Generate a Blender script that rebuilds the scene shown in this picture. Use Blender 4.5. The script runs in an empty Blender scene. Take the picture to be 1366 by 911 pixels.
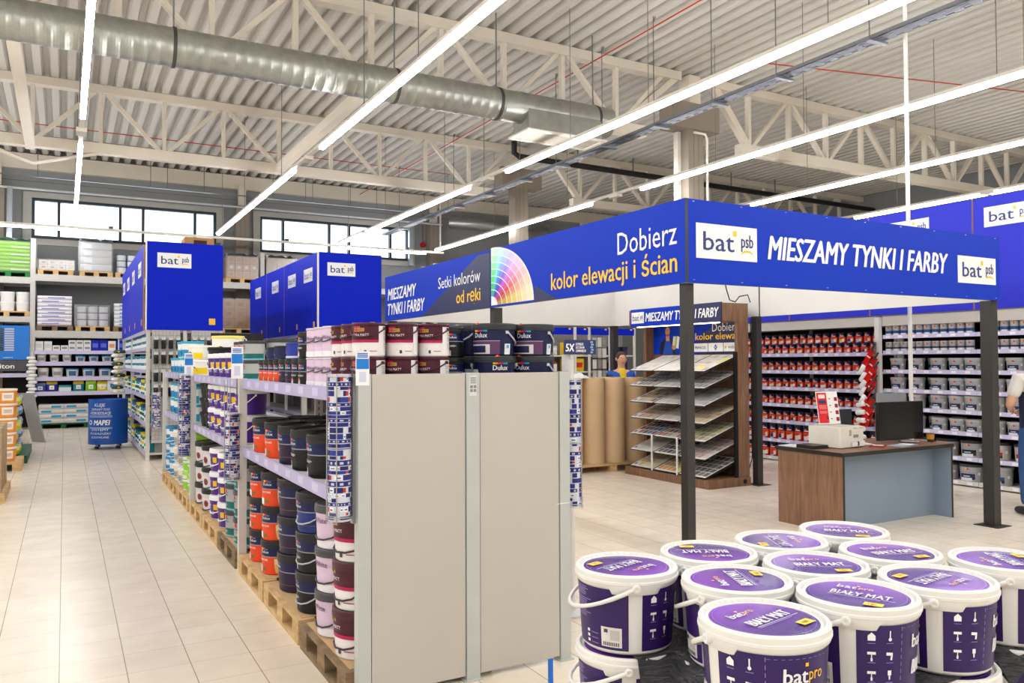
import bpy, math, random
from mathutils import Vector, Matrix
random.seed(7)
S = bpy.context.scene
COL = S.collection
PI = math.pi
# ---------------------------------------------------------------- camera
FPX, YAW, PITCH, ROLL, EYE = 1065.0, 0.511, 0.0245, -0.004, 1.65
cam_data = bpy.data.cameras.new('camera')
cam_data.sensor_width = 36.0
cam_data.lens = 36.0 * FPX / 1366.0
cam_data.clip_end = 200
cam_ob = bpy.data.objects.new('camera', cam_data)
COL.objects.link(cam_ob)
_f = Vector((math.sin(YAW) * math.cos(PITCH), math.cos(YAW) * math.cos(PITCH), math.sin(PITCH)))
_r = Vector((math.cos(YAW), -math.sin(YAW), 0)); _u = _r.cross(_f)
_r2 = math.cos(ROLL) * _r + math.sin(ROLL) * _u
_u2 = -math.sin(ROLL) * _r + math.cos(ROLL) * _u
_m = Matrix((_r2, _u2, -_f)).transposed().to_4x4(); _m.translation = (0, 0, EYE)
cam_ob.matrix_world = _m
S.camera = cam_ob
# ---------------------------------------------------------------- light and exposure
W = bpy.data.worlds.new('overcast_sky'); S.world = W
W.use_nodes = True
_bg = W.node_tree.nodes['Background']
_bg.inputs[0].default_value = (0.86, 0.93, 1.0, 1); _bg.inputs[1].default_value = 3.0
S.view_settings.view_transform = 'Standard'
S.view_settings.look = 'None'
S.view_settings.gamma = 1
S.view_settings.use_curve_mapping = False
S.view_settings.exposure = 0.0
LED_STRENGTH = 34.0
LED_COLOUR = (0.985, 0.985, 1.0)
# ---------------------------------------------------------------- materials
def lin(c):
    if isinstance(c, str):
        c = c.lstrip('#'); c = tuple(int(c[i:i + 2], 16) / 255 for i in (0, 2, 4))
    return tuple(x / 12.92 if x <= 0.04045 else ((x + 0.055) / 1.055) ** 2.4 for x in c[:3])
MATS = {}
def newmat(name):
    m = bpy.data.materials.new(name); m.use_nodes = True
    nt = m.node_tree
    return m, nt, nt.nodes['Principled BSDF']
def print_mat(name, rough, metal=0.0, spec=0.5, var=0.06, scale=9.0, coat=0.0):
    """colours come from the face colour attribute; a faint noise keeps the surface from being flat"""
    m, nt, b = newmat(name)
    a = nt.nodes.new('ShaderNodeAttribute'); a.attribute_name = 'Col'
    n = nt.nodes.new('ShaderNodeTexNoise'); n.inputs['Scale'].default_value = scale
    tc = nt.nodes.new('ShaderNodeTexCoord'); nt.links.new(tc.outputs['Object'], n.inputs['Vector'])
    mr = nt.nodes.new('ShaderNodeMapRange')
    mr.inputs['To Min'].default_value = 1 - var; mr.inputs['To Max'].default_value = 1 + var
    nt.links.new(n.outputs['Fac'], mr.inputs['Value'])
    mx = nt.nodes.new('ShaderNodeVectorMath'); mx.operation = 'SCALE'
    nt.links.new(a.outputs['Color'], mx.inputs[0]); nt.links.new(mr.outputs['Result'], mx.inputs['Scale'])
    nt.links.new(mx.outputs['Vector'], b.inputs['Base Color'])
    b.inputs['Roughness'].default_value = rough; b.inputs['Metallic'].default_value = metal
    b.inputs['Specular IOR Level'].default_value = spec
    if coat: b.inputs['Coat Weight'].default_value = coat
    MATS[name] = m
print_mat('plastic', 0.4, spec=0.35)
print_mat('gloss', 0.2)
print_mat('matte', 0.7, spec=0.3)
print_mat('card', 0.85, spec=0.2, var=0.12)
print_mat('paintmetal', 0.45)
print_mat('steel', 0.32, metal=0.9, var=0.1)
print_mat('panel', 0.42, var=0.03, scale=3)
print_mat('concrete', 0.85, spec=0.2, var=0.14, scale=2.2)
def wood_mat(name, c1, c2, scale=3.0, stretch=(14, 14, 1), rough=0.5):
    m, nt, b = newmat(name)
    tc = nt.nodes.new('ShaderNodeTexCoord'); mp = nt.nodes.new('ShaderNodeMapping')
    mp.inputs['Scale'].default_value = stretch
    nt.links.new(tc.outputs['Object'], mp.inputs['Vector'])
    n = nt.nodes.new('ShaderNodeTexNoise'); n.inputs['Scale'].default_value = scale; n.inputs['Detail'].default_value = 5
    n.inputs['Distortion'].default_value = 0.6
    nt.links.new(mp.outputs['Vector'], n.inputs['Vector'])
    r = nt.nodes.new('ShaderNodeValToRGB')
    r.color_ramp.elements[0].position = 0.32; r.color_ramp.elements[1].position = 0.68
    r.color_ramp.elements[0].color = (*lin(c1), 1); r.color_ramp.elements[1].color = (*lin(c2), 1)
    nt.links.new(n.outputs['Fac'], r.inputs['Fac']); nt.links.new(r.outputs['Color'], b.inputs['Base Color'])
    b.inputs['Roughness'].default_value = rough
    MATS[name] = m
wood_mat('walnut', '#6e4c36', '#8f6a4e')
wood_mat('walnut_h', '#6e4c36', '#8f6a4e', stretch=(1.2, 1.2, 16))
wood_mat('pine', '#bf9a66', '#dcbb88', scale=2.5, stretch=(3, 3, 9), rough=0.8)
wood_mat('pine_old', '#6f5a43', '#9a8060', scale=2.5, stretch=(3, 3, 9), rough=0.85)
def emit_mat(name, col, s):
    m, nt, b = newmat(name)
    b.inputs['Base Color'].default_value = (0.9, 0.9, 0.9, 1)
    b.inputs['Emission Color'].default_value = (*col, 1); b.inputs['Emission Strength'].default_value = s
    MATS[name] = m
emit_mat('led', LED_COLOUR, LED_STRENGTH)
emit_mat('led_small', (1.0, 0.93, 0.8), 7.0)
def glass_mat(name, tint, mixf=0.08, rough=0.05):
    m, nt, b = newmat(name)
    t = nt.nodes.new('ShaderNodeBsdfTransparent'); t.inputs[0].default_value = (*tint, 1)
    g = nt.nodes.new('ShaderNodeBsdfGlossy'); g.inputs['Roughness'].default_value = rough
    mx = nt.nodes.new('ShaderNodeMixShader'); mx.inputs[0].default_value = mixf
    nt.links.new(t.outputs[0], mx.inputs[1]); nt.links.new(g.outputs[0], mx.inputs[2])
    nt.links.new(mx.outputs[0], nt.nodes['Material Output'].inputs[0])
    MATS[name] = m
glass_mat('window_glass', (0.93, 0.97, 0.98))
glass_mat('film', (0.9, 0.92, 0.94), 0.22, 0.25)
glass_mat('acrylic', (0.93, 0.94, 0.95), 0.1, 0.1)
def black_film():
    m, nt, b = newmat('black_film')
    n = nt.nodes.new('ShaderNodeTexNoise'); n.inputs['Scale'].default_value = 14; n.inputs['Detail'].default_value = 4
    bp = nt.nodes.new('ShaderNodeBump'); bp.inputs['Strength'].default_value = 0.9; bp.inputs['Distance'].default_value = 0.03
    nt.links.new(n.outputs['Fac'], bp.inputs['Height']); nt.links.new(bp.outputs['Normal'], b.inputs['Normal'])
    b.inputs['Base Color'].default_value = (*lin('#3a393c'), 1); b.inputs['Roughness'].default_value = 0.3
    MATS['black_film'] = m
black_film()
def duct_mat():
    m, nt, b = newmat('galvanised')
    tc = nt.nodes.new('ShaderNodeTexCoord')
    n = nt.nodes.new('ShaderNodeTexNoise'); n.inputs['Scale'].default_value = 7; n.inputs['Detail'].default_value = 6
    nt.links.new(tc.outputs['Object'], n.inputs['Vector'])
    r = nt.nodes.new('ShaderNodeValToRGB')
    r.color_ramp.elements[0].color = (*lin('#8d8f88'), 1); r.color_ramp.elements[1].color = (*lin('#b4b5ac'), 1)
    nt.links.new(n.outputs['Fac'], r.inputs['Fac']); nt.links.new(r.outputs['Color'], b.inputs['Base Color'])
    w = nt.nodes.new('ShaderNodeTexWave'); w.inputs['Scale'].default_value = 9.0; w.wave_profile = 'SIN'
    nt.links.new(tc.outputs['Object'], w.inputs['Vector'])
    bp = nt.nodes.new('ShaderNodeBump'); bp.inputs['Strength'].default_value = 0.06; bp.inputs['Distance'].default_value = 0.02
    nt.links.new(w.outputs['Fac'], bp.inputs['Height']); nt.links.new(bp.outputs['Normal'], b.inputs['Normal'])
    b.inputs['Metallic'].default_value = 0.75; b.inputs['Roughness'].default_value = 0.36
    MATS['galvanised'] = m
duct_mat()
def tile_mat():
    m, nt, b = newmat('floor_tiles')
    N, L = nt.nodes.new, nt.links.new
    tc = N('ShaderNodeTexCoord'); sp = N('ShaderNodeSeparateXYZ'); L(tc.outputs['Object'], sp.inputs[0])
    def math_(op, a, bb=None):
        x = N('ShaderNodeMath'); x.operation = op
        for i, v in enumerate((a, bb)):
            if v is None: continue
            if isinstance(v, (int, float)): x.inputs[i].default_value = v
            else: L(v, x.inputs[i])
        return x.outputs[0]
    T = 0.315
    u = math_('DIVIDE', math_('ADD', sp.outputs[0], 0.01), T); v = math_('DIVIDE', math_('ADD', sp.outputs[1], -5.36), T)
    def seam(w, half):   # 1 on the joint
        d = math_('ABSOLUTE', math_('SUBTRACT', math_('FRACT', math_('ADD', w, 0.5)), 0.5))
        return math_('LESS_THAN', d, half / T)
    su, sv = seam(u, 0.0024), seam(v, 0.0018)
    cb = N('ShaderNodeCombineXYZ'); L(math_('FLOOR', u), cb.inputs[0]); L(math_('FLOOR', v), cb.inputs[1])
    wn = N('ShaderNodeTexWhiteNoise'); wn.noise_dimensions = '2D'; L(cb.outputs[0], wn.inputs['Vector'])
    sc = N('ShaderNodeTexNoise'); sc.inputs['Scale'].default_value = 5; sc.inputs['Detail'].default_value = 5; L(tc.outputs['Object'], sc.inputs['Vector'])
    f = math_('ADD', math_('MULTIPLY', wn.outputs['Value'], 0.2), math_('MULTIPLY', sc.outputs['Fac'], 0.8))
    r = N('ShaderNodeValToRGB')
    r.color_ramp.elements[0].color = (*lin('#e4d6c1'), 1); r.color_ramp.elements[1].color = (*lin('#f0e4d2'), 1)
    r.color_ramp.elements[0].position = 0.25; r.color_ramp.elements[1].position = 0.75
    L(f, r.inputs['Fac'])
    def mix(fac, a, col):
        x = N('ShaderNodeMix'); x.data_type = 'RGBA'; L(fac, x.inputs[0]); L(a, x.inputs[6]); x.inputs[7].default_value = (*lin(col), 1)
        return x.outputs[2]
    c = mix(sv, r.outputs['Color'], '#bfae97'); c = mix(su, c, '#9a9079')
    L(c, b.inputs['Base Color'])
    rr = N('ShaderNodeMapRange'); rr.inputs['To Min'].default_value = 0.2; rr.inputs['To Max'].default_value = 0.3
    L(sc.outputs['Fac'], rr.inputs['Value']); L(rr.outputs[0], b.inputs['Roughness'])
    MATS['floor_tiles'] = m
tile_mat()
def plain(name, col, rough=0.6, metal=0.0, scale=3.0, var=0.05, bump=0.0, bscale=40, spec=0.5):
    m, nt, b = newmat(name)
    tc = nt.nodes.new('ShaderNodeTexCoord')
    n = nt.nodes.new('ShaderNodeTexNoise'); n.inputs['Scale'].default_value = scale; n.inputs['Detail'].default_value = 4
    nt.links.new(tc.outputs['Object'], n.inputs['Vector'])
    r = nt.nodes.new('ShaderNodeValToRGB'); c = lin(col)
    r.color_ramp.elements[0].color = (*[x * (1 - var) for x in c], 1); r.color_ramp.elements[1].color = (*[min(1, x * (1 + var)) for x in c], 1)
    nt.links.new(n.outputs['Fac'], r.inputs['Fac']); nt.links.new(r.outputs['Color'], b.inputs['Base Color'])
    b.inputs['Roughness'].default_value = rough; b.inputs['Metallic'].default_value = metal; b.inputs['Specular IOR Level'].default_value = spec
    if bump:
        n2 = nt.nodes.new('ShaderNodeTexNoise'); n2.inputs['Scale'].default_value = bscale; nt.links.new(tc.outputs['Object'], n2.inputs['Vector'])
        bp = nt.nodes.new('ShaderNodeBump'); bp.inputs['Strength'].default_value = bump; bp.inputs['Distance'].default_value = 0.01
        nt.links.new(n2.outputs['Fac'], bp.inputs['Height']); nt.links.new(bp.outputs['Normal'], b.inputs['Normal'])
    MATS[name] = m
plain('roof_sheet', '#cac6bd', 0.55)
plain('cream_steel', '#d8cfbe', 0.5)
plain('wall_grey', '#8b8d8d', 0.85)
plain('wall_white', '#d9d7d2', 0.8)
plain('column_concrete', '#8a7f72', 0.85, var=0.1)
plain('blue_board', '#0220be', 0.5, spec=.12)
plain('violet_board', '#2f35c0', .5, spec=.2)
plain('blue_fascia', '#0a35b8', 0.5, spec=.15)
plain('black_steel', '#2e2b28', 0.5)
plain('cork_paper', '#d6b68e', 0.85, var=0.08)
plain('skin', '#d9a585', 0.55)
# ---------------------------------------------------------------- mesh builder
TXT = {}
def text_polys(body, bold=0.0, shear=0.0, space=1.0):
    """letters as flat polygons with height-1 capitals, lower left at the origin: (verts, faces, width)"""
    key = (body, bold, shear, space)
    if key in TXT: return TXT[key]
    cu = bpy.data.curves.new('lettering', 'FONT')
    cu.body = body; cu.size = 1.0; cu.resolution_u = 2; cu.offset = 0.0; cu.shear = shear; cu.space_character = space
    cu.fill_mode = 'FRONT'
    ob = bpy.data.objects.new('lettering', cu)
    me = ob.to_mesh()
    vs = [tuple(v.co[:2]) for v in me.vertices]; fs = [tuple(p.vertices) for p in me.polygons]
    ob.to_mesh_clear(); bpy.data.objects.remove(ob); bpy.data.curves.remove(cu)
    if not vs: vs = [(0, 0)]; fs = []
    x0 = min(v[0] for v in vs); x1 = max(v[0] for v in vs)
    cap = 0.72
    vs = [((v[0] - x0) / cap, v[1] / cap) for v in vs]
    TXT[key] = (vs, fs, (x1 - x0) / cap)
    return TXT[key]

class MB:
    def __init__(s):
        s.v = []; s.f = []; s.m = []; s.c = []; s.sm = []; s.mats = []
    def face(s, pts, m, smooth=False):
        """m is a material name, or (material name, colour)"""
        i = len(s.v); s.v.extend(tuple(p) for p in pts)
        s._f(tuple(range(i, i + len(pts))), m, smooth)
    def _f(s, idx, m, smooth=False):
        c = (1, 1, 1)
        if isinstance(m, tuple): m, c = m; c = lin(c)
        if m not in s.mats: s.mats.append(m)
        s.f.append(idx); s.m.append(s.mats.index(m)); s.c.append(c); s.sm.append(smooth)
    def grid(s, rows, m, smooth=True, close=False):
        """rows of equal length; m may be a function (i, j) -> material"""
        b = len(s.v); n = len(rows[0])
        for r in rows: s.v.extend(tuple(p) for p in r)
        for i in range(len(rows) - 1):
            for j in range(n if close else n - 1):
                k = (j + 1) % n
                s._f((b + i * n + j, b + i * n + k, b + (i + 1) * n + k, b + (i + 1) * n + j), m(i, j) if callable(m) else m, smooth)
    def bx(s, x0, x1, y0, y1, z0, z1, m, skip=''):
        P = [(x0, y0, z0), (x1, y0, z0), (x1, y1, z0), (x0, y1, z0), (x0, y0, z1), (x1, y0, z1), (x1, y1, z1), (x0, y1, z1)]
        b = len(s.v); s.v.extend(P)
        F = {'b': (3, 2, 1, 0), 't': (4, 5, 6, 7), 's': (0, 1, 5, 4), 'n': (2, 3, 7, 6), 'e': (1, 2, 6, 5), 'w': (3, 0, 4, 7)}
        for k, q in F.items():
            if k not in skip: s._f(tuple(b + i for i in q), m[k] if isinstance(m, dict) and k in m else m['*'] if isinstance(m, dict) else m)
        return s
    def rbx(s, c, size, m, rot=0.0, r=0.0, tilt=0.0):
        """box with rounded vertical edges, turned by rot about z"""
        hx, hy, hz = (d / 2 for d in size)
        pts = []
        if r <= 0: pts = [(-hx, -hy), (hx, -hy), (hx, hy), (-hx, hy)]
        else:
            for (sx, sy, a0) in ((1, -1, -PI / 2), (1, 1, 0), (-1, 1, PI / 2), (-1, -1, PI)):
                for k in range(4):
                    a = a0 + k * PI / 6; pts.append((sx * (hx - r) + r * math.cos(a), sy * (hy - r) + r * math.sin(a)))
        ca, sa = math.cos(rot), math.sin(rot); ct, st = math.cos(tilt), math.sin(tilt)
        def T(x, y, z):
            y, z = y * ct - z * st, y * st + z * ct
            return (c[0] + x * ca - y * sa, c[1] + x * sa + y * ca, c[2] + z)
        lo = [T(x, y, -hz) for x, y in pts]; hi = [T(x, y, hz) for x, y in pts]
        n = len(pts)
        for i in range(n):
            j = (i + 1) % n; s.face([lo[i], lo[j], hi[j], hi[i]], m)
        s.face(hi, m); s.face(lo[::-1], m)
        return s
    def lathe(s, prof, m, n=24, c=(0, 0, 0), soft=False, squash=1.0):
        """prof: (r, z) from bottom up; m one material or one per segment; hard edges between segments"""
        def ring(r, z): return [(c[0] + r * math.cos(2 * PI * k / n), c[1] + squash * r * math.sin(2 * PI * k / n), c[2] + z) for k in range(n)]
        if soft:
            s.grid([ring(*p) for p in prof], m, True, True); return s
        for i in range(len(prof) - 1):
            mm = m[i] if isinstance(m, list) else m
            (r0, z0), (r1, z1) = prof[i], prof[i + 1]
            if r0 < 1e-6: s.face(ring(r1, z1)[::-1] if z1 <= z0 + 1e-9 else ring(r1, z1)[::-1], mm)
            elif r1 < 1e-6: s.face(ring(r0, z0), mm)
            else: s.grid([ring(r0, z0), ring(r1, z1)], mm, abs(z1 - z0) > 1e-5, True)
        return s
    def tube(s, path, r, m, n=6, closed=False, cap=True):
        P = [Vector(p) for p in path]; k = len(P); rows = []
        up = None
        for i in range(k):
            a = P[i - 1] if i > 0 else (P[-1] if closed else P[0]); b = P[(i + 1) % k] if (i < k - 1 or closed) else P[i]
            d = (b - a).normalized()
            if up is None: up = Vector((0, 0, 1)) if abs(d.z) < 0.9 else Vector((1, 0, 0))
            x = d.cross(up).normalized(); up = x.cross(d).normalized()
            rr = r[i] if isinstance(r, (list, tuple)) else r
            rows.append([P[i] + rr * (math.cos(2 * PI * j / n) * x + math.sin(2 * PI * j / n) * up) for j in range(n)])
        if closed: rows.append(rows[0])
        s.grid([r_[::-1] for r_ in rows], m, True, True)
        if cap and not closed: s.face(rows[0], m); s.face(rows[-1][::-1], m)
        return s
    def patch(s, a0, a1, z0, z1, rf, m, off=0.0012, step=15):
        """printed area on a round wall, angles in degrees; rf(z) is the radius there"""
        n = max(1, round((a1 - a0) / step)); ang = [math.radians(a0 + (a1 - a0) * k / n) for k in range(n + 1)]
        s.grid([[((rf(z) + off) * math.cos(a), (rf(z) + off) * math.sin(a), z) for a in ang] for z in (z0, z1)], m)
        return s
    def text(s, body, fn, h, m, bold=0.0, shear=0.0, sx=1.0, align=0.5, space=1.0, width=None):
        """letters h high set by fn(u, v) -> point; align 0 left, 0.5 centre, 1 right; width squeezes the line to that length"""
        vs, fs, w = text_polys(body, 0.0, shear, space)
        if width: sx = width / (w * h)
        lay = 0
        for dx, dy in (((0, 0),) if not bold else ((-bold, -bold * .3), (0, bold * .3), (bold, -bold * .3))):
            o = fn(0, 0); nn = (Vector(fn(.001, 0)) - Vector(o)).cross(Vector(fn(0, .001)) - Vector(o)).normalized() * (.0004 * lay); lay += 1
            b = len(s.v); s.v.extend(tuple(Vector(fn((x + dx / max(sx, .4) - w * align) * h * sx, (y + dy) * h)) + nn) for x, y in vs)
            for f in fs: s._f(tuple(b + i for i in f), m)
        return s
    def poly(s, pts, fn, m):
        s.face([fn(*p) for p in pts], m)
    def build(s, name, parent=None, loc=None, rot=None):
        me = bpy.data.meshes.new(name)
        me.from_pydata(s.v, [], s.f)
        for k in s.mats: me.materials.append(MATS[k])
        me.polygons.foreach_set('material_index', s.m)
        me.polygons.foreach_set('use_smooth', s.sm)
        ca = me.color_attributes.new('Col', 'FLOAT_COLOR', 'CORNER')
        buf = []
        for f, c in zip(s.f, s.c): buf.extend((*c, 1.0) * len(f))
        ca.data.foreach_set('color', buf)
        me.validate(clean_customdata=False)
        ob = bpy.data.objects.new(name, me); COL.objects.link(ob)
        if parent is not None: ob.parent = parent
        if loc is not None: ob.location = loc
        if rot is not None: ob.rotation_euler = (0, 0, rot)
        return ob
def plane(o, x, y, off=0.0):
    """fn(u, v) on the plane through o with unit directions x and y, lifted off it by off"""
    o, x, y = Vector(o), Vector(x).normalized(), Vector(y).normalized(); n = x.cross(y)
    return lambda u, v: o + u * x + v * y + off * n
def cyl(rf, a, z, off=0.002):
    """fn(u, v) round a wall: centred on angle a (degrees), base line z"""
    ar = math.radians(a)
    def fn(u, v):
        r = rf(z + v) + off; t = ar + u / r
        return (r * math.cos(t), r * math.sin(t), z + v)
    return fn
def tag(o, label=None, cat=None, group=None, kind=None):
    if label: o['label'] = label
    if cat: o['category'] = cat
    if group: o['group'] = group
    if kind: o['kind'] = kind
    return o
def thing(name, label, cat, loc=(0, 0, 0), rz=0.0, group=None):
    o = bpy.data.objects.new(name, None); COL.objects.link(o); o.empty_display_size = 0.1
    o.location = loc; o.rotation_euler = (0, 0, rz)
    return tag(o, label, cat, group)
KIDS = {}
def dup(root, loc, rz=None, label=None, group=None):
    """a copy of a thing with copies of its parts and sub-parts"""
    if not KIDS or root.name not in KIDS:
        KIDS[root.name] = [(c, list(c.children)) for c in root.children]
    r = root.copy(); COL.objects.link(r); r.location = loc
    if rz is not None: r.rotation_euler = (0, 0, rz)
    if label: r['label'] = label
    if group: r['group'] = group
    for ch, gs in KIDS[root.name]:
        c = ch.copy(); COL.objects.link(c); c.parent = r
        for g in gs:
            d = g.copy(); COL.objects.link(d); d.parent = c
    return r
class Proto:
    """first placed call moves the built thing itself, later calls copy it"""
    def __init__(s, root): s.root = root; s.used = False
    def put(s, loc, rz=0.0, label=None, group=None):
        if s.used: return dup(s.root, loc, rz, label, group)
        s.used = True; s.root.location = loc; s.root.rotation_euler = (0, 0, rz)
        if label: s.root['label'] = label
        if group: s.root['group'] = group
        return s.root
def struct(name, mb, **k):
    return tag(mb.build(name, **k), kind='structure')
ORD = ['first', 'second', 'third', 'fourth', 'fifth', 'sixth', 'seventh', 'eighth', 'ninth', 'tenth', 'eleventh', 'twelfth', 'thirteenth', 'fourteenth',
       'fifteenth', 'sixteenth', 'seventeenth', 'eighteenth', 'nineteenth', 'twentieth', 'twenty-first', 'twenty-second', 'twenty-third', 'twenty-fourth']
# ---------------------------------------------------------------- the setting
XL, XR, YF, YB, ZR = -9.5, 23.5, -9.0, 24.4, 7.15
mb = MB(); mb.bx(XL, XR, YF, YB, -0.2, 0, 'floor_tiles'); struct('floor', mb)
# back wall with two window openings
WZ0, WZ1 = 4.94, 6.0
WIN = [(-0.78, 3.82), (5.06, 9.80)]
mb = MB()
xs = [XL, WIN[0][0], WIN[0][1], WIN[1][0], WIN[1][1], XR]
for i in range(5):
    if i % 2 == 0: mb.bx(xs[i], xs[i + 1], YB, YB + 0.3, 0, 7.5, 'wall_grey')
    else:
        mb.bx(xs[i], xs[i + 1], YB, YB + 0.3, 0, WZ0, 'wall_grey'); mb.bx(xs[i], xs[i + 1], YB, YB + 0.3, WZ1, 7.5, 'wall_grey')
struct('wall_back', mb)
mb = MB(); mb.bx(XL - 0.3, XL, YF, YB, 0, 7.5, 'wall_white'); struct('wall_left', mb)
mb = MB(); mb.bx(XR, XR + 0.3, YF, YB, 0, 7.5, 'wall_grey'); struct('wall_right', mb)
mb = MB(); mb.bx(XL, XR, YF - 0.3, YF, 0, 7.5, 'wall_white'); struct('wall_front', mb)
DARKF = ('paintmetal', '#24313a')
for wi, (a, b) in enumerate(WIN):
    L = b - a
    cuts = [0, .135, .455, .58, .875, 1.0] if wi == 0 else [0, .145, .445, .58, .87, 1.0]
    fr = MB()
    for z in (WZ0, WZ1 - 0.07): fr.bx(a, b, YB - 0.02, YB + 0.12, z, z + 0.07, DARKF)
    for c in cuts:
        x = a + c * L; x = min(max(x, a + 0.035), b - 0.035)
        fr.bx(x - 0.035, x + 0.035, YB - 0.02, YB + 0.12, WZ0 + 0.07, WZ1 - 0.07, DARKF)
    w = struct('window_%d' % (wi + 1), fr)
    for c0, c1 in zip(cuts, cuts[1:]):
        g = MB(); g.face([(a + c0 * L, YB + 0.06, WZ0), (a + c1 * L, YB + 0.06, WZ0), (a + c1 * L, YB + 0.06, WZ1), (a + c0 * L, YB + 0.06, WZ1)], 'window_glass')
        g.build('pane', w)
    tr = MB(); cs = ('paintmetal', '#a9a79f')
    for x0, x1 in ((a - 0.2, a), (b, b + 0.2)): tr.bx(x0, x1, YB - 0.06, YB, WZ0 - 0.18, WZ1 + 0.15, cs)
    tr.bx(a, b, YB - 0.06, YB, WZ0 - 0.18, WZ0 - 0.02, cs); tr.bx(a, b, YB - 0.06, YB, WZ1, WZ1 + 0.15, cs)
    struct('trim_%d' % (wi + 1), tr)
# horizontal joint in the wall panels and the edge beam under the roof
mb = MB(); mb.bx(XL, XR, YB - 0.16, YB, 6.72, 7.12, 'cream_steel'); struct('trim_3', mb)
mb = MB(); mb.bx(XL, XR, YB - 0.012, YB, 6.42, 6.435, ('matte', '#6e7071')); struct('trim_4', mb)
# corrugated roof deck, ribs along y
mb = MB(); pts = []; x = XL; P = 0.28
while x < XR:
    pts += [(x, 0.0), (x + 0.115, 0.0), (x + 0.155, 0.13), (x + 0.24, 0.13)]; x += P
mb.grid([[(px, y, ZR + pz) for px, pz in pts] for y in (YF, 2, 5.6, 11.65, 17.7, YB)], 'roof_sheet', False)
mb.bx(XL, XR, YF, YB, ZR + 0.2, ZR + 0.3, 'roof_sheet')
struct('ceiling', mb)
# columns
def column(x, y, w, d, top, cap, n):
    mb = MB(); mb.bx(x - w / 2, x + w / 2, y - d / 2, y + d / 2, 0, top, 'column_concrete')
    for sx in (-0.06, 0.06): mb.bx(x + sx - .004, x + sx + .004, y - d / 2 - .003, y - d / 2, 0, top, ('concrete', '#6f665c'))
    if cap:
        mb.bx(x - w / 2 - 0.4, x + w / 2 + 0.4, y - d / 2 - 0.02, y + d / 2 + 0.02, top - 0.5, top, 'column_concrete')
        mb.bx(x - w / 2 + .05, x + w / 2 - .05, y - .15, y + .15, top, top + 0.55, 'cream_steel')
    struct('column_%d' % n, mb)
for i, (x, y) in enumerate(((11.14, 5.6), (10.48, 11.65), (10.13, 17.7))): column(x, y, 0.38, 0.34, 6.55 if i else 7.1, i > 0, i + 1)
for i, x in enumerate((-1.55, 4.5, 10.6, 16.6)):
    column(x, YB - 0.2, 0.36, 0.36, 6.2, False, i + 4)
    mb = MB(); mb.bx(x - 0.1, x + 0.1, YB - 0.3, YB - 0.1, 6.2, 6.8, 'cream_steel'); struct('trim_%d' % (i + 5), mb)
mb = MB(); mb.bx(10.2, 10.28, 11.68, 11.8, 0, 6.03, ('paintmetal', '#d8d2c6')); mb.build('x').name = 'column_conduit'
tag(bpy.data.objects['column_conduit'], 'pale cable duct running up the side of the thick concrete column', 'cable duct')
tag(MB().tube([(10.4, 11.44, 5.98), (10.68, 11.44, 5.98), (10.72, 11.44, 5.9), (10.72, 11.44, 0.0)], 0.025, ('paintmetal', '#e3ddd0'), 8).build('conduit_pipe'),
    'thin white conduit bent over the front of the thick column', 'pipe')
# roof trusses
def seg(mb, a, b, w, m):
    mb.tube([a, b], w, m, 4)
def truss(label, xa, xb, y, nodes_b, ends, ca, cb, phase):
    """top chord xa..xb, bottom chord ca..cb; bottom nodes at nodes_b, top nodes half way between them"""
    t = thing('roof_truss', label, 'roof truss', (xa, y, 0), group='white steel roof trusses')
    zb, zt = 5.78, 7.0; m = 'cream_steel'
    MB().bx(0, xb - xa, -0.1, 0.1, zt - 0.02, zt + 0.14, m).build('top_chord', t)
    MB().bx(ca - xa, cb - xa, -0.1, 0.1, zb, zb + 0.2, m).build('bottom_chord', t)
    nb = [n - xa for n in nodes_b]; h = 1.16
    for n in nb:
        for x in (n, n + h):
            if 0.2 < x < xb - xa - 0.2 and ca - xa - .01 <= x <= cb - xa + .01: MB().bx(x - .035, x + .035, -.05, .05, zb + .2, zt - .02, m).build('vertical', t)
        for s in (-1, 1):
            if -0.05 <= n + s * h <= xb - xa + 0.05:
                d = MB(); x0, x1 = n + s * .08, n + s * (h - .1)
                d.face([(x0 - .05, -.05, zb + .19), (x0 + .05, -.05, zb + .19), (x1 + .05, -.05, zt), (x1 - .05, -.05, zt)], m)
                d.face([(x0 - .05, .05, zb + .19), (x0 + .05, .05, zb + .19), (x1 + .05, .05, zt), (x1 - .05, .05, zt)], m)
                for e in (-.05, .05): d.face([(x0 + e, -.05, zb + .19), (x0 + e, .05, zb + .19), (x1 + e, .05, zt), (x1 + e, -.05, zt)], m)
                d.build('diagonal', t)
    for e, z0 in ends:
        d = MB(); x0 = e - xa
        xt = (xb - xa - .12) if e > (xa + xb) / 2 else .12
        s = 1 if xt > x0 else -1
        for yy in (-.06, .06): d.face([(x0 - .09, yy, z0), (x0 + .09, yy, z0), (xt + .09, yy, zt), (xt - .09, yy, zt)], m)
        for ee in (-.09, .09): d.face([(x0 + ee, -.06, z0), (x0 + ee, .06, z0), (xt + ee, .06, zt), (xt + ee, -.06, zt)], m)
        d.build('end_diagonal', t)
    return t
NB = [1.75 + 2.32 * k for k in range(-5, 4)]
NR = [12.03 + 2.3 * k for k in range(0, 5)]
truss('white lattice roof truss running left from the far thick column, windows below it', XL, 10.2, 17.7, NB, [(8.8, 5.95)], XL, 9.35, 0)
truss('white lattice roof truss running left from the nearer thick column, behind the big air duct', XL, 10.2, 11.65, NB, [(8.8, 5.95)], XL, 9.35, 0)
truss('white lattice roof truss running right from the nearer thick column, above the front light rows', 11.0, XR, 11.65, NR, [(12.0, 5.95)], 11.75, XR, 0)
truss('white lattice roof truss running right from the far column, behind the black pipe', 11.0, XR, 17.7, NR, [(12.0, 5.95)], 11.75, XR, 0)
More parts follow.
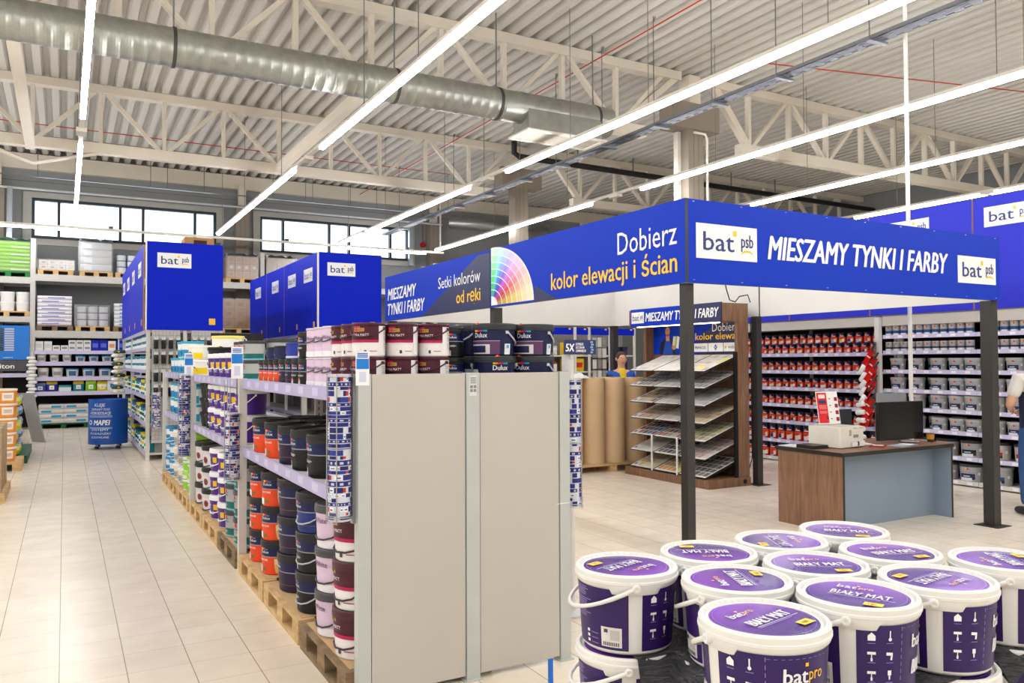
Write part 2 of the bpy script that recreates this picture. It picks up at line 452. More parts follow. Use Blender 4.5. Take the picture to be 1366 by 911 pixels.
# ties between the trusses
for lab, x, z in (('cream steel tie beam by the end of the air duct run, over the far left aisle', -0.6, 5.70), ('cream steel tie beam crossing the duct between the two left trusses', 4.07, 5.80)):
    tag(MB().bx(x - .075, x + .075, 11.75, 17.6, z, z + .17, 'cream_steel').build('tie_beam'), lab, 'beam', 'tie beams', 'structure')
mb = MB()
tag(MB().tube([(-1.5, 17.62, 5.78), (-0.55, 17.6, 5.45), (0.55, 17.62, 5.78)], .04, 'cream_steel', 4).build('beam_brace'), 'small cream steel brace hanging under the truss at far left', 'brace', kind='structure')
# air duct
DY, DZ, DR = 11.0, 5.70, 0.245
t = thing('air_duct', 'large round galvanised ventilation duct hanging across the ceiling', 'air duct', (-9.4, DY, DZ))
d = MB(); L = 8.05 + 9.4
def ringx(x, r, n=32): return [(x, r * math.cos(2 * PI * k / n), r * math.sin(2 * PI * k / n)) for k in range(n)]
rows = [ringx(0, DR)]; x = 0.07
while x < L - 2.0:
    rows += [ringx(x - .012, DR), ringx(x, DR + .006), ringx(x + .012, DR)]; x += 0.15
rows += [ringx(L - 1.75, DR)]
d.grid(rows, 'galvanised', True, True)
d.grid([ringx(L - 1.75, DR + .004), ringx(L, DR + .004)], 'galvanised', True, True)
d.grid([ringx(L, DR + .004), ringx(L + .02, DR - .03), ringx(L + .02, .001)], 'galvanised', True, True)
d.build('duct_body', t)
for k, hx in enumerate((1.19, 4.2, 5.9, 7.75)):
    c = MB(); hx += 9.4
    c.grid([ringx(hx - .022, DR + .012), ringx(hx + .022, DR + .012)], ('paintmetal', '#3b3a37'), True, True)
    for s in (-.022, .022): c.grid([ringx(hx + s, DR + .012), ringx(hx + s, DR)], ('paintmetal', '#3b3a37'), True, True)
    c = c.build('clamp', t)
    MB().tube([(hx, 0, DR), (hx, 0, ZR - DZ)], .012, ('steel', '#8e9498'), 6).build('hanger_rod', c)
b = MB(); x0, x1 = 6.35 + 9.4, 7.75 + 9.4; G = 'galvanised'
b.face([(x0, -.24, -.05), (x1, -.24, -.05), (x1, -.26, -.4), (x0, -.26, -.4)], G); b.face([(x0, .24, -.05), (x1, .24, -.05), (x1, .26, -.4), (x0, .26, -.4)], G)
for xx in (x0, x1): b.face([(xx, -.24, -.05), (xx, .24, -.05), (xx, .26, -.4), (xx, -.26, -.4)], G)
b = b.build('outlet_box', t)
g = MB(); cr = ('paintmetal', '#d9d2c4'); x0 -= .06; x1 += .06
g.bx(x0, x1, -.32, -.25, -.43, -.4, cr); g.bx(x0, x1, .25, .32, -.43, -.4, cr); g.bx(x0, x0 + .07, -.25, .25, -.43, -.4, cr); g.bx(x1 - .07, x1, -.25, .25, -.43, -.4, cr)
for k in range(16): g.bx(x0 + .07, x1 - .07, -.25 + k * .031, -.25 + k * .031 + .018, -.42, -.4, ('paintmetal', '#c9c1b1'))
g.build('grille', b)
# cable tray along the columns
t = thing('cable_tray', 'perforated galvanised cable tray running past the thick columns under the roof', 'cable tray', (8.3, 0, 5.4))
tr = MB(); st = ('steel', '#8e9299')
tr.bx(-.1, -.094, -3, 22.5, 0, .05, st); tr.bx(.094, .1, -3, 22.5, 0, .05, st)
for k in range(4): tr.bx(-.1 + k * .06, -.1 + k * .06 + .022, -3, 22.5, 0, .004, st)
for k in range(127): tr.bx(-.1, .1, -3 + k * .2, -3 + k * .2 + .1, 0, .005, st)
for k in range(5): tr.tube([(-.07 + k * .03, -3, .018), (-.07 + k * .03, 22.5, .018)], .011, ('plastic', '#b9b7d8' if k % 2 else '#8f8f96'), 5)
tr.build('tray', t)
for y in (3.2, 4.6, 6.0, 7.4, 8.6, 9.9, 11.3, 12.8, 14.2, 15.8, 17.4, 19.2, 21):
    b = MB(); b.bx(-.16, .16, y - .03, y + .03, -.03, 0, st); b.tube([(-.14, y, 0), (-.14, y, ZR - 5.4)], .008, ('steel', '#7f858a'), 5)
    b.tube([(-.14, y, ZR - 5.5), (-.09, y, ZR - 5.38)], .012, st, 4); b.build('hanger', t)
# black pipe and red lines near the roof
t = thing('waste_pipe', 'black pipe running right from the far thick column under the roof', 'pipe', (0, 17.15, 0))
MB().tube([(9.7, 0, 7.1), (9.7, 0, 6.82), (9.85, 0, 6.74), (23.4, 0, 6.62)], .075, ('plastic', '#1b1a1a'), 10).build('pipe_run', t)
for x in (11.6, 13.4, 15.2, 17, 18.8):
    MB().tube([(x, 0, 6.75), (x, 0, 7.14)], .02, ('steel', '#85898c'), 5).build('pipe_hanger', t)
for lab, p in (('thin red line under the roof sheets near the cable tray', [(8.05, 1, 6.9), (8.05, 24.1, 6.9)]),
               ('thin red line running across under the roof sheets beyond the air duct', [(-9, 20.3, 6.9), (9.4, 20.3, 6.9)]),
               ('thin red line running across under the roof nearer than the air duct', [(-9, 8.4, 6.95), (3.2, 8.4, 6.95)]),
               ('thin red line crossing the roof sheets over the front light rows', [(10.5, 10.2, 6.95), (20, 7.9, 6.95)])):
    tag(MB().tube(p, .012, ('plastic', '#c0392b'), 5).build('sprinkler_line'), lab, 'cable', 'red lines under the roof')
tag(MB().tube([(-9, 20.8, 6.75), (10.2, 20.8, 6.75)], .035, ('paintmetal', '#8d8578'), 6).build('ceiling_pipe'), 'grey brown pipe under the roof behind the far left truss', 'pipe')
tag(MB().tube([(11.1, 24.0, 6.25), (11.8, 23.6, 6.2), (13.0, 23.4, 6.1), (14.2, 23.7, 6.35), (15, 24.2, 6.4)], [.17, .19, .16, .18, .17], ('steel', '#b9bcc0'), 10).build('flexible_duct'), 'crumpled silver flexible duct above the long blue sign', 'duct')
# conduits on the back wall
t = thing('conduit_run', 'long white conduit run along the back wall over the windows', 'conduit', (0, YB - 0.46, 6.14))
MB().tube([(-9.4, 0, 0), (10.8, 0, 0)], .03, ('paintmetal', '#c9ccd2'), 6).build('conduit', t)
for x in (-1.25, 9.7):
    MB().bx(x - .06, x + .06, -.05, .1, -1.4, 0, ('steel', '#b3bcc6')).build('drop', t)
t = thing('cable_rail', 'thin galvanised rail hung on wires before the back wall', 'cable rail', (0, 22.4, 6.15))
MB().bx(-9.4, 10, -.03, .03, 0, .03, st).build('rail', t)
for x in (-.6, 1.9, 2.3, 3.2, 5.0, 5.9, 6.1, 7.2, 8.0): MB().tube([(x, 0, 0), (x, 0, 1.0)], .008, ('steel', '#70767a'), 4).build('wire', t)
t = thing('alarm_bell', 'small red alarm sounder on the back wall right of the windows', 'alarm', (10.3, YB, 5.5))
MB().lathe([(.001, 0), (.1, 0), (.1, .05), (.06, .09), (.001, .09)], ('plastic', '#b3161b'), 16).build('sounder', t).rotation_euler = (PI / 2, 0, 0)
MB().tube([(0, -.02, .08), (0, -.02, 1.2)], .012, ('plastic', '#a52422'), 5).build('cable', t)
tag(MB().tube([(10.1, 22.5, 5.035), (10.1, 22.5, 7.14)], .03, ('paintmetal', '#cfcbc2'), 6).build('drop_pipe'), 'pale pole dropping to the end of the cross light', 'pole')
# ---------------------------------------------------------------- lamps
WHITE = ('paintmetal', '#e8e3d6')
def led_row(name, label, x, spans, y0, y1, z=5.0, wires=()):
    t = thing('linear_light', label, 'light', (x, 0, z), group='long ceiling light rows')
    MB().bx(-.03, .03, y0, y1, .05, .1, WHITE).build('trunk_rail', t)
    for a, b in spans:
        m = MB(); m.bx(-.034, .034, a, b, -.012, .05, {'*': 'led', 't': WHITE}); m.build('lamp_tube', t)
    for y in wires: MB().tube([(0, y, .1), (0, y, ZR - z)], .007, ('steel', '#8a8a86'), 4).build('wire', t)
    for (a, b), (c, d) in zip(spans, spans[1:]):
        MB().bx(-.07, .07, (b + c) / 2 - .14, (b + c) / 2 + .14, .0, .06, WHITE).build('end_box', t)
    return t
G1, G2 = 12.35, 14.05
wr = (2.5, 5.5, 8.4, 10.3, 15, 18.5, 21.4)
led_row('', 'long ceiling light row over the tiled aisle, ending before the first window', 0.19, [(-8, G1), (G2, 21.9)], -8, 22.3, wires=wr)
led_row('', 'long ceiling light row pointing at the wall pier between the two windows', 3.5, [(-8, G1), (G2, 22.0)], -8, 22.3, wires=wr)
led_row('', 'long ceiling light row passing left of the thick column beside the cable tray', 6.83, [(-8, G1), (13.85, 19.9), (20.0, 22.1)], -8, 22.3, wires=wr)
led_row('', 'long ceiling light row crossing before the thick column above Dobierz', 9.85, [(-8, G1), (G2, 22.3)], -8, 22.3, wires=wr)
led_row('', 'ceiling light row whose end hangs over the first white plate of the front sign', 12.98, [(-8, 12.5)], -8, 14, wires=(4.5, 8.3, 11))
led_row('', 'short light row ending over the tall purple blue boards', 16.38, [(-8, 9.3), (9.4, 12.5)], -8, 14, wires=(5, 8, 11.4))
for x in (-3.1, -6.35): led_row('', 'unseen light row added as fill beyond the left edge of the sales floor' if x > -4 else 'unseen light row added as fill nearest the left wall', x, [(-8, G1), (G2, 22)], -8, 22.3)  # two unseen rows, repeating the row spacing, added as fill light
t = thing('linear_light', 'cross light row under the windows on the back wall', 'light', (0, 22.5, 4.95), group='long ceiling light rows')
MB().bx(-9, 10.2, -.03, .03, .02, .08, WHITE).build('trunk_rail', t)
for a, b in ((-9, .25), (6.9, 9.6)): MB().bx(a, b, -.03, .03, -.03, .02, {'*': 'led', 't': WHITE}).build('lamp_tube', t)
for x in (1.0, 5.4, 9.0): MB().bx(x - .05, x + .05, -.05, .05, .08, .14, ('plastic', '#56585a')).build('coupling', t)
for lab, x, y, z in (('thin white rod hanging from the roof to the second front light row', 11.0, 8.0, 5.1), ):
    pass
# ---------------------------------------------------------------- product kinds
def spectrum(mb, fn, s, m='plastic'):
    """the little waving colour ribbon over the paint maker's name"""
    cols = ('#f2d21a', '#f59a1c', '#e8361f', '#d81f57', '#7a3fa0', '#1f8fd0', '#19b5b0')
    def top(t): return .30 * math.sin(t * PI * 1.6 + .2) + .32 + .12 * t
    for k, c in enumerate(cols):
        a, b = k / 7, (k + 1) / 7
        mb.face([fn((a - .5) * s, .05 * s), fn((b - .5) * s, .05 * s), fn((b - .5) * s, (top(b)) * s), fn((a - .5) * s, (top(a)) * s)], (m, c))
def brush(mb, fn, s):
    for p, c in ((((-.1, 0), (.12, .04), (.02, .62), (-.22, .56)), '#e9b96a'), (((-.2, .56), (.04, .62), (-.02, 1.0), (-.22, .95)), '#f0d9a0')):
        mb.face([fn(x * s, y * s) for x, y in p], ('plastic', c))
def round_tub(name, label, cat, r0, r1, h, bands, lid=None, lid_h=.035, handle=None, deco=None, rim=None, n=24, body='plastic', hback=1):
    """thing > body, lid, handle. bands: (height fraction, colour) from the bottom; deco(mb, rf, h) prints the wall. The print faces -y."""
    t = thing(name, label, cat)
    rf = lambda z: r0 + (r1 - r0) * z / h
    b = MB(); prof = [(0.001, 0), (r0 - .006, 0), (r0, .006)]; ms = [(body, bands[0][1])] * 2
    z = .006
    for fr, c in bands:
        z1 = fr * h; prof.append((rf(z1), z1)); ms.append((body, c)); z = z1
    if not lid:
        prof += [(r1 - .008, h), (r1 - .008, h - .008), (.001, h - .008)]; ms += [(body, rim or bands[-1][1])] * 3
    b.lathe(prof, ms, n)
    if deco: deco(b, rf, h)
    b.build('body', t)
    if lid:
        l = MB(); R = r1 + .004; lm = ('plastic', lid)
        l.lathe([(r1 - .003, h - lid_h), (R, h - lid_h + .002), (R + .002, h - lid_h * .45), (R, h - lid_h * .42), (R, h), (R - .004, h + .005), (R - .014, h + .005), (R - .018, h - .002), (.001, h - .002)], lm, n)
        l.build('lid', t)
    if handle:
        hc, droop = handle; hm = MB(); k = 12; zp = h - (lid_h if lid else .012) - .012; R = rf(zp) + .005
        pts = []
        for i in range(k + 1):
            a = PI * i / k
            out = math.sin(a) * R * 1.02
            pts.append((R * math.cos(a), hback * -out * math.cos(droop) * 1.0 - (.004), zp - math.sin(a) * math.sin(droop) * R * 1.05))
        # keep the bail outside the wall
        q = []
        for x, y, zz in pts:
            d = math.hypot(x, y); need = rf(max(0, zz)) + .007
            if d < need: x, y = (x / d * need, y / d * need) if d > 1e-6 else (0, -need)
            q.append((x, y, zz))
        hm.tube([(x, hback * -abs(y), zz) for x, y, zz in q], .004 if r1 < .11 else .0052, ('plastic', hc), 5)
        for sx in (-1, 1): hm.lathe([(.001, -.008), (.008, -.008), (.008, .008), (.001, .008)], ('plastic', hc), 8, (sx * (R + .001), -.003, zp))
        hm.build('handle', t)
    return t
NAVY, BLACKL, GREYW = '#10164a', '#222224', '#c9c9cc'
def deco_dulux(lower, kind):
    def f(b, rf, h):
        b.patch(-165, -15, .53 * h, .555 * h, rf, ('plastic', '#9a9aa8'))
        spectrum(b, cyl(rf, -90, .73 * h, .003), .07 * h / .25)
        b.text('Dulux', cyl(rf, -90, .645 * h, .003), .085 * h, ('plastic', '#f4f4f4'), bold=.02, width=.085 * h / .25)
        if kind == 'orange':
            brush(b, cyl(rf, -42, .06 * h, .003), .11 * h / .25)
            b.text('EASYCARE', cyl(rf, -95, .42 * h, .003), .055 * h, ('plastic', '#ffffff'), bold=.02)
            b.patch(-128, -106, .07 * h, .26 * h, rf, ('plastic', '#f2f2f2'), .003); b.patch(-98, -88, .12 * h, .22 * h, rf, ('plastic', '#2f8a3c'), .003)
        else:
            b.text('EASYCARE+' if kind == 'black' else 'MATT', cyl(rf, -100, .36 * h, .003), .065 * h, ('plastic', '#e8e8ee'), bold=.02)
            b.patch(-140, -125, .06 * h, .22 * h, rf, ('plastic', '#e9edf2'), .003); b.patch(-140, -125, .04 * h, .06 * h, rf, ('plastic', '#39a3de'), .004)
            if kind == 'black':
                b.patch(-118, -95, .06 * h, .24 * h, rf, ('plastic', '#d6dade'), .003); b.patch(-113, -100, .17 * h, .3 * h, rf, ('plastic', '#e0562f'), .004)
            else: b.patch(-100, -30, .2 * h, .205 * h, rf, ('plastic', '#b08a3a'), .003)
    return f
LOW = {'black': '#101013', 'purple': '#241535', 'orange': '#e84a1c', 'blue': '#1c2f78'}
def dulux(name, kind, r, h, cat='paint tub', handle=None, taper=.93):
    return round_tub(name, '', cat, r * taper, r, h, [(.54, LOW[kind]), (1.0, NAVY)], BLACKL, .045 * h / .25 + .004, handle, deco_dulux(LOW[kind], kind))
def deco_lilac(b, rf, h):
    b.text('Ever White', cyl(rf, -95, .60 * h, .003), .13 * h, ('plastic', '#5e3f66'), bold=.015)
    b.patch(-160, -20, .0 + .02 * h, .21 * h, rf, ('plastic', '#efeaf0'), .002)
    for a in (-120, -100): b.text('O', cyl(rf, a, .08 * h, .004), .07 * h, ('plastic', '#9d8fa3'))
def deco_magnat(b, rf, h):
    b.patch(-150, -30, .52 * h, .9 * h, rf, ('plastic', '#4a1226'), .0015)
    b.patch(-125, -95, .74 * h, .92 * h, rf, ('plastic', '#c4175f'), .003); b.patch(-150, -30, .43 * h, .51 * h, rf, ('plastic', '#b3154f'), .003)
    f = cyl(rf, -100, .76 * h, .004); w = .062 * h / .17
    b.face([f(-w / 2, 0), f(0, 0), f(w / 2, 0), f(w / 2, .10 * h), f(0, .10 * h), f(-w / 2, .10 * h)], ('plastic', '#c79b3b'))
    b.text('MAGNAT', cyl(rf, -100, .785 * h, .006), .055 * h, ('plastic', '#3b1020'), bold=.03)
    b.text('ULTRA MATT', cyl(rf, -98, .62 * h, .004), .075 * h, ('plastic', '#f2e9ee'), bold=.02)
    b.text('1', cyl(rf, -90, .2 * h, .004), .05 * h, ('plastic', '#c23b6f')); b.patch(-80, -72, .1 * h, .2 * h, rf, ('plastic', '#3c3c40'), .003)
    b.patch(-62, -36, .16 * h, .18 * h, rf, ('plastic', '#a02a3a'), .003)
    # white side label with small print
    b.patch(-28, 30, .05 * h, .93 * h, rf, ('plastic', '#e9e6e4'), .0015)
    for k, zz in enumerate((.74, .7, .66, .6, .56, .52, .48, .4, .36, .3, .24)): b.patch(-5, 25, zz * h, (zz + .015) * h, rf, ('plastic', '#9f9a98'), .003)
    for a in (-8, 12): b.patch(a, a + 8, .8 * h, .87 * h, rf, ('plastic', '#7a5a30'), .003)
def deco_bat(b, rf, h):
    b.patch(-160, 130, .05 * h, .82 * h, rf, ('plastic', '#4a2482'), .0025)
    b.text('bat', cyl(rf, -95, .58 * h, .004), .13 * h, ('plastic', '#f2f0f5'), bold=.03)
    b.text('BIAŁY MAT', cyl(rf, -92, .22 * h, .004), .14 * h, ('plastic', '#f2f0f5'), bold=.03, shear=.15, sx=.62)
    b.patch(-70, -50, .42 * h, .66 * h, rf, ('plastic', '#e8b91e'), .004)
def deco_grey(b, rf, h):
    b.patch(-165, 30, .1 * h, .36 * h, rf, ('plastic', '#15665f'), .002); b.patch(-165, 30, .04 * h, .1 * h, rf, ('plastic', '#7ac3dd'), .002)
    spectrum(b, cyl(rf, -95, .68 * h, .004), .075 * h / .23)
    b.text('Dulux', cyl(rf, -95, .585 * h, .004), .09 * h, ('plastic', '#2a2f3a'), bold=.02)
    b.text('MATT', cyl(rf, -95, .47 * h, .004), .05 * h, ('plastic', '#54585c')); b.text('PRO', cyl(rf, -100, .2 * h, .004), .08 * h, ('plastic', '#e8efee'), bold=.02)
def deco_whiteblack(b, rf, h):
    b.patch(-150, -30, .08 * h, .6 * h, rf, ('plastic', '#dcdcdf'), .002)
    f = cyl(rf, -70, .2 * h, .004); ring = [(.035 * math.cos(k * PI / 6), .035 + .035 * math.sin(k * PI / 6)) for k in range(12)]
    b.face([f(*p) for p in ring], ('plastic', '#b8242c')); b.face([cyl(rf, -70, .2 * h, .006)(x * .6, .035 + (y - .035) * .6) for x, y in ring], ('plastic', '#4a4a50'))
def deco_green(b, rf, h):
    b.patch(-150, -30, .1 * h, .5 * h, rf, ('plastic', '#8fd12b'), .002); b.patch(-150, -30, .62 * h, .66 * h, rf, ('plastic', '#3b8a2a'), .003)
    b.patch(-128, -100, .2 * h, .4 * h, rf, ('plastic', '#f4f6f0'), .004)
def deco_cyan(b, rf, h):
    b.patch(-150, -30, .08 * h, .5 * h, rf, ('plastic', '#1f8fc4'), .002); b.patch(-150, -95, .5 * h, .62 * h, rf, ('plastic', '#2aa6c9'), .003)
    b.patch(-110, -80, .2 * h, .4 * h, rf, ('plastic', '#103a74'), .004)
def deco_plainlabel(b, rf, h):
    b.patch(-140, -40, .15 * h, .6 * h, rf, ('plastic', '#b9b5ac'), .002)
    for k in range(5): b.patch(-130, -60, (.2 + k * .07) * h, (.225 + k * .07) * h, rf, ('plastic', '#6a6660'), .004)
def deco_yellow(b, rf, h):
    b.patch(-165, 0, .1 * h, .5 * h, rf, ('plastic', '#f0cf1d'), .002)
    f = cyl(rf, -75, .28 * h, .004); R = .3 * h
    b.face([f(R * math.cos(k * PI / 8), R * math.sin(k * PI / 8)) for k in range(9)], ('plastic', '#23337f'))
    f = cyl(rf, -75, .28 * h, .006)
    b.face([f(0, 0)] + [f(R * math.cos(k * PI / 8), R * math.sin(k * PI / 8)) for k in range(4, 9)], ('plastic', '#f0cf1d'))
    b.text('11', cyl(rf, -118, .2 * h, .006), .2 * h, ('plastic', '#2b3d8a'), bold=.03)
# ---------------------------------------------------------------- the white shelf block by the aisle
SX0, SX1 = 1.24, 2.46
SHELF = ('paintmetal', '#d6d3cd'); RAIL = ('plastic', '#b7b1d6'); RAIL2 = ('plastic', '#cfcae6'); BOARD = ('panel', '#c0bab0'); FRAME = ('paintmetal', '#bcc0bb')
def shelf_bay(label, y0, y1, posts):
    t = thing('shelf_unit', label, 'shelf unit', (SX0, y0, 0), group='bays of the long paint shelf block')
    W_, L_ = SX1 - SX0, y1 - y0
    for z in (1.50, .965):
        s = MB(); s.bx(.02, W_ - .02, .03, L_, z - .035, z, SHELF); s = s.build('shelf_board', t)
        for x in (-.004, W_ - .012):
            r = MB(); r.bx(x, x + .016, .035, L_ - .005, z - .058, z + .016, RAIL)
            k = 0.06
            while k < L_ - .2:
                xx = (x - .0015) if x < .5 else x + .016; r.bx(xx, xx + .0015, k, k + .12, z - .042, z + .004, RAIL2); k += .31
            r.build('price_rail', s)
    for y in posts:
        for x in (-.03, W_ / 2 - .03, W_ - .03):
            p = MB(); p.bx(x, x + .06, y - .025, y + .025, 0, 1.52 if x < .1 or x > 1 else 1.5, SHELF)
            if abs(x - W_ / 2 + .03) < .01:
                for k in range(24): p.bx(x + .022, x + .03, y - .0265, y - .025, .2 + k * .05, .225 + k * .05, ('matte', '#4a4a48'))
            p.build('post', t)
    return t
bayA = shelf_bay('white shelf bay with the pale end panel, navy and orange paint tubs on it', 3.74, 6.6, (2.86,))
shelf_bay('second white shelf bay from the pale end panel, purple tubs on it', 6.6, 9.4, (2.8,))
shelf_bay('third white shelf bay from the pale end panel, blue and green tubs on it', 9.4, 12.2, (2.8,))
e = MB()
for x0, x1 in ((.072, .576), (.664, 1.150)): e.bx(x0, x1, 0, .016, .03, 1.588, BOARD)
e = e.build('end_panel', bayA)
for x0, x1 in ((0, .066), (.582, .658), (1.156, 1.22)):
    q = MB(); q.bx(x0, x1, -.006, .05, 0, 1.59, FRAME); q.bx(x0 - .01, x1 + .012, -.02, .05, 0, .008, FRAME)
    q = q.build('panel_post', bayA)
    if x0 > .1 and x0 < 1:
        l = MB(); l.bx(.598, .64, -.008, -.006, 1.47, 1.575, ('card', '#d9d8d6'))
        for k in range(4): l.bx(.602 + (k % 2) * .02, .617 + (k % 2) * .02, -.009, -.008, 1.49 + (k // 2) * .02, 1.505 + (k // 2) * .02, ('card', '#8b8b8e'))
        for k in range(5): l.bx(.604, .636, -.009, -.008, 1.535 + k * .007, 1.538 + k * .007, ('card', '#77777a'))
        l.build('sticker', q)
MB().bx(1.135, 1.215, -.0075, -.006, .86, .864, ('plastic', '#efefec')).build('tie', bayA)
# strip dispensers: curved printed sleeves held in wire hoops
def dispenser(label, x, y, z0, z1, r, rz, seed, tail=0.0):
    rnd = random.Random(seed)
    t = thing('strip_dispenser', label, 'dispenser', (x, y, z0), rz, 'printed sleeve dispensers on the shelf posts'); H = z1 - z0
    s = MB(); rf = lambda z: r
    s.patch(-180, 180, 0, H, rf, ('plastic', '#d4d5de'), 0, 15); s.lathe([(.001, 0), (r, 0)], ('plastic', '#b9bac0'), 24); s.lathe([(r, H), (.001, H)], ('plastic', '#c9cad2'), 24)
    z = .01; row = 0
    while z < H - .02:
        hh = rnd.choice((.018, .022, .03)); a = -180 + rnd.randint(0, 1) * 15
        while a < 165:
            w = rnd.choice((15, 30, 30, 45)); w = min(w, 180 - a); c = rnd.random()
            if row % 4 == 3:
                s.patch(a, a + w, z, z + hh * .85, rf, ('plastic', '#252c74'), .001); s.patch(a + w * .3, a + w * .7, z + hh * .2, z + hh * .6, rf, ('plastic', '#c9cbe0'), .002)
            elif c < .56: s.patch(a, a + w, z, z + hh * .85, rf, ('plastic', rnd.choice(('#252c74', '#2b3a92', '#1f2560'))), .001)
            elif c < .8:
                s.patch(a + 2, a + w - 2, z + .003, z + hh * .8, rf, ('plastic', '#f0f0f4'), .001); s.patch(a + w * .25, a + w * .75, z + hh * .3, z + hh * .5, rf, ('plastic', '#30388a'), .002)
            elif c < .9: s.patch(a, a + min(w, 15), z + .002, z + hh * .8, rf, ('plastic', '#c8322e'), .001)
            a += w
        z += hh; row += 1
    s.build('sleeve', t)
    w = MB(); wire = ('steel', '#b9bcc0'); R = r + .008
    for zz in (.02, H * .5, H - .012): w.tube([(R * math.cos(k * PI / 10), R * math.sin(k * PI / 10), zz) for k in range(20)], .003, wire, 4, True)
    for a in (-150, -90, -30, 90): w.tube([(R * math.cos(math.radians(a)), R * math.sin(math.radians(a)), -.004), (R * math.cos(math.radians(a)), R * math.sin(math.radians(a)), H + tail)], .003, wire, 4)
    w.build('wire_holder', t)
    l = MB(); l.grid([[((r + .011) * math.cos(a), (r + .011) * math.sin(a), z) for a in [math.radians(-165 + 15 * k) for k in range(11)]] for z in (-.01, .055)], ('acrylic')); l.build('tray_lip', t)
    m = MB(); m.bx(-.02, .02, r + .004, r + .03, -.02, H + tail, ('steel', '#a9acae')); m.build('bracket', t)
    return t
dispenser('blue and white printed sleeve dispenser beside the pale end panel on the aisle side', 1.166, 3.79, .885, 1.59, .055, math.radians(-90), 3)
dispenser('blue and white printed sleeve dispenser on the second shelf post along the aisle', 1.166, 6.6, .72, 1.25, .055, math.radians(-90), 4, .26)
dispenser('blue and white printed sleeve dispenser on the third shelf post along the aisle', 1.155, 9.4, .62, 1.52, .06, math.radians(-90), 5)
dispenser('blue and white printed sleeve dispenser between the pale end panel and the brown rolls', 2.535, 3.83, .82, 1.545, .055, math.radians(90), 6)
def price_card(label, x, y, z, w, h):
    t = thing('price_card', label, 'price card', (x, y, z), group='price cards on the shelf posts')
    c = MB(); c.bx(-w / 2, w / 2, -.002, .002, 0, h, ('card', '#f2f2f2')); c.bx(-w * .46, w * .46, -.0035, -.002, h * .48, h * .78, ('card', '#2f7fd0'))
    c.text('BAT', plane((0, -.004, h * .55), (1, 0, 0), (0, 0, 1), .001), h * .12, ('card', '#ffffff'), bold=.02) if False else None
    for k in range(3): c.bx(-w * .38, w * .38, -.0035, -.002, h * (.82 + .05 * k), h * (.85 + .05 * k), ('card', '#3a6fc4'))
    c.bx(-w * .25, w * .25, -.0035, -.002, h * .1, h * .4, ('card', '#cfd3e6')); c.build('card', t)
    MB().bx(-.006, .006, 0, .006, -.12, .02, ('steel', '#aaaaaa')).build('clip', t)
price_card('white and blue card standing on the end panel corner before maroon cans', 1.262, 3.735, 1.535, .068, .165)
price_card('white and blue card on the second shelf post along the aisle', 1.19, 6.56, 1.52, .09, .25)
price_card('white and blue card on the third shelf post along the aisle', 1.19, 9.36, 1.50, .09, .25)
tag(MB().bx(2.165, 2.19, 3.49, 3.50, 0, .13, ('plastic', '#1f6fd0')).build('floor_strip'), 'thin bright blue plastic strip standing before the pale end panel', 'strip')
# pallets
def pallet(label, x0, y0, y1, old=False, depth=.8, sheet=True, h=.144):
    t = thing('wooden_pallet', label, 'pallet', (x0, y0, 0), group='wooden pallets along the paint shelf'); L = y1 - y0
    w = 'pine_old' if old else 'pine'
    for x in (0, depth / 2 - .05, depth - .1):
        for y in (0, L / 2 - .07, L - .14): MB().bx(x, x + .1, y, y + .14, .022, .1, w).build('block', t)
        MB().bx(x, x + .1, 0, L, 0, .022, w).build('bottom_board', t)
    for y in (0, L / 2 - .07, L - .14): MB().bx(0, depth, y, y + .14, .1, .122, w).build('stringer', t)
    for x in (0, .175, .35, .525, depth - .1): MB().bx(x, x + .1, 0, L, .122, .144, w).build('top_board', t)
    if sheet: MB().bx(.03, depth - .03, .03, L - .03, .1445, .1475, ('card', '#c9a67c')).build('card_sheet', t)
PY = [(3.80, 4.66, True), (4.70, 5.62, False), (5.66, 6.54, False), (6.68, 7.5, True), (7.54, 8.42, False), (8.46, 9.34, False), (9.48, 10.36, False), (10.4, 11.26, False), (11.3, 12.12, False)]
PL = ['darker old pallet under lilac and maroon buckets beside the end panel', 'pale pine pallet under the stacked navy buckets', 'pale pine pallet under the stacked orange tubs',
      'old pallet under grey tubs in the second shelf bay', 'pallet under purple tubs in the second shelf bay', 'pallet under the white tubs with black lids',
      'pallet under green and white tubs in the third shelf bay', 'pallet under plain white tubs in the third shelf bay', 'pallet under blue and white tubs at the far shelf end']
for (a, b, o), lab in zip(PY, PL): pallet(lab, 1.2, a, b, o)
# ---- goods on this block
FACE = math.radians(-90 + 6)
def stack(proto, x, y, z0, n, dz, rz, desc, group, words_=('bottom', 'middle', 'top')):
    for k in range(n):
        w = '' if n == 1 else (', ' + (words_[k] if n == 3 else ('lower' if k == 0 else 'upper')) + ' one')
        proto.put((x, y, z0 + k * dz), rz + random.uniform(-.12, .12), desc + w, group)
P = {}
def K(key, make):
    if key not in P: P[key] = Proto(make())
    return P[key]
fl = .149
stack(K('magbig', lambda: round_tub('paint_bucket', '', 'paint bucket', .135, .148, .24, [(.44, '#e9e6e4'), (1, '#3a0f22')], '#4d2030', .04, ('#3a2430', 1.1), deco_magnat)), 1.36, 4.03, fl, 3, .243, FACE, 'maroon and white paint bucket beside the pale end panel', 'maroon buckets')
stack(K('lilbig', lambda: round_tub('paint_bucket', '', 'paint bucket', .135, .148, .235, [(.2, '#e9e2ea'), (1, '#d9c0d8')], '#4b4b4d', .042, ('#3f3f41', 1.0), deco_lilac)), 1.37, 4.40, fl, 3, .238, FACE, 'lilac paint bucket with dark handle on the pallet', 'lilac buckets')
stack(K('navblk', lambda: dulux('paint_tub', 'black', .148, .235, handle=('#b9bcc4', .9))), 1.38, 4.86, fl, 2, .238, FACE, 'navy and black paint tub on the pallet', 'navy tubs')
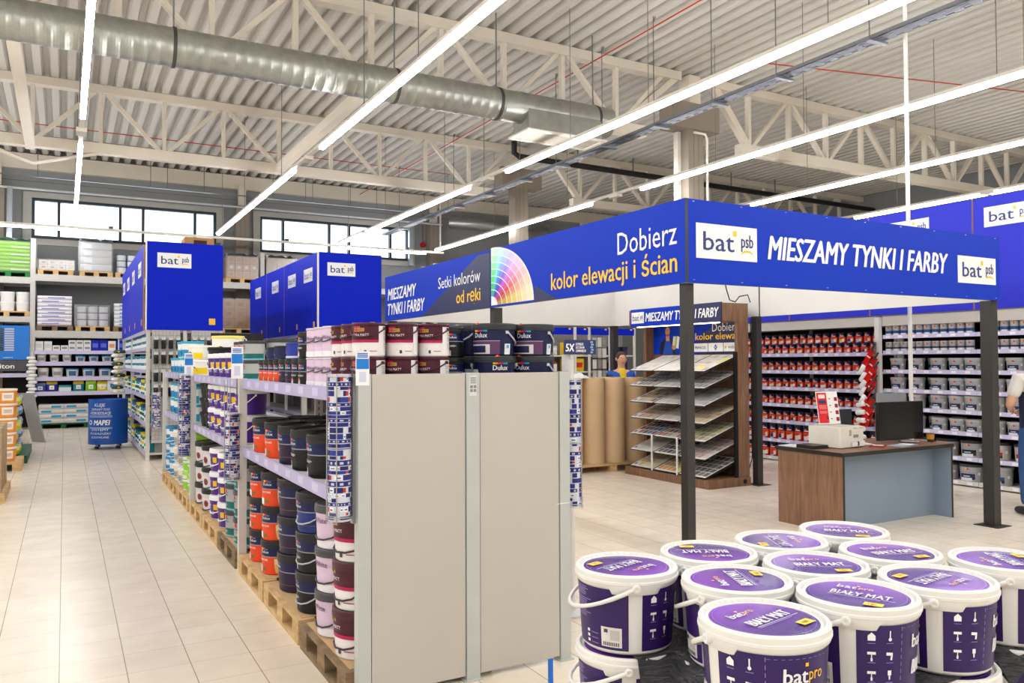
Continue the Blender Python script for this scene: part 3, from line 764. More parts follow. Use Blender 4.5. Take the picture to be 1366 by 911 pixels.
K('navblue', lambda: dulux('paint_tub', 'blue', .148, .235, handle=('#b9bcc4', .9))).put((1.38, 4.86, fl + .476), FACE, 'plain dark blue paint tub topping the navy stack on the pallet', 'navy tubs')
stack(K('navpurp', lambda: dulux('paint_tub', 'purple', .18, .24)), 1.42, 5.37, fl, 3, .243, FACE, 'big navy and purple paint tub on the pallet', 'navy tubs')
stack(K('orange', lambda: dulux('paint_tub', 'orange', .125, .235)), 1.36, 5.86, fl, 3, .238, FACE + .4, 'orange and navy paint tub next to the big purple stack', 'orange tubs')
stack(K('orange', None), 1.36, 6.28, fl, 3, .238, FACE + .4, 'orange and navy paint tub in the stack against the second post', 'orange tubs')
for kk, (key, yy) in enumerate((('navblk', 4.95), ('navpurp', 5.5), ('orange', 6.2))):
    stack(P[key], 1.75, yy + .1, fl, 2, .24, FACE, 'paint tub in the rear row of the pallets, ' + ('behind the navy stack', 'behind the purple stack', 'behind the orange stack')[kk], 'rear pallet tubs')
# middle shelf of the near bay
z = .967
K('lil5', lambda: round_tub('paint_tub', '', 'paint tub', .118, .125, .225, [(.2, '#e9e2ea'), (1, '#d9c0d8')], '#4b4b4d', .042, ('#3f3f41', 1.0), deco_lilac))
K('nb5', lambda: dulux('paint_tub', 'black', .128, .25)); K('np5', lambda: dulux('paint_tub', 'purple', .128, .25)); K('or5', lambda: dulux('paint_tub', 'orange', .128, .25))
MS = [('lil5', 4.30, 'lilac paint tub on the middle shelf next to the printed sleeve', 1.385), ('nb5', 4.72, 'navy and black paint tub on the middle shelf next to the lilac tub', 1.385), ('nb5', 5.1, 'navy and black paint tub on the middle shelf, second from the lilac tub', 1.385),
      ('np5', 5.45, 'navy and purple paint tub on the middle shelf beside the navy ones', 1.385), ('or5', 5.86, 'orange and navy paint tub on the middle shelf next to the purple one', 1.385), ('or5', 6.28, 'orange and navy paint tub on the middle shelf against the second post', 1.385)]
rowname = ('', 'second row back', 'third row back')
for key, y, lab, x in MS:
    for q in range(3):
        P[key].put((x + q * .272, y + q * .02, z), FACE + (.3 if 'or' in key else 0), lab if q == 0 else lab.split(' on the')[0] + ', middle shelf, ' + rowname[q] + ', level with ' + {4.30: 'the sleeve', 4.72: 'the first navy tub', 5.1: 'the second navy tub', 5.45: 'the purple tub', 5.86: 'the first orange tub', 6.28: 'the second post'}[y], 'tubs on the middle shelf')
stack(K('batb', lambda: round_tub('paint_tub', '', 'paint tub', .118, .128, .226, [(.1, '#eceaee'), (1, '#eceaee')], '#efeef0', .04, ('#f4f4f4', .75), deco_bat)), 2.24, 5.3, z, 2, .231, PI / 2, 'purple paint tub on the far side of the middle shelf, nearer stack', 'far side purple tubs')
stack(P['batb'], 2.24, 5.75, z, 2, .231, PI / 2, 'purple paint tub on the far side of the middle shelf, farther stack', 'far side purple tubs')
# top shelf of the near bay
z = 1.502; T1, T2_ = z, z + .1725
mc = K('magcan', lambda: round_tub('paint_can', '', 'paint can', .082, .082, .166, [(.46, '#e8e4e2'), (1, '#45122a')], '#4a1a2c', .012, ('#43182a', .5), deco_magnat, n=28))
for i in range(3):
    for j in range(3):
        for k in range(2):
            lab = ('maroon can, %s tier, %s row from the end panel, %s from the aisle' % (('lower', 'upper')[k], ORD[j], ORD[i]))
            mc.put((1.345 + i * .178, 3.886 + j * .177, (T1, T2_)[k]), math.radians((-50, -44, -56)[i] + (6 if k else -4)) if j == 0 else FACE, lab, 'maroon cans on the top shelf')
lc = K('lilcan', lambda: round_tub('paint_can', '', 'paint can', .08, .08, .168, [(.2, '#ece6ed'), (1, '#dcc5db')], '#cfc4cf', .008, ('#4a4748', .75), deco_lilac))
for i in range(2):
    for j in range(3):
        for k in range(2): lc.put((1.342 + i * .172, 4.408 + j * .172, (T1, T2_ + .002)[k]), FACE, 'lilac paint can, %s tier, %s %s from the maroon cans' % (('lower', 'upper')[k], ('front row,', 'back row,')[i], ORD[j]), 'lilac cans on the top shelf')
K('nbcan', lambda: dulux('paint_can', 'black', .077, .163, 'paint can', taper=1.0)); K('npcan', lambda: dulux('paint_can', 'purple', .077, .163, 'paint can', taper=1.0)); K('orcan', lambda: dulux('paint_can', 'orange', .0725, .158, 'paint can', taper=1.0))
TS = [('nbcan', 4.93), ('nbcan', 5.10), ('npcan', 5.27), ('npcan', 5.45), ('orcan', 5.63), ('orcan', 5.79), ('orcan', 5.95), ('orcan', 6.11)]
for n_, (key, y) in enumerate(TS):
    d = {'nbcan': 'navy and black', 'npcan': 'navy and purple', 'orcan': 'orange and navy'}[key]
    P[key].put((1.338, y, T1), FACE + .25, '%s small can on the top shelf edge, %s beyond the lilac ones' % (d, ORD[n_]), 'small cans on the top shelf')
K('nbtall', lambda: dulux('paint_can', 'black', .08, .155, 'paint can', taper=1.0)).put((1.338, 4.93, T2_), FACE + .2, 'small navy paint can standing on another beside the upper lilac cans', 'small cans on the top shelf')
K('blueflat', lambda: round_tub('paint_can', '', 'paint can', .135, .135, .1, [(.2, '#1d3fa8'), (1, '#16319a')], '#1b2f86', .01, None, lambda b, rf, h: (spectrum(b, cyl(rf, -105, .03, .003), .08), b.patch(-165, -15, .004, .018, rf, ('plastic', '#c9cde6'), .003)), n=28)).put((1.39, 5.22, T1 + .1685), FACE, 'wide flat bright blue paint can lying on the navy cans', 'small cans on the top shelf')
K('nvflat', lambda: round_tub('paint_can', '', 'paint can', .1, .1, .085, [(.1, '#23295a'), (1, NAVY)], '#23242c', .01, None, lambda b, rf, h: spectrum(b, cyl(rf, -105, .02, .003), .07), n=28)).put((1.35, 5.54, T1 + .1685), FACE, 'flat navy paint can lying next to the bright blue can', 'small cans on the top shelf')
P['nvflat'].put((1.35, 5.78, T1 + .1635), FACE, 'flat navy paint can lying on the orange cans', 'small cans on the top shelf')
for i, (x, y) in enumerate(((1.6, 4.95), (1.6, 5.15), (1.6, 5.6), (1.6, 5.85))):
    P[('nbcan', 'npcan', 'orcan', 'orcan')[i]].put((x, y, T1), FACE, 'small can in the back row of the top shelf, behind the ' + ('tall navy can', 'flat blue can', 'first orange can', 'second orange can')[i], 'small cans on the top shelf')
# navy tubs above the end panel
def deco_satin(b, rf, h):
    b.patch(-130, -20, .04 * h, .46 * h, rf, ('plastic', '#5c3a5e'), .0015); b.patch(-130, -20, .46 * h, .48 * h, rf, ('plastic', '#b9a8bd'), .003)
    spectrum(b, cyl(rf, -75, .74 * h, .003), .085); b.text('Dulux', cyl(rf, -75, .58 * h, .003), .16 * h, ('plastic', '#f4f4f4'), bold=.02, width=.085)
    b.patch(-122, -48, .06 * h, .36 * h, rf, ('plastic', '#dad6d8'), .003); b.patch(-116, -60, .1 * h, .32 * h, rf, ('plastic', '#1d2350'), .005)
    b.patch(-6, 14, .04 * h, .38 * h, rf, ('plastic', '#e2e5e8'), .003); b.patch(0, 8, .24 * h, .34 * h, rf, ('plastic', '#4fa3d8'), .005)
    b.patch(40, 62, .1 * h, .75 * h, rf, ('plastic', '#3a4068'), .003); b.patch(-170, -140, .1 * h, .6 * h, rf, ('plastic', '#c9ccd4'), .003)
st_ = K('satin', lambda: round_tub('paint_tub', '', 'paint tub', .108, .12, .172, [(.04, NAVY), (1, '#141a45')], '#33363a', .032, ('#c9ccd2', .55), deco_satin, n=28, hback=-1))
for i, x in enumerate((2.085, 2.335)):
    for k in range(2): st_.put((x, 3.926, T1 + k * .1775), math.radians((-81, -70)[i] if k else (-25, -75)[i]), 'navy paint tub over the end panel, %s tier, %s' % (('lower', 'upper')[k], ('next to the maroon cans side', 'at the outer end')[i]), 'navy tubs over the end panel')
for i, (x, y, k) in enumerate(((2.07, 4.2, 0), (2.07, 4.2, 1), (2.33, 4.2, 0), (2.33, 4.2, 1), (1.86, 3.9, 0), (2.33, 4.47, 0), (2.07, 4.47, 0))):
    if i == 4: continue
    st_.put((x, y, T1 + k * .1775), math.radians(40 + 35 * i), 'navy paint tub over the end panel, ' + ('second row, lower one behind the inner tub', 'second row, upper one with the raised lid', 'second row, lower one behind the outer tub', 'second row, upper one behind the outer tub', '', 'third row, outer one', 'third row, inner one')[i], 'navy tubs over the end panel')
for i, (x, y, k) in enumerate(((1.867, 4.04, 0), (1.867, 4.04, 1), (1.867, 4.4, 0), (1.867, 4.4, 1))):
    P['nbcan'].put((x, y, (T1, T1 + .1685)[k]), math.radians(-15), 'small navy can between maroon cans and navy tubs, %s, %s' % (('nearer', 'farther')[i // 2], ('lower', 'upper')[k]), 'small cans on the top shelf')
# second and third bay
gt = K('greybig', lambda: round_tub('paint_tub', '', 'paint tub', .138, .148, .222, [(.1, '#a9abaa'), (1, '#a9abaa')], '#3f4143', .035, None, deco_grey))
stack(gt, 1.37, 6.86, fl, 3, .225, FACE + .2, 'grey and teal paint tub just beyond the second post', 'grey teal tubs')
stack(gt, 1.37, 7.25, fl, 3, .225, FACE + .2, 'grey and teal paint tub in the second stack beyond the second post', 'grey teal tubs')
stack(K('batbig', lambda: round_tub('paint_tub', '', 'paint tub', .135, .15, .22, [(.1, '#eceaee'), (1, '#eceaee')], '#f2f1f3', .04, ('#f4f4f4', .75), deco_bat)), 1.38, 7.68, fl, 3, .224, FACE, 'white lidded purple paint tub next to the grey tubs', 'purple tubs')
stack(P['batbig'], 1.38, 8.14, fl, 3, .224, FACE, 'white lidded purple paint tub next to the black lidded tubs', 'purple tubs')
wb = K('whiteblack', lambda: round_tub('paint_tub', '', 'paint tub', .165, .18, .215, [(.1, '#d9d9db'), (1, '#d2d2d5')], '#1d1d1f', .045, ('#2a2a2c', .9), deco_whiteblack))
stack(wb, 1.41, 8.64, fl, 3, .218, FACE, 'white tub with black lid next to the purple tubs', 'black lidded tubs')
stack(wb, 1.41, 9.12, fl, 3, .218, FACE, 'white tub with black lid against the third post', 'black lidded tubs')
gr = K('green', lambda: round_tub('paint_tub', '', 'paint tub', .145, .16, .215, [(.1, '#eceeea'), (1, '#eceeea')], '#a6dd3b', .03, None, deco_green))
stack(gr, 1.38, 9.7, fl, 3, .218, FACE, 'green and white tub just beyond the third post', 'green white tubs'); stack(gr, 1.38, 10.1, fl, 3, .218, FACE, 'green and white tub next to plain white tubs', 'green white tubs')
pw = K('plainwhite', lambda: round_tub('paint_tub', '', 'paint tub', .15, .165, .21, [(.1, '#e5e3df'), (1, '#e5e3df')], '#efeeea', .03, ('#e9e9e9', .8), deco_plainlabel))
stack(pw, 1.39, 10.58, fl, 3, .213, FACE, 'plain white tub next to the green tubs', 'plain white tubs'); stack(pw, 1.39, 11.02, fl, 3, .213, FACE, 'plain white tub next to the blue tubs', 'plain white tubs')
cy = K('cyan', lambda: round_tub('paint_tub', '', 'paint tub', .14, .155, .205, [(.1, '#e8ecee'), (1, '#e8ecee')], '#2c8fc0', .03, ('#e9e9e9', .8), deco_cyan))
stack(cy, 1.38, 11.48, fl, 3, .208, FACE, 'blue and white tub next to plain white tubs', 'blue white tubs'); stack(cy, 1.38, 11.92, fl, 3, .208, FACE, 'blue and white tub at the far end of the pallets', 'blue white tubs')
z = .967
for j, y in enumerate((7.0, 7.35, 7.72, 8.08, 8.44)):
    stack(P['batb'], 1.385, y, z, 2, .231, FACE, 'purple tub on the middle shelf, %s beyond the second post' % ORD[j], 'middle shelf purple tubs')
bb = K('blackbox', lambda: round_tub('paint_tub', '', 'tub', .12, .14, .147, [(.1, '#1c1c1e'), (1, '#232326')], '#151516', .03, ('#2a2a2c', .9), lambda b, rf, h: b.patch(-100, -85, .3 * h, .4 * h, rf, ('plastic', '#27507a'), .003)))
stack(bb, 1.415, 8.8, z, 3, .153, FACE, 'black tub on the middle shelf next to the purple ones', 'black tubs'); stack(bb, 1.415, 9.12, z, 3, .153, FACE, 'black tub on the middle shelf against the third post', 'black tubs')
cs = K('cyans', lambda: round_tub('paint_tub', '', 'paint tub', .125, .135, .2, [(.1, '#e8ecee'), (1, '#e8ecee')], '#31a7c9', .025, None, deco_cyan))
for j, y in enumerate((9.7, 10.1, 10.5, 10.9, 11.3, 11.7)): stack(cs, 1.39, y, z, 2, .203, FACE, 'cyan lidded white tub on the middle shelf, %s beyond the third post' % ORD[j], 'cyan lidded tubs')
z = 1.502
gs_ = K('greycan', lambda: round_tub('paint_can', '', 'paint can', .085, .085, .155, [(.1, '#b4b5b3'), (1, '#aeb0ae')], '#3f4143', .02, None, deco_grey))
for j, y in enumerate((6.72, 6.92, 7.12)):
    for k in range(2): gs_.put((1.352, y, z + k * .161), FACE + .2, 'grey and teal small can on the top shelf, %s tier, %s beyond the second post' % (('lower', 'upper')[k], ORD[j]), 'grey teal cans')
K('greymid', lambda: round_tub('paint_tub', '', 'paint tub', .11, .125, .165, [(.1, '#b4b5b3'), (1, '#aeb0ae')], '#3f4143', .028, ('#c5c5c5', .5), None)).put((1.58, 6.76, z), FACE, 'plain grey tub behind the grey and teal cans, lower one', 'grey teal cans')
P['greymid'].put((1.58, 6.76, z + .171), FACE, 'plain grey tub with dark lid raised behind the grey cans', 'grey teal cans')
P['greymid'].put((1.58, 7.1, z), FACE, 'plain grey tub behind the grey cans, second one', 'grey teal cans')
for j, y in enumerate((7.5, 7.82, 8.14, 8.46)): P['batb'].put((1.385, y, z), FACE, 'purple tub with white lid on the top shelf, %s beyond the grey cans' % ORD[j], 'top shelf purple tubs')
for j, y in enumerate((7.7, 8.0, 8.3)): bb.put((1.7, y, z), FACE, 'black tub behind the purple tubs on the top shelf, %s' % ('nearest', 'middle', 'farthest')[j], 'black tubs')
stack(bb, 1.45, 8.85, z, 2, .153, FACE, 'black tub on the top shelf next to the purple tubs', 'black tubs')
ye = K('yellow', lambda: round_tub('paint_bucket', '', 'paint bucket', .16, .18, .27, [(.1, '#f1efe6'), (1, '#f1efe6')], '#efe27a', .03, ('#f2f2f2', .6), deco_yellow))
yes = K('yellows', lambda: round_tub('paint_tub', '', 'paint tub', .12, .13, .17, [(.1, '#f1efe6'), (1, '#f1efe6')], '#f3f1ea', .025, None, deco_yellow))
for j, y in enumerate((9.62, 9.92, 10.22)):
    yes.put((1.39, y, z), FACE, 'small white and yellow tub on the top shelf, %s beyond the third post' % ORD[j], 'yellow white tubs')
for j, y in enumerate((9.62, 9.92, 10.22)): yes.put((1.68, y, z), FACE, 'small white and yellow tub in the second row, %s beyond the third post' % ORD[j], 'yellow white tubs')
ye.put((1.66, 9.72, z + .176), FACE + .5, 'big white and yellow bucket with blue round mark standing on smaller tubs', 'yellow white tubs')
yes.put((1.42, 10.2, z + .176), FACE, 'small white and yellow tub standing on another beside the big yellow bucket', 'yellow white tubs')
for j, y in enumerate((10.6, 10.95, 11.3, 11.65)):
    stack(cs, 1.39, y, z, 2 if j < 2 else 1, .203, FACE, 'cyan lidded white tub on the top shelf, %s beyond the yellow tubs' % ORD[j], 'cyan lidded tubs')
t = thing('hanging_sign', 'black sign with a red square above the purple tubs', 'sign', (2.1, 11.9, 1.503))
s = MB(); s.bx(-.3, .42, -.015, .015, .31, .56, ('plastic', '#151515')); s.bx(-.2, -.13, -.018, -.015, .42, .5, ('plastic', '#e0431f')); s.bx(-.05, .02, -.018, -.015, .35, .37, ('plastic', '#e0431f'))
s.text('SOLID', plane((-.11, -.016, .42), (1, 0, 0), (0, 0, 1), .002), .08, ('plastic', '#e8e8e8'), bold=.04, align=0); s.build('board', t)
MB().bx(-.02, .02, .0, .02, 0, .32, ('steel', '#888888')).build('stand', t)
# ---------------------------------------------------------------- blue boards and their lettering
WHT = ('panel', '#f1f0ee'); LOGO = ('panel', '#14307a'); YEL = ('panel', '#f5c518')
def logo(parent, o, x, y, w, h, thick=.004):
    """white plate with the store's bat + psb mark; o lower left corner"""
    m = MB(); f0, f1 = plane(o, x, y), plane(o, x, y, thick); f = plane(o, x, y, thick + .0015)
    q = [(0, 0), (w, 0), (w, h), (0, h)]
    m.face([f1(*p) for p in q], WHT)
    for i in range(4): m.face([f0(*q[i]), f0(*q[(i + 1) % 4]), f1(*q[(i + 1) % 4]), f1(*q[i])], WHT)
    bo = plane(Vector(f(0, 0)) + Vector(x).normalized() * w * .36 + Vector(y).normalized() * h * .24, x, y)
    m.text('bat', bo, h * .56, LOGO, bold=.012, width=w * .50)
    m.poly([(w * .595, h * .70), (w * .655, h * .70), (w * .655, h * .86), (w * .595, h * .86)], f, YEL)
    po = plane(Vector(f(0, 0)) + Vector(x).normalized() * w * .83 + Vector(y).normalized() * h * .40, x, y)
    m.text('psb', po, h * .40, LOGO, bold=.02, width=w * .20)
    arc = [(w * (.83 + .10 * math.cos(a)), h * (.20 + .12 * math.sin(a))) for a in [PI * k / 6 for k in range(7)]]
    arc2 = [(w * (.83 + .10 * math.cos(a)), h * (.16 + .10 * math.sin(a))) for a in [PI * k / 6 for k in range(6, -1, -1)]]
    for i in range(6): m.face([f(*arc[i]), f(*arc[i + 1]), f(*arc2[5 - i]), f(*arc2[6 - i])], YEL)
    return m.build('logo_plate', parent)
# ---- the mixing booth: fascia boards on black posts
BX0, BX1, BY0, BY1, BY2, BZ0, BZ1 = 4.05, 8.10, 4.56, 7.68, 10.9, 2.23, 2.86
def post(label, x, y, hw=.05):
    t = thing('steel_post', label, 'post', (x, y, 0), group='black posts of the mixing booth')
    m = MB(); m.bx(-hw, hw, -hw, hw, .006, BZ0, 'black_steel'); m.build('shaft', t)
    MB().bx(-.12, .12, -.12, .12, 0, .006, 'black_steel').build('foot_plate', t)
    return t
for lab, x, y, hw in (('black post at the front corner of the blue sign frame, behind the purple buckets', BX0 + .045, BY0 + .045, .037), ('black post at the outer end of the front sign, near the standing customer', BX1 - .05, BY0 + .06, .055),
                  ('black post beside the tilted sample boards and the red cans', BX1 - .06, BY1, .046), ('black post behind the navy tubs under the long blue sign', BX0 + .06, BY1, .05),
                  ('black post at the rear corner of the booth, beside the brown rolls', BX1 - .06, BY2 - .06, .05), ('black post at the far end of the long blue sign', BX0 + .06, BY2 - .06, .05)):
    post(lab, x, y, hw)
BM = 'blue_fascia'
def board(name, label, cat, x0, x1, y0, y1, z0, z1, front, back='wall_white', group=None):
    """front: which side of the slab is printed: w s e n"""
    t = thing(name, label, cat, (x0, y0, z0), group=group)
    mats = {'*': ('panel', '#22242c'), {'w': 'e', 'e': 'w', 's': 'n', 'n': 's'}[front]: back, front: BM}
    MB().bx(0, x1 - x0, 0, y1 - y0, 0, z1 - z0, mats).build('board', t)
    return t
WL = ('panel', '#f4f4f4'); NV = ('panel', '#1b2250'); YL = ('panel', '#ffc80a')
H = BZ1 - BZ0
# front board
t = board('fascia_sign', 'blue front sign board lettered MIESZAMY TYNKI I FARBY between two white plates', 'sign', BX0, BX1, BY0 - .03, BY0, BZ0, BZ1, 's', group='blue boards around the mixing booth')
X_, Z_ = (1, 0, 0), (0, 0, 1)
logo(t, (.075, 0, .19), X_, Z_, .63, .265); logo(t, (3.35, 0, .15), X_, Z_, .62, .26)
m = MB(); m.text('MIESZAMY TYNKI I FARBY', plane((2.01, 0, .225), X_, Z_, .003), .195, WL, bold=.035, shear=.22, width=2.36); m.build('lettering', t)
m = MB()
for k in range(9): 
    for zz in (.02, H - .02): m.lathe([(.001, 0), (.008, 0), (.008, .004), (.001, .004)], ('steel', '#c9ccd0'), 6, (.05 + k * .49, -.003, zz))
m.build('screws', t)
m = MB(); m.bx(.01, BX1 - BX0 - .01, .03, .07, .02, .06, 'black_steel'); m.bx(.01, BX1 - BX0 - .01, .03, .07, H - .06, H - .02, 'black_steel'); m.build('rail', t)
# long side boards
Yn = (0, -1, 0)
def side(u0): return lambda off=.003: None
def sboard(label, ya, yb):
    return board('fascia_sign', label, 'sign', BX0 - .03, BX0, ya, yb, BZ0, BZ1, 'w', group='blue boards around the mixing booth')
t = sboard('long blue side sign board lettered Dobierz kolor elewacji i ścian with a colour fan', BY0 - .03, BY1 - .04)
L_ = BY1 - .04 - BY0 + .03
def sp(u, v, off=.003): return (-off, L_ - u, v)      # u runs from the far end towards the viewer
f = lambda u, v: sp(u, v, .002)
m = MB(); m.poly([(.93, .0), (1.35, 0), (.93, .16)], f, NV); m.build('dark_wedge', t)
m = MB(); C = (.02, .02)
import colorsys
for i in range(7):
    for j in range(22):
        a0, a1 = PI / 2 * j / 22, PI / 2 * (j + 1) / 22; r0, r1 = .10 + i * .074, .10 + i * .074 + .064
        hue = [.12, .13, .14, .11, .08, .05, .02, .0, .97, .93, .90, .86, .8, .75, .7, .65, .6, .55, .5, .45, .38, .3][j]
        s_ = (.85, .8, .7, .55, .42, .3, .2)[i] * (1 if j % 3 else .8); v_ = (.72, .8, .88, .9, .93, .95, .96)[i]
        c = colorsys.hsv_to_rgb(hue, s_, v_)
        P4 = [(C[0] + .93 * r * math.cos(a) * 1.55, C[1] + r * math.sin(a)) for r, a in ((r0, a0), (r1, a0), (r1, a1), (r0, a1))]
        m.poly(P4, lambda u, v: sp(u, v, .004), ('panel', c))
    P4 = None
ring = [(C[0] + .93 * .622 * math.cos(PI / 2 * k / 22) * 1.55, C[1] + .622 * math.sin(PI / 2 * k / 22)) for k in range(23)]
m.face([sp(C[0], C[1], .0028)] + [sp(u, v, .0028) for u, v in ring], WL)
m.build('colour_fan', t)
m = MB(); Pl = lambda u, v: plane((0, L_ - u, v), Yn, Z_, .003)
m.text('Dobierz', Pl(3.02, .30), .19, WL, bold=.0, width=.74, align=1); m.build('lettering', t)
m = MB(); m.text('kolor elewacji i ścian', Pl(3.02, .09), .165, YL, bold=.02, width=1.78, align=1); m.build('yellow_lettering', t)
t = sboard('far blue side sign lettered MIESZAMY TYNKI I FARBY and Setki kolorów', BY1 - .03, BY2)
L_ = BY2 - BY1 + .03
Pl = lambda u, v: plane((0, L_ - u, v), Yn, Z_, .003)
m = MB(); m.poly([(1.35, 0), (L_, 0), (L_, .60), (2.95, .60)], lambda u, v: sp(u, v, .002), NV); m.build('dark_wedge', t)
m = MB(); m.text('MIESZAMY', Pl(.12, .29), .165, WL, bold=.04, shear=.2, width=1.05, align=0); m.build('lettering', t)
m = MB(); m.text('TYNKI I FARBY', Pl(.12, .08), .165, WL, bold=.04, shear=.2, width=1.33, align=0)
m.build('lettering', t); m = MB()
m.text('Setki kolorów', Pl(3.02, .31), .145, WL, width=1.14, align=1); m.build('lettering', t)
m = MB(); m.text('od ręki', Pl(3.02, .10), .15, YL, bold=.025, width=.62, align=1); m.build('yellow_lettering', t)
# far and right sides seen from their white backs
board('fascia_sign', 'white back of the sign board across the rear of the booth, over the far shelves', 'sign', BX0, BX1, BY2, BY2 + .03, BZ0, BZ1, 'n', group='blue boards around the mixing booth')
for lab, a, b in (('white back of the booth sign board over the red cans', BY0, BY1 - .01), ('white back of the booth sign board behind the sample boards', BY1 + .01, BY2)):
    board('fascia_sign', lab, 'sign', BX1, BX1 + .03, a, b, BZ0, BZ1, 'e', group='blue boards around the mixing booth')
for i, (x0, x1, y0, y1) in enumerate(((BX0, BX0 + .05, BY0 + .11, BY1 - .05), (BX0, BX0 + .05, BY1 + .05, BY2 - .11), (BX1 + .03, BX1 + .08, BY0 + .11, BY1 - .05), (BX1 + .03, BX1 + .08, BY1 + .05, BY2 - .11), (BX0 + .11, BX1 - .11, BY2 + .03, BY2 + .08))):
    tag(MB().bx(x0, x1, y0, y1, BZ0 + .005, BZ0 + .05, 'black_steel').build('sign_rail'), 'black steel rail behind the ' + ('long side sign, near half', 'long side sign, far half', 'right sign board, near half', 'right sign board, far half', 'rear sign board'), 'rail', 'black rails behind the booth signs') if False else tag(MB().bx(x0, x1, y0, y1, BZ0 + .005, BZ0 + .05, 'black_steel').build('sign_rail'), 'black steel rail behind the ' + ('long side sign, near half', 'long side sign, far half', 'right sign board, near half', 'right sign board, far half', 'rear sign board')[i], 'rail', 'black rails behind the booth signs')
t = thing('black_cable', 'loose black cable looping from the sample stand top to the booth post', 'cable', (0, 0, 0))
MB().tube([(7.6, 7.82, 2.82), (7.62, 7.80, 2.6), (7.7, 7.82, 2.45), (7.78, 7.8, 2.425), (7.85, 7.79, 2.5), (7.95, 7.74, 2.52), (7.985, 7.73, 2.42)], .008, ('plastic', '#161616'), 6).build('loop', t)
MB().tube([(7.99, 7.735, 2.2), (7.995, 7.735, .35), (7.95, 7.75, .2), (7.8, 7.672, .06)], .007, ('plastic', '#161616'), 6).build('lead', t)
# ---- tall blue gondolas
BB = 'blue_board'; EDGE = ('panel', '#b98a5a')
def blue_gondola(label, x0, x1, y0, y1, cuts, zb, zt):
    t = thing('tall_shelf', label, 'shelf', (x0, y0, 0), group='tall blue boarded shelf blocks'); w, L = x1 - x0, y1 - y0
    f = MB(); f.bx(0, w, -.02, 0, zb, zt, {'*': EDGE, 's': BB}); f = f.build('front_board', t)
    logo(f, (w * .13, -.021, zt - zb and zb + (zt - zb) * .71), X_, Z_, w * .44, (zt - zb) * .165)
    MB().bx(w * .81, w * .895, -.023, -.02, zb + .1, zb + .21, ('panel', '#f2c11c')).build('yellow_square', f)
    for i in range(len(cuts) - 1):
        a, b = cuts[i] + .01, cuts[i + 1] - .01
        s = MB(); s.bx(-.02, 0, a, b, zb, zt, {'*': EDGE, 'w': BB, 's': EDGE}); s = s.build('side_board', t); q = (b - a)
        for u in ((.25, .75) if q > 2 else (.5,)):
            logo(s, (-.021, a + q * u + .28, zb + (zt - zb) * .66), Yn, Z_, .62, .26)
            MB().bx(-.023, -.02, a + q * u - .5, a + q * u - .4, zb + .1, zb + .21, ('panel', '#f2c11c')).build('yellow_square', s)
        MB().bx(w, w + .02, a, b, zb, zt, {'*': EDGE, 'e': BB}).build('side_board', t)
    MB().bx(-.02, .0, -.02, .03, zb, zt, ('panel', '#e9e6df')).build('corner_strip', t)
    for y in [0.02] + [c - .02 for c in cuts[1:]]:
        for x in (.03, w / 2, w - .03): MB().bx(x - .03, x + .03, y, y + .05, 0, zb + .02, SHELF).build('post', t)
    for z in (.12, .62, 1.08, 1.52, 1.9, zb - .01):
        s = MB(); s.bx(0, w, .06, L - .04, z - .03, z, SHELF); s = s.build('shelf_board', t)
        MB().bx(-.012, 0, .08, L - .05, z - .05, z + .01, RAIL).build('price_rail', s)
    MB().bx(w / 2 - .01, w / 2 + .01, .1, L - .1, .1, zb, ('paintmetal', '#8e8c88')).build('back_panel', t)
    return t
B1 = dict(x0=1.20, x1=2.42, y0=14.7, y1=20.9); B2 = dict(x0=4.12, x1=5.34, y0=14.7, y1=20.9)
g1 = blue_gondola('tall shelf block boarded blue on top, beside the round blue display drum', B1['x0'], B1['x1'], B1['y0'], B1['y1'], (.45, 3.5, 6.2), 2.2, 3.7)
g2 = blue_gondola('tall shelf block boarded blue on top, behind the paint cans on the near block', B2['x0'], B2['x1'], B2['y0'], B2['y1'], (.05, 2.6, 4.3, 6.2), 2.2, 3.7)
# wire grids with hanging goods on the front of the first block
for gx, lab in ((1.28, 'wire grid panel of black hanging tools on the blue block front, aisle half'), (1.90, 'wire grid panel on the blue block front, half away from the aisle')):
    t = thing('wire_grid', lab, 'wire grid', (gx, 14.62, 0), group='wire grids on the blue block front'); g = MB(); wr_ = ('steel', '#a7a7a7')
    for k in range(9): g.tube([(k * .055, 0, .35), (k * .055, 0, 2.17)], .0035, wr_, 4)
    for k in range(27): g.tube([(0, 0, .36 + k * .07), (.44, 0, .36 + k * .07)], .0035, wr_, 4)
    g.build('grid', t)
    MB().bx(0, .44, .03, .05, .3, 2.195, ('paintmetal', '#c8c6c2')).build('backing', t)
tool = thing('hanging_tool', '', 'tool')
m = MB(); m.bx(-.035, .035, -.025, .005, -.17, -.02, ('plastic', '#2a2a2b')); m.lathe([(.001, -.17), (.024, -.17), (.028, -.06), (.015, -.03), (.001, -.03)], ('plastic', '#141415'), 10, (0, -.035, 0)); m.build('tool_body', tool)
m = MB(); m.bx(-.03, .03, -.03, .004, -.02, .03, ('plastic', '#d6d6d4')); m.tube([(0, .004, .02), (0, -.05, .02)], .006, ('steel', '#999999'), 5); m.build('header_card', tool)
tp = Proto(tool)
for r in range(4):
    for c in range(4): tp.put((1.34 + c * .115, 14.613, (2.05, 1.80, 1.5, 1.25)[r]), 0, 'black hanging tool on the first wire grid, %s row, %s from the aisle' % (ORD[r], ORD[c]), 'hanging tools')
dispenser('small blue and white printed sleeve dispenser on the blue block front', 1.34, 14.5, .55, 1.15, .07, 0, 9)
for r in range(2):
    for c in range(4): tp.put((1.95 + c * .115, 14.613, (2.05, 1.80)[r]), 0, 'black hanging tool on the second wire grid, %s row, %s from the left post' % (ORD[r], ORD[c]), 'hanging tools')
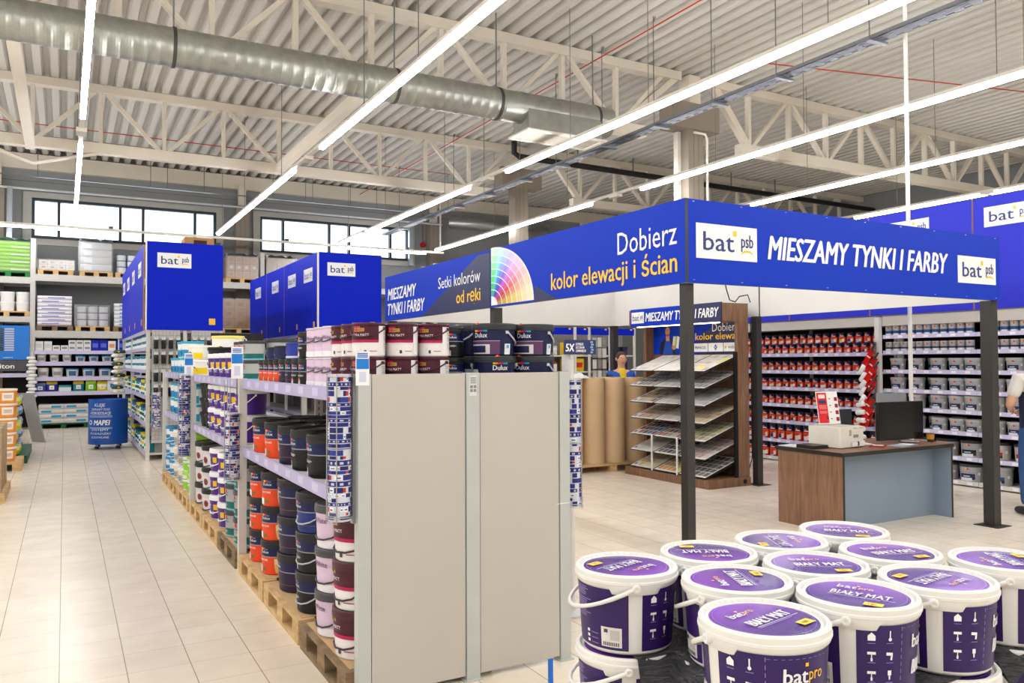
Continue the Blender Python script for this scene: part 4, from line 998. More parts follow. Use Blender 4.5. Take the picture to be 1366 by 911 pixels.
# goods in the aisle side of the first block: bottles and bags
def pouch(name, label, cat, w, d, h, c1, c2, c3):
    t = thing(name, label, cat); m = MB()
    def ring(k, sx, sy): return [(sx * math.cos(2 * PI * i / 12) * (1 if abs(math.cos(2 * PI * i / 12)) < .8 else 1.05), sy * math.sin(2 * PI * i / 12), k) for i in range(12)]
    rows = [ring(0, w * .46, d * .4), ring(h * .06, w * .5, d * .5), ring(h * .4, w * .5, d * .52), ring(h * .41, w * .5, d * .52), ring(h * .7, w * .5, d * .45), ring(h * .72, w * .5, d * .44), ring(h * .92, w * .47, d * .12), ring(h, w * .46, d * .05)]
    cs_ = [c1, c1, c2, c2, c1, c3, c3]
    m.grid(rows, lambda i, j: ('plastic', cs_[i]), True, True); m.face(rows[0][::-1], ('plastic', c1)); m.build('pouch', t)
    l = MB(); l.bx(-w * .22, w * .22, -d * .53 - .002, -d * .53, h * .2, h * .6, ('plastic', '#f2f2ee')); l.bx(-w * .12, w * .12, -d * .53 - .003, -d * .53 - .002, h * .3, h * .45, ('plastic', c3)); l.build('print', t)
    return t
def bottle(name, label, cat, r, h, c, cap):
    return round_tub(name, label, cat, r, r * .96, h, [(.8, c), (.86, cap), (1.0, cap)], None, deco=lambda b, rf, hh: (b.patch(-150, -30, .15 * hh, .6 * hh, rf, ('plastic', '#eef2f2'), .002), b.patch(-120, -60, .3 * hh, .5 * hh, rf, ('plastic', cap), .003)), n=12)
KB = {}
def KK(k, mk):
    if k not in KB: KB[k] = Proto(mk())
    return KB[k]
KK('teal', lambda: bottle('cleaner_bottle', '', 'bottle', .07, .27, '#12868c', '#0c4b5c')); KK('white', lambda: bottle('cleaner_bottle', '', 'bottle', .07, .24, '#e6e9ea', '#2d6fae')); KK('yel', lambda: bottle('cleaner_bottle', '', 'bottle', .07, .26, '#1c7f86', '#e6c51c')); KK('grn', lambda: bottle('cleaner_bottle', '', 'bottle', .065, .25, '#e9eceb', '#3f9a48'))
shelf_names = ('bottom', 'second', 'third', 'fourth', 'fifth')
for si, z in enumerate((.12, .62, 1.08, 1.52, 1.9)):
    for j in range(16):
        key = ('teal', 'white', 'yel', 'grn')[(j * 3 + si * 2 + (j // 3)) % 4] if si < 3 else ('white', 'grn', 'white')[(j + si) % 3]
        KB[key].put((B1['x0'] + .09, 14.95 + j * .36, z + .002), math.radians(-70), '%s bottle on the %s shelf, drum side blue block, %s from front' % ({'teal': 'teal', 'white': 'white', 'yel': 'yellow capped teal', 'grn': 'green capped white'}[key], shelf_names[si], ORD[j]), 'bottles in the tall blue block')
for j in range(5): KB['yel'].put((1.42 + j * .2, 14.83, .622), 0, 'yellow capped bottle behind the wire grid, %s from the aisle' % ORD[j], 'bottles in the tall blue block')
# boxes and small jars at the near end of the second block
KK('jar', lambda: round_tub('glass_jar', '', 'jar', .05, .05, .12, [(.75, '#a9a6a2'), (1, '#55504c')], None, n=12))
for si, z in enumerate((1.52, 1.9)):
    for j in range(8): KB['jar'].put((4.2 + j * .15, 14.9, z + .002), 0, 'small grey jar on the %s shelf under the rear blue board, %s from its corner' % (('lower', 'upper')[si], ORD[j]), 'jars under the rear blue boards')
    for j in range(14): KB['jar'].put((4.2, 15.1 + j * .38, z + .002), 0, 'small grey jar on the %s side shelf, rear blue block, %s from its corner' % (('lower', 'upper')[si], ORD[j]), 'jars under the rear blue boards')
# ---- pallet racking under the windows
RY = 23.1; BEAM = ('paintmetal', '#c3c1bb')
def rack(label, x0, x1, levels, posts):
    t = thing('pallet_rack', label, 'rack', (x0, RY, 0), group='pallet racks on the back wall'); w = x1 - x0
    for x in posts:
        for y in (0, .95): MB().bx(x - .055, x + .055, y, y + .08, 0, 4.75, BEAM).build('upright', t)
    for z0, z1 in levels:
        if z1 - z0 > .12:
            for y in (0, .98): MB().bx(.055, w - .055, y, y + .05, z0, z1, BEAM).build('beam', t)
            MB().bx(.055, w - .055, .05, .98, z1 - .04, z1 - .005, BEAM).build('deck', t)
        else:
            s = MB(); s.bx(.055, w - .055, .0, .98, z0 + .02, z1, SHELF); s = s.build('shelf_board', t)
            MB().bx(.06, w - .06, -.01, 0, z0, z1, RAIL2).build('price_rail', s)
    MB().bx(.06, w - .06, 1.0, 1.02, .0, 2.28, ('matte', '#1a1a1c')).build('backing', t)
    return t
LV = [(3.70, 3.87), (2.28, 2.46), (1.87, 1.96), (1.58, 1.68), (1.20, 1.30), (.83, .93)]
rack('grey pallet rack bay under the first window, with boxes and tubs below', -.70, 4.87, LV, (0, 5.57))
rack('grey pallet rack bay under the second window, behind the rear blue block', 4.87, 10.2, LV, (5.33,))
rack('grey pallet rack bay at the far left, with the green bags on top', -4.2, -.70, [(3.62, 3.78), (2.66, 2.80), (1.3, 1.4)], (0,))
def small_pallet(label, x, y, z, w=.82, d=.8, col='pine', h=.13):
    t = thing('wooden_pallet', label, 'pallet', (x, y, z), group='pallets on the back rack')
    for xx in (0, w / 2 - .06, w - .12): MB().bx(xx, xx + .12, 0, d, 0, h - .03, col).build('block_row', t)
    MB().bx(0, w, 0, d, h - .03, h, col).build('deck_board', t)
    return t
def wrapped_load(label, x, y, z, w, d, rows, cols, ch, colfn, cat='packed load', film=True, top=None, kind_='carton', group='packed loads on the back rack'):
    t = thing('wrapped_load', label, cat, (x, y, z), group=group); rnd = random.Random(hash(label) % 999)
    cw = w / cols
    for r in range(rows):
        for c in range(cols):
            m = MB(); cc = colfn(r, c); x0, x1, z0, z1 = c * cw + .004, (c + 1) * cw - .004, r * ch + .003, (r + 1) * ch - .003
            if kind_ == 'bag':
                ys = [-.02 * math.sin(PI * k / 6) - .01 for k in range(7)]
                rowsP = [[(x0 - .01 * rnd.random() + (x1 - x0) * j / 8, ys[k] - .015 * math.sin(PI * j / 8), z0 + (z1 - z0) * k / 6) for j in range(9)] for k in range(7)]
                m.grid(rowsP, ('plastic', cc[0])); m.bx(x0, x1, 0, d, z0 + .008, z1 - .008, ('plastic', cc[0]), 's')
                m.bx(x0 + (x1 - x0) * cc[2], x0 + (x1 - x0) * cc[3], -.047, -.012, z0 + .03, z1 - .03, ('plastic', cc[1]))
                m.build('bag', t)
            elif kind_ == 'tub':
                for yk in range(1):
                    R = min(cw, .4) / 2 - .008
                    m.lathe([(.001, 0), (R * .9, 0), (R, (z1 - z0) * .86), (R + .006, (z1 - z0) * .86), (R + .006, z1 - z0), (.001, z1 - z0)], [('plastic', cc[0])] * 2 + [('plastic', cc[1])] * 3, 16, ((x0 + x1) / 2, R, z0))
                    m.patch(-140, -70, .2 * (z1 - z0), .6 * (z1 - z0), lambda q: 0, ('plastic', cc[1])) if False else None
                m.build('tub', t)
            else:
                m.bx(x0, x1, 0, d, z0, z1, ('card', cc[0])); m.bx(x0 + (x1 - x0) * .3, x0 + (x1 - x0) * .75, -.003, 0, z0 + (z1 - z0) * .3, z0 + (z1 - z0) * .7, ('card', cc[1])); m.build('carton', t)
    H_ = rows * ch
    if kind_ == 'tub': 
        MB().bx(.02, w - .02, min(cw, .4) + .0, d, 0, H_ - .01, ('plastic', '#b9b9bb')).build('rear_row', t)
    if film:
        f = MB(); f.bx(-.05, w + .02, -.06, d + .01, 0, H_ + .02, 'film', 'b')
        f.build('stretch_film', t)
    if top:
        f = MB(); rr = []
        for k in range(5): rr.append([(-.03 + (w + .06) * j / 8, -.06 + (d * .9) * k / 4, H_ + .02 + .09 * abs(math.sin(j * 1.3 + k)) * (1 if k < 3 else .6)) for j in range(9)])
        f.grid(rr, ('plastic', top)); f.build('loose_film', t)
    return t
RZ1, RZ2 = 3.872, 2.462
small_pallet('pallet of small white boxes on the top rack level', -.6, RY + .06, RZ1, .78); wrapped_load('low load of small white boxes on the top rack level', -.58, RY + .08, RZ1 + .132, .78, .75, 2, 4, .12, lambda r, c: ('#e3dfda', '#c9ada0'))
small_pallet('pallet under the tall wrapped white load on the top rack level', .32, RY + .05, RZ1, .76); wrapped_load('tall clear wrapped load of white sacks on the top rack level', .34, RY + .07, RZ1 + .132, .72, .75, 4, 1, .185, lambda r, c: ('#d6d5d6', '#efefef', .1, .35), kind_='bag', top='#cfd8e2')
small_pallet('pallet under blue wrapped tubs beside the tall white load', 1.14, RY + .05, RZ1, .6); wrapped_load('blue wrapped tubs beside the tall white load on the rack', 1.16, RY + .07, RZ1 + .132, .5, .7, 3, 2, .16, lambda r, c: ('#d3d6da', '#3f6f9c'), kind_='tub', film=False)
small_pallet('old pallet under white and violet sacks', -.62, RY + .06, RZ2, .8, .8, 'pine_old'); wrapped_load('white and violet sacks stacked on the second rack level', -.6, RY + .07, RZ2 + .132, .76, .75, 8, 1, .093, lambda r, c: ('#e2e0e8', '#8f8fc6', (.12, .3)[r % 2], (.62, .8)[r % 2]), kind_='bag', film=False)
small_pallet('pallet under the wrapped white tubs on the second rack level', .24, RY + .05, RZ2, .78); wrapped_load('wrapped white tubs with grey lids on the second rack level', .26, RY + .07, RZ2 + .132, .74, .75, 3, 3, .175, lambda r, c: ('#dcdde0', '#74767c'), kind_='tub')
small_pallet('pallet under blue sacks half hidden by the tall blue block', 1.1, RY + .05, RZ2, .8, .8, 'pine_old'); wrapped_load('blue and white sacks half hidden by the tall blue block', 1.12, RY + .07, RZ2 + .132, .6, .75, 6, 1, .1, lambda r, c: ('#d9dde2', '#6f9fc9', .2, .7), kind_='bag', film=False)
small_pallet('pallet under wrapped brown cartons right of the first blue block, top level', 3.9, RY + .05, RZ1, .86); wrapped_load('wrapped brown cartons with pale film on top, top rack level', 3.93, RY + .07, RZ1 + .132, .82, .75, 3, 4, .2, lambda r, c: ('#b18d6c', '#c9c6cc' if r % 2 else '#a5815f'), top='#bcd3e6')
small_pallet('pallet under brown cartons beyond the rack upright, top level', 5.0, RY + .05, RZ1, .8); wrapped_load('brown cartons beyond the rack upright, top level', 5.02, RY + .07, RZ1 + .132, .8, .75, 3, 3, .2, lambda r, c: ('#9c7454', '#8a6546'), top='#c9b8a4')
small_pallet('pallet under wrapped brown cartons on the second level', 3.75, RY + .05, RZ2, 1.0); wrapped_load('heap of wrapped brown cartons with a white sheet, second rack level', 3.8, RY + .07, RZ2 + .132, .98, .75, 3, 3, .27, lambda r, c: ('#a07a5c', '#f0eeea' if (r, c) == (2, 2) else '#8f6b4e'))
small_pallet('pallet of stacked white goods over the rear blue block', 7.15, RY + .05, RZ1, .8); wrapped_load('wrapped white goods seen over the rear blue block', 7.17, RY + .07, RZ1 + .132, .76, .75, 6, 2, .12, lambda r, c: ('#d6d6d4', '#efefef'), top='#cfd6dd')
wrapped_load('flat brown cartons lying on the first tall blue block', 1.85, 15.2, 3.72, .5, .5, 1, 1, .17, lambda r, c: ('#b58a5c', '#4a3424'), cat='cartons', film=False)
tag(MB().bx(0, .13, 0, .02, 0, .13, ('plastic', '#123b2a')).build('exit_sign', None, (2.36, 15.4, 3.71)), 'small dark green sign beside the cartons on the blue block', 'sign')
# far left bay
t = small_pallet('green pallet under the green sacks', -1.7, RY + .05, 3.782, .95, .8); 
for c in t.children: c.data.materials[0] = MATS['plastic']; 
for c in t.children:
    a = c.data.color_attributes['Col']; a.data.foreach_set('color', [*lin('#1f7a3c'), 1.0] * len(a.data))
wrapped_load('bright green sacks on a green pallet, top of the left rack', -1.68, RY + .07, 3.782 + .132, .92, .75, 8, 1, .092, lambda r, c: ('#8ed02c', '#e4ecd8', (.55, .05)[r % 2], (.98, .3)[r % 2]), kind_='bag', top='#a9c9e6')
small_pallet('pallet under white round buckets on the left rack', -1.75, RY + .05, 2.802, 1.0); wrapped_load('white round buckets in two tiers on the left rack', -1.74, RY + .07, 2.802 + .132, 1.0, .75, 2, 3, .24, lambda r, c: ('#eae9e6', '#f3f3f1'), kind_='tub', film=False)
t = thing('sample_board', 'bright blue flooring sample board lettered Arbiton on the left rack', 'display board', (-2.0, RY - .04, 1.45))
m = MB(); m.bx(0, 1.24, 0, .03, .28, 1.12, ('panel', '#1478d4'))
m.build('board', t)
for r in range(10):
    for c, cc in enumerate(('#2c55a8', '#45474d', '#b9c3d9')):
        q = MB(); q.bx(.28 + c * .22, .28 + c * .22 + .2, -.012, 0, .5 + r * .057, .54 + r * .057, ('plastic', cc)); q.build('sample', t)
m = MB(); m.bx(0, 1.24, -.02, .03, 0, .27, ('panel', '#4a4a4c')); m.text('Arbiton', plane((.62, -.021, .07), X_, Z_, .003), .12, WL, bold=.03, width=.62); m.text('LAMINATE', plane((.8, -.001, .32), X_, Z_, .003), .03, WL); m.build('name_panel', t)
# goods on the lower rack shelves
def carton(name, label, cat, w, d, h, c, c2):
    t = thing(name, label, cat); MB().bx(-w / 2, w / 2, 0, d, 0, h, ('card', c)).build('carton_body', t)
    m = MB(); m.bx(-w * .35, w * .35, -.003, 0, h * .3, h * .7, ('card', c2)); m.build('print', t); return t
KK('wbox', lambda: carton('small_box', '', 'box', .17, .2, .23, '#e6e4e0', '#cfcfd0')); KK('wbox2', lambda: carton('small_box', '', 'box', .16, .2, .13, '#e6e4e0', '#8d8fa0')); KK('bbox', lambda: carton('small_box', '', 'box', .18, .2, .27, '#2430a8', '#5b6fd0'))
for k, x in enumerate((-.55, -.36)): KB['wbox'].put((x, RY + .05, 1.962), 0, 'tall white box on the rack, %s from the upright' % ORD[k], 'boxes on the back rack')
for k, x in enumerate((-.18, 0.0)): KB['wbox2'].put((x, RY + .05, 1.962), 0, 'low white box on the rack beside tall ones, %s' % ORD[k], 'boxes on the back rack')
for k, x in enumerate((.17, .34, .51)):
    for j in range(2): KB['wbox2'].put((x, RY + .05, 1.962 + j * .132), 0, 'white box in the doubled rack row, %s, %s' % (ORD[k], ('lower', 'upper')[j]), 'boxes on the back rack')
for k, x in enumerate((.69, .88, 1.27, 1.46, 1.65, 1.84)): KB['bbox'].put((x, RY + .05, 1.962), 0, 'deep blue box on the rack, %s from the white boxes' % ORD[k], 'boxes on the back rack')
KK('wbox3', lambda: carton('small_box', '', 'box', .17, .2, .25, '#efe9e2', '#e7a07c')).put((1.075, RY + .05, 1.962), 0, 'white and orange box between blue boxes on the rack', 'boxes on the back rack')
KK('wtub', lambda: round_tub('glue_tub', '', 'tub', .09, .1, .18, [(.1, '#e2e0db'), (1, '#e2e0db')], '#d2d0cb', .02, None, deco_plainlabel, n=14)); KK('btub', lambda: round_tub('glue_tub', '', 'tub', .1, .115, .15, [(.1, '#dcdfe2'), (1, '#cfd4da')], '#1f7ab8', .03, None, lambda b, rf, h: b.patch(-125, -55, .1 * h, .7 * h, rf, ('plastic', '#5a6f8c'), .002), n=14))
KK('btub2', lambda: round_tub('glue_tub', '', 'tub', .13, .145, .2, [(.1, '#dcdfe2'), (1, '#cfd4da')], '#1f7ab8', .03, None, lambda b, rf, h: b.patch(-125, -55, .1 * h, .7 * h, rf, ('plastic', '#45608a'), .002), n=14)); KK('wtub2', lambda: round_tub('glue_tub', '', 'tub', .11, .125, .22, [(.1, '#e2e0db'), (1, '#e2e0db')], '#d2d0cb', .02, None, deco_plainlabel, n=14))
for k, x in enumerate((-.5, -.22, .06)): KB['wtub'].put((x, RY + .14, 1.682), 0, 'small white tub on the rack shelf under the boxes, %s from the upright' % ORD[k], 'tubs on the back rack')
for k in range(6): KB['btub'].put((.36 + k * .3, RY + .14, 1.682), 0, 'blue lidded tub on the rack shelf under the boxes, %s of its row' % ORD[k], 'tubs on the back rack')
for k, x in enumerate((-.46, -.15)): KB['wtub2'].put((x, RY + .16, 1.302), 0, 'white tub on the third rack shelf, %s from the upright' % ORD[k], 'tubs on the back rack')
for k in range(5): KB['btub2'].put((.18 + k * .37, RY + .16, 1.302), 0, 'wide blue lidded tub on the third rack shelf, %s of its row' % ORD[k], 'tubs on the back rack')
for k, (x, c1, c2, c3) in enumerate(((-.52, '#40539a', '#40539a', '#7d8bc0'), (-.27, '#3437a8', '#3437a8', '#e5c62a'), (.32, '#1f86a8', '#1f86a8', '#e5c62a'), (.6, '#7ec92a', '#7ec92a', '#b9e04a'), (.86, '#efe04a', '#f2f0d8', '#e8d52a'))):
    pouch('grout_bag', '%s grout bag standing on the lowest rack shelf' % ('grey blue', 'blue and yellow', 'teal and yellow', 'lime green', 'pale yellow')[k], 'bag', .24, .14, (.22, .25, .25, .255, .24)[k], c1, c2, c3).location = (x, RY + .12, .932)
for k, x in enumerate((1.18, 1.62)):
    c = carton('paint_box', 'white and blue box on the lowest rack shelf, ' + ('fully visible', 'behind the drum')[k], 'box', .4, .25, .255, '#e9edf0', '#1d86b8'); c.location = (x, RY + .05, .932)
for k in range(3): tag(MB().rbx((0, 0, .025), (.28, .2, .048), ('plastic', '#e4e7ea' if k < 2 else '#3aa0b0'), 0, .02).build('flat_packet', None, (0.02, RY + .15, .932 + k * .05)), 'flat packet in the little pile on the lowest rack shelf, ' + ('bottom', 'middle', 'top')[k] + ' one', 'packet', 'flat packets')
# floor level of the rack
for k, (x, w) in enumerate(((-.58, 1.15), (.72, .9))):
    t = small_pallet('green pallet on the floor under the rack, ' + ('under the cement sacks', 'under the blue canisters')[k], x, RY + .05, 0.0, w, .8)
    for c in t.children:
        c.data.materials[0] = MATS['plastic']; a = c.data.color_attributes['Col']; a.data.foreach_set('color', [*lin('#14602f'), 1.0] * len(a.data))
wrapped_load('white and blue cement sacks on the green floor pallet', -.55, RY + .07, .132, 1.1, .7, 4, 2, .12, lambda r, c: ('#d8d6d2', '#3a9ac4', (.1, .5)[(r + c) % 2], (.5, .9)[(r + c) % 2]), kind_='bag', film=False)
for k in range(3):
    t = thing('canister', 'blue canister on the green floor pallet, ' + ('next to the cement sacks', 'second from the sacks', 'third from the sacks')[k], 'canister', (.92 + k * .33, RY + .2, .132), group='blue canisters')
    MB().rbx((0, 0, .17), (.29, .25, .34), ('plastic', '#1d3fb8'), 0, .03).build('canister_body', t)
    m = MB(); m.bx(-.08, .08, -.128, -.125, .1, .28, ('plastic', '#dfe6f2')); m.build('label', t)
    m = MB(); m.tube([(-.09, 0, .34), (-.07, 0, .4), (.05, 0, .4), (.07, 0, .34)], .015, ('plastic', '#1d3fb8'), 6); m.build('handle', t)
# ---- round display drum
t = thing('display_drum', 'round blue display drum on castors with white lettering MAPEI', 'display drum', (.75, 17.3, 0), math.radians(-6)); R = .345
m = MB(); m.lathe([(.001, .1), (R, .1), (R, .95), (R - .02, .95), (R - .02, .93), (.001, .93)], ('panel', '#1556b4'), 36); rf = lambda z: R
for k, (txt, z, hh, w, b) in enumerate((('KLEJE', .82, .06, .2, .02), ('ZAPRAWY FUGI', .745, .045, .36, .01), ('HYDROIZOLACJE', .67, .055, .4, .02), ('SYSTEMY', .36, .05, .34, .02), ('POSADZKI', .29, .04, .4, .01), ('BUDOWLANE', .22, .04, .34, .01))):
    m.text(txt, cyl(rf, -112, z, .003), hh, ('panel', '#e6edf6'), bold=b, shear=.15, width=w)
m.text('MAPEI', cyl(rf, -106, .47, .003), .1, ('panel', '#f4f7fb'), bold=.05, shear=.2, width=.3)
ringp = [(.045 * math.cos(k * PI / 7), .045 * math.sin(k * PI / 7)) for k in range(14)]
m.face([cyl(rf, -145, .52, .003)(*p) for p in ringp], ('panel', '#f4f7fb')); m.face([cyl(rf, -145, .52, .005)(x * .6, y * .6) for x, y in ringp], ('panel', '#1556b4'))
for z in (.62, .42, .64, .40): m.patch(-150, -75, z, z + .006, rf, ('panel', '#e6edf6'), .003)
m.build('drum', t)
for k in range(4):
    a = PI / 4 + k * PI / 2; c = MB(); c.lathe([(.001, -.02), (.04, -.02), (.04, .02), (.001, .02)], ('plastic', '#1c1c1c'), 12); c.bx(-.02, .02, -.02, .02, .02, .07, ('steel', '#777777'))
    o = c.build('castor', t); o.location = (.26 * math.cos(a), .26 * math.sin(a), .04)
# hanging strips of small goods
for lab, x, y, z0, n_, sc_, grp in (('hanging strip of white and green packs beside the blue drum', 1.02, 19.2, 1.0, 11, 1.0, 0), ('hanging strip of white rolls on the rack upright at far left', -.7, 23.03, .8, 12, .8, 1)):
    t = thing('hanging_strip', lab, 'hanging strip', (x, y, z0))
    MB().bx(-.012, .012, -.004, .004, -.1, n_ * .085 + (.1 if grp else .25), ('plastic', '#d8d8d8')).build('strip', t)
    if not grp: MB().tube([(0, 0, n_ * .085 + .2), (.165, 0, n_ * .085 + .21)], .006, ('steel', '#a9a9a9'), 5).build('hook', t)
    for k in range(n_):
        m = MB(); cc = '#ecebe6' if grp else ('#eeeeea', '#2f4a2c', '#efefeb')[k % 3]
        m.lathe([(.001, 0), (.1 * sc_, .0), (.13 * sc_, .03), (.1 * sc_, .07), (.001, .075)], ('plastic', cc), 10, (.02 * (-1) ** k, -.02, k * .085), squash=.6)
        if not grp: m.bx(-.02, .02, -.115, -.09, k * .085 + .02, k * .085 + .05, ('plastic', '#e4c93a'))
        m.build('pack', t)
# ---- left edge of the aisle
t = small_pallet('pine pallet under the orange buckets at the aisle edge', -1.42, 14.35, 0, .86, .95, h=.14)
ob = Proto(round_tub('paint_bucket', '', 'paint bucket', .15, .165, .215, [(.1, '#f0a03a'), (1, '#f0932b')], '#f3e6d6', .03, None, lambda b, rf, h: (b.patch(-120, -60, .2 * h, .75 * h, rf, ('plastic', '#f2ece4'), .002), b.patch(-110, -70, .35 * h, .6 * h, rf, ('plastic', '#d9c4b4'), .004)), n=20))
for k in range(5):
    for j in range(2): ob.put((-.8 - j * .365, 14.62, .142 + k * .223), math.radians(20), 'orange bucket at the aisle edge, %s tier from the floor, %s column' % (ORD[k], ('aisle', 'inner')[j]), 'orange buckets')
t = small_pallet('green pallet under the yellow bags at the aisle edge', -1.3, 15.4, 0, .78, 2.2)
for c in t.children: c.data.materials[0] = MATS['plastic']; a = c.data.color_attributes['Col']; a.data.foreach_set('color', [*lin('#12562b'), 1.0] * len(a.data))
yb = Proto(pouch('mortar_bag', '', 'bag', .42, .3, .2, '#e6dc1e', '#f0ee8a', '#8dbf2a'))
for k in range(5):
    for j in range(2): yb.put((-.78 - .05 * (k % 2), 15.62 + j * .45, .135 + k * .202), math.radians(-90 + 60 * 0), 'yellow bag at the aisle edge, %s from the floor, %s pile' % (ORD[k], ('nearer', 'farther')[j]), 'yellow bags')
bb2 = Proto(pouch('mortar_bag', '', 'bag', .42, .3, .2, '#6f9fc8', '#cfdcea', '#c84a4a'))
for k in range(5):
    for j in range(2): bb2.put((-.8, 16.54 + j * .45, .135 + k * .202), math.radians(-90), 'blue and white bag beyond the yellow bags, %s from the floor, %s pile' % (ORD[k], ('nearer', 'farther')[j]), 'blue bags')
for k in range(6):
    for j in range(3):
        c = carton('floor_carton', 'brown carton by the aisle edge, %s tier, %s along the aisle' % (ORD[k], ORD[j]), 'box', .3, .36, .125, '#b49a78', '#7aa088'); c['group'] = 'brown cartons by the aisle'
        c.location = (-1.0, 11.3 + j * .42, .12 + k * .128); c.rotation_euler = (0, 0, -PI / 2); 
small_pallet('pallet under the brown cartons at the aisle edge', -1.02, 11.12, 0, .42, 1.3, h=.118)
# low white shelf row behind the floor goods and a leaning board
t = thing('shelf_unit', 'low white shelf end behind the orange buckets at the left edge', 'shelf unit', (-2.36, 16.6, 0))
for y in (0, 1.2, 2.4, 3.6): MB().bx(.95, 1.0, y, y + .05, 0, 1.28, SHELF).build('post', t)
for z in (.3, .8, 1.15): MB().bx(0, 1, .05, 3.6, z, z + .03, SHELF).build('shelf_board', t)
MB().bx(.99, 1.0, .05, 3.6, 1.14, 1.2, RAIL).build('price_rail', t)
t = thing('leaning_board', 'grey panel leaning back at the end of the left aisle row', 'panel', (-.52, 19.6, 0), math.radians(8))
m = MB(); m.face([(-.05, 0, 0), (.14, -.3, 0), (-.06, -.1, 1.02), (-.25, .2, 1.02)], ('paintmetal', '#9c9a97')); m.face([(-.05, .02, 0), (.14, -.28, 0), (-.06, -.08, 1.02), (-.25, .22, 1.02)], ('paintmetal', '#8c8a87'))
for a, b in (((-.05, 0, 0), (-.25, .2, 1.02)), ((.14, -.3, 0), (-.06, -.1, 1.02))): m.tube([a, b], .014, ('paintmetal', '#a9a7a4'), 4)
m.build('panel_sheet', t)
# ---------------------------------------------------------------- wall shelving on the right
WX = 10.2; WD = .46
BLK = ('matte', '#161516')
def wall_bay(label, ya, yb, zs, trim_z=2.13):
    t = thing('paint_shelf', label, 'shelf', (WX, ya, 0), group='wall shelf bays of tinted paint'); L = yb - ya
    MB().bx(WD - .02, WD, 0, L, 0, 2.3, BLK).build('backing', t)
    for z in zs:
        s = MB(); s.bx(.012, WD - .02, .0, L, z - .03, z, SHELF); s = s.build('shelf_board', t)
        r = MB(); r.bx(0, .012, .004, L - .004, z - .042, z + .012, RAIL2 if z > .1 else SHELF)
        k = .08
        while k < L - .12: r.bx(-.0015, 0, k, k + .07, z - .032, z + .002, ('plastic', '#f2f0fa')); k += .19
        r.build('price_rail', s)
    MB().bx(-.005, WD, 0, L, trim_z, 2.27, ('paintmetal', '#c9c4bb')).build('top_trim', t)
    for y in (0, L - .03): MB().bx(WD - .03, WD - .02, y, y + .03, 0, 2.2, SHELF).build('post', t)
    return t
RED_Z = (1.742, 1.471, 1.201, .93, .659, .349, .06)
GREY_Z = (1.987, 1.764, 1.496, 1.227, .975, .697, .372, .06)
wall_bay('wall shelf bay of red paint cans next to the roller strip', 7.46, 8.98, RED_Z)
wall_bay('wall shelf bay of red paint cans behind the sample stand', 8.98, 10.5, RED_Z)
wall_bay('wall shelf bay of grey tubs behind the monitor', 6.02, 7.36, GREY_Z)
wall_bay('wall shelf bay of grey tubs behind the standing customer', 4.5, 6.02, GREY_Z)
tag(MB().bx(10.13, 10.2, 7.37, 7.44, 0, 2.25, ('paintmetal', '#dad7d0')).build('shelf_post'), 'white post between the red cans and the grey tubs', 'post')
t = thing('header_board', 'tall purple blue board row over the wall shelves with two white plates', 'board', (WX - .03, 4.4, 2.28))
for a, b in ((0, 1.61), (1.63, 3.13), (3.15, 4.6), (4.62, 6.1)):
    s = MB(); s.bx(0, .03, a, b, 0, 1.43, {'*': EDGE, 'w': 'violet_board'}); s = s.build('board', t)
    if a < 3: logo(s, (-.001, b - .14 if a < 1 else b - .32, 1.04), Yn, Z_, .60, .25)

# red cans
SWATCH = ('#e9d9c8', '#e8e6e2', '#d9c24a', '#d7443c', '#27305f', '#2a2a2c', '#8fb3cf', '#e2cbb0', '#b58fb0', '#6f8a5c', '#d98a4a')
def deco_red(sw):
    def f(b, rf, h):
        spectrum(b, cyl(rf, -95, .70 * h, .002), .05); b.patch(-125, -65, .655 * h, .70 * h, rf, ('plastic', '#f2f2f2'), .0015, 20)
        b.patch(-150, -30, .50 * h, .56 * h, rf, ('plastic', '#e9582a'), .0015, 20); b.patch(-70, -40, .2 * h, .5 * h, rf, ('plastic', '#ee8a3a'), .0015, 15)
        b.patch(-130, -85, .13 * h, .36 * h, rf, ('plastic', sw), .002, 15); b.patch(-85, -55, .13 * h, .40 * h, rf, ('plastic', '#e9e6e6'), .002, 15)
        b.patch(-130, -85, .05 * h, .13 * h, rf, ('plastic', '#9fc4e6'), .002, 15)
    return f
def red_can(sw, r, h):
    t = round_tub('paint_can', '', 'paint can', r, r, h, [(.58, '#d8301d'), (.63, '#b81f16'), (.93, '#191c46')], None, deco=deco_red(sw), n=18)
    m = MB(); m.lathe([(r - .002, h * .93), (r + .003, h * .93), (r + .003, h), (r - .006, h), (r - .01, h - .006), (.001, h - .006)], ('plastic', '#22243a'), 18); m.build('lid', t)
    return t
RC = [Proto(red_can(c, .056, .158)) for c in SWATCH]; RL = [Proto(red_can(c, .068, .255)) for c in SWATCH[:5]]; RB = [Proto(red_can(c, .068, .232)) for c in SWATCH[:4]]
rr = random.Random(5)
zname = ('top', 'second', 'third', 'fourth', 'fifth', 'sixth', 'bottom')
RFACE = math.radians(-90)
for si, z in enumerate(RED_Z):
    if si < 5:
        n_ = 20; stepy = .1475
        for tier in range(2 if si == 0 else 1):
            for j in range(n_):
                rr.choice(RC).put((WX + .075 + (.1 if tier else 0), 7.56 + j * stepy + (.02 if tier else 0), z + .002 + tier * .16), RFACE + .45, 'red can on the %s red shelf%s, %s from the white post' % (zname[si], (', lower row', ', upper row')[tier] if si == 0 else '', ORD[j]), 'red cans on the wall shelves')
    else:
        for j in range(17): rr.choice(RL if si == 5 else RB).put((WX + .085, 7.57 + j * .172, z + .002), RFACE + .45, 'tall red can on the %s red shelf, %s from the white post' % (zname[si], ORD[j]), 'red cans on the wall shelves')
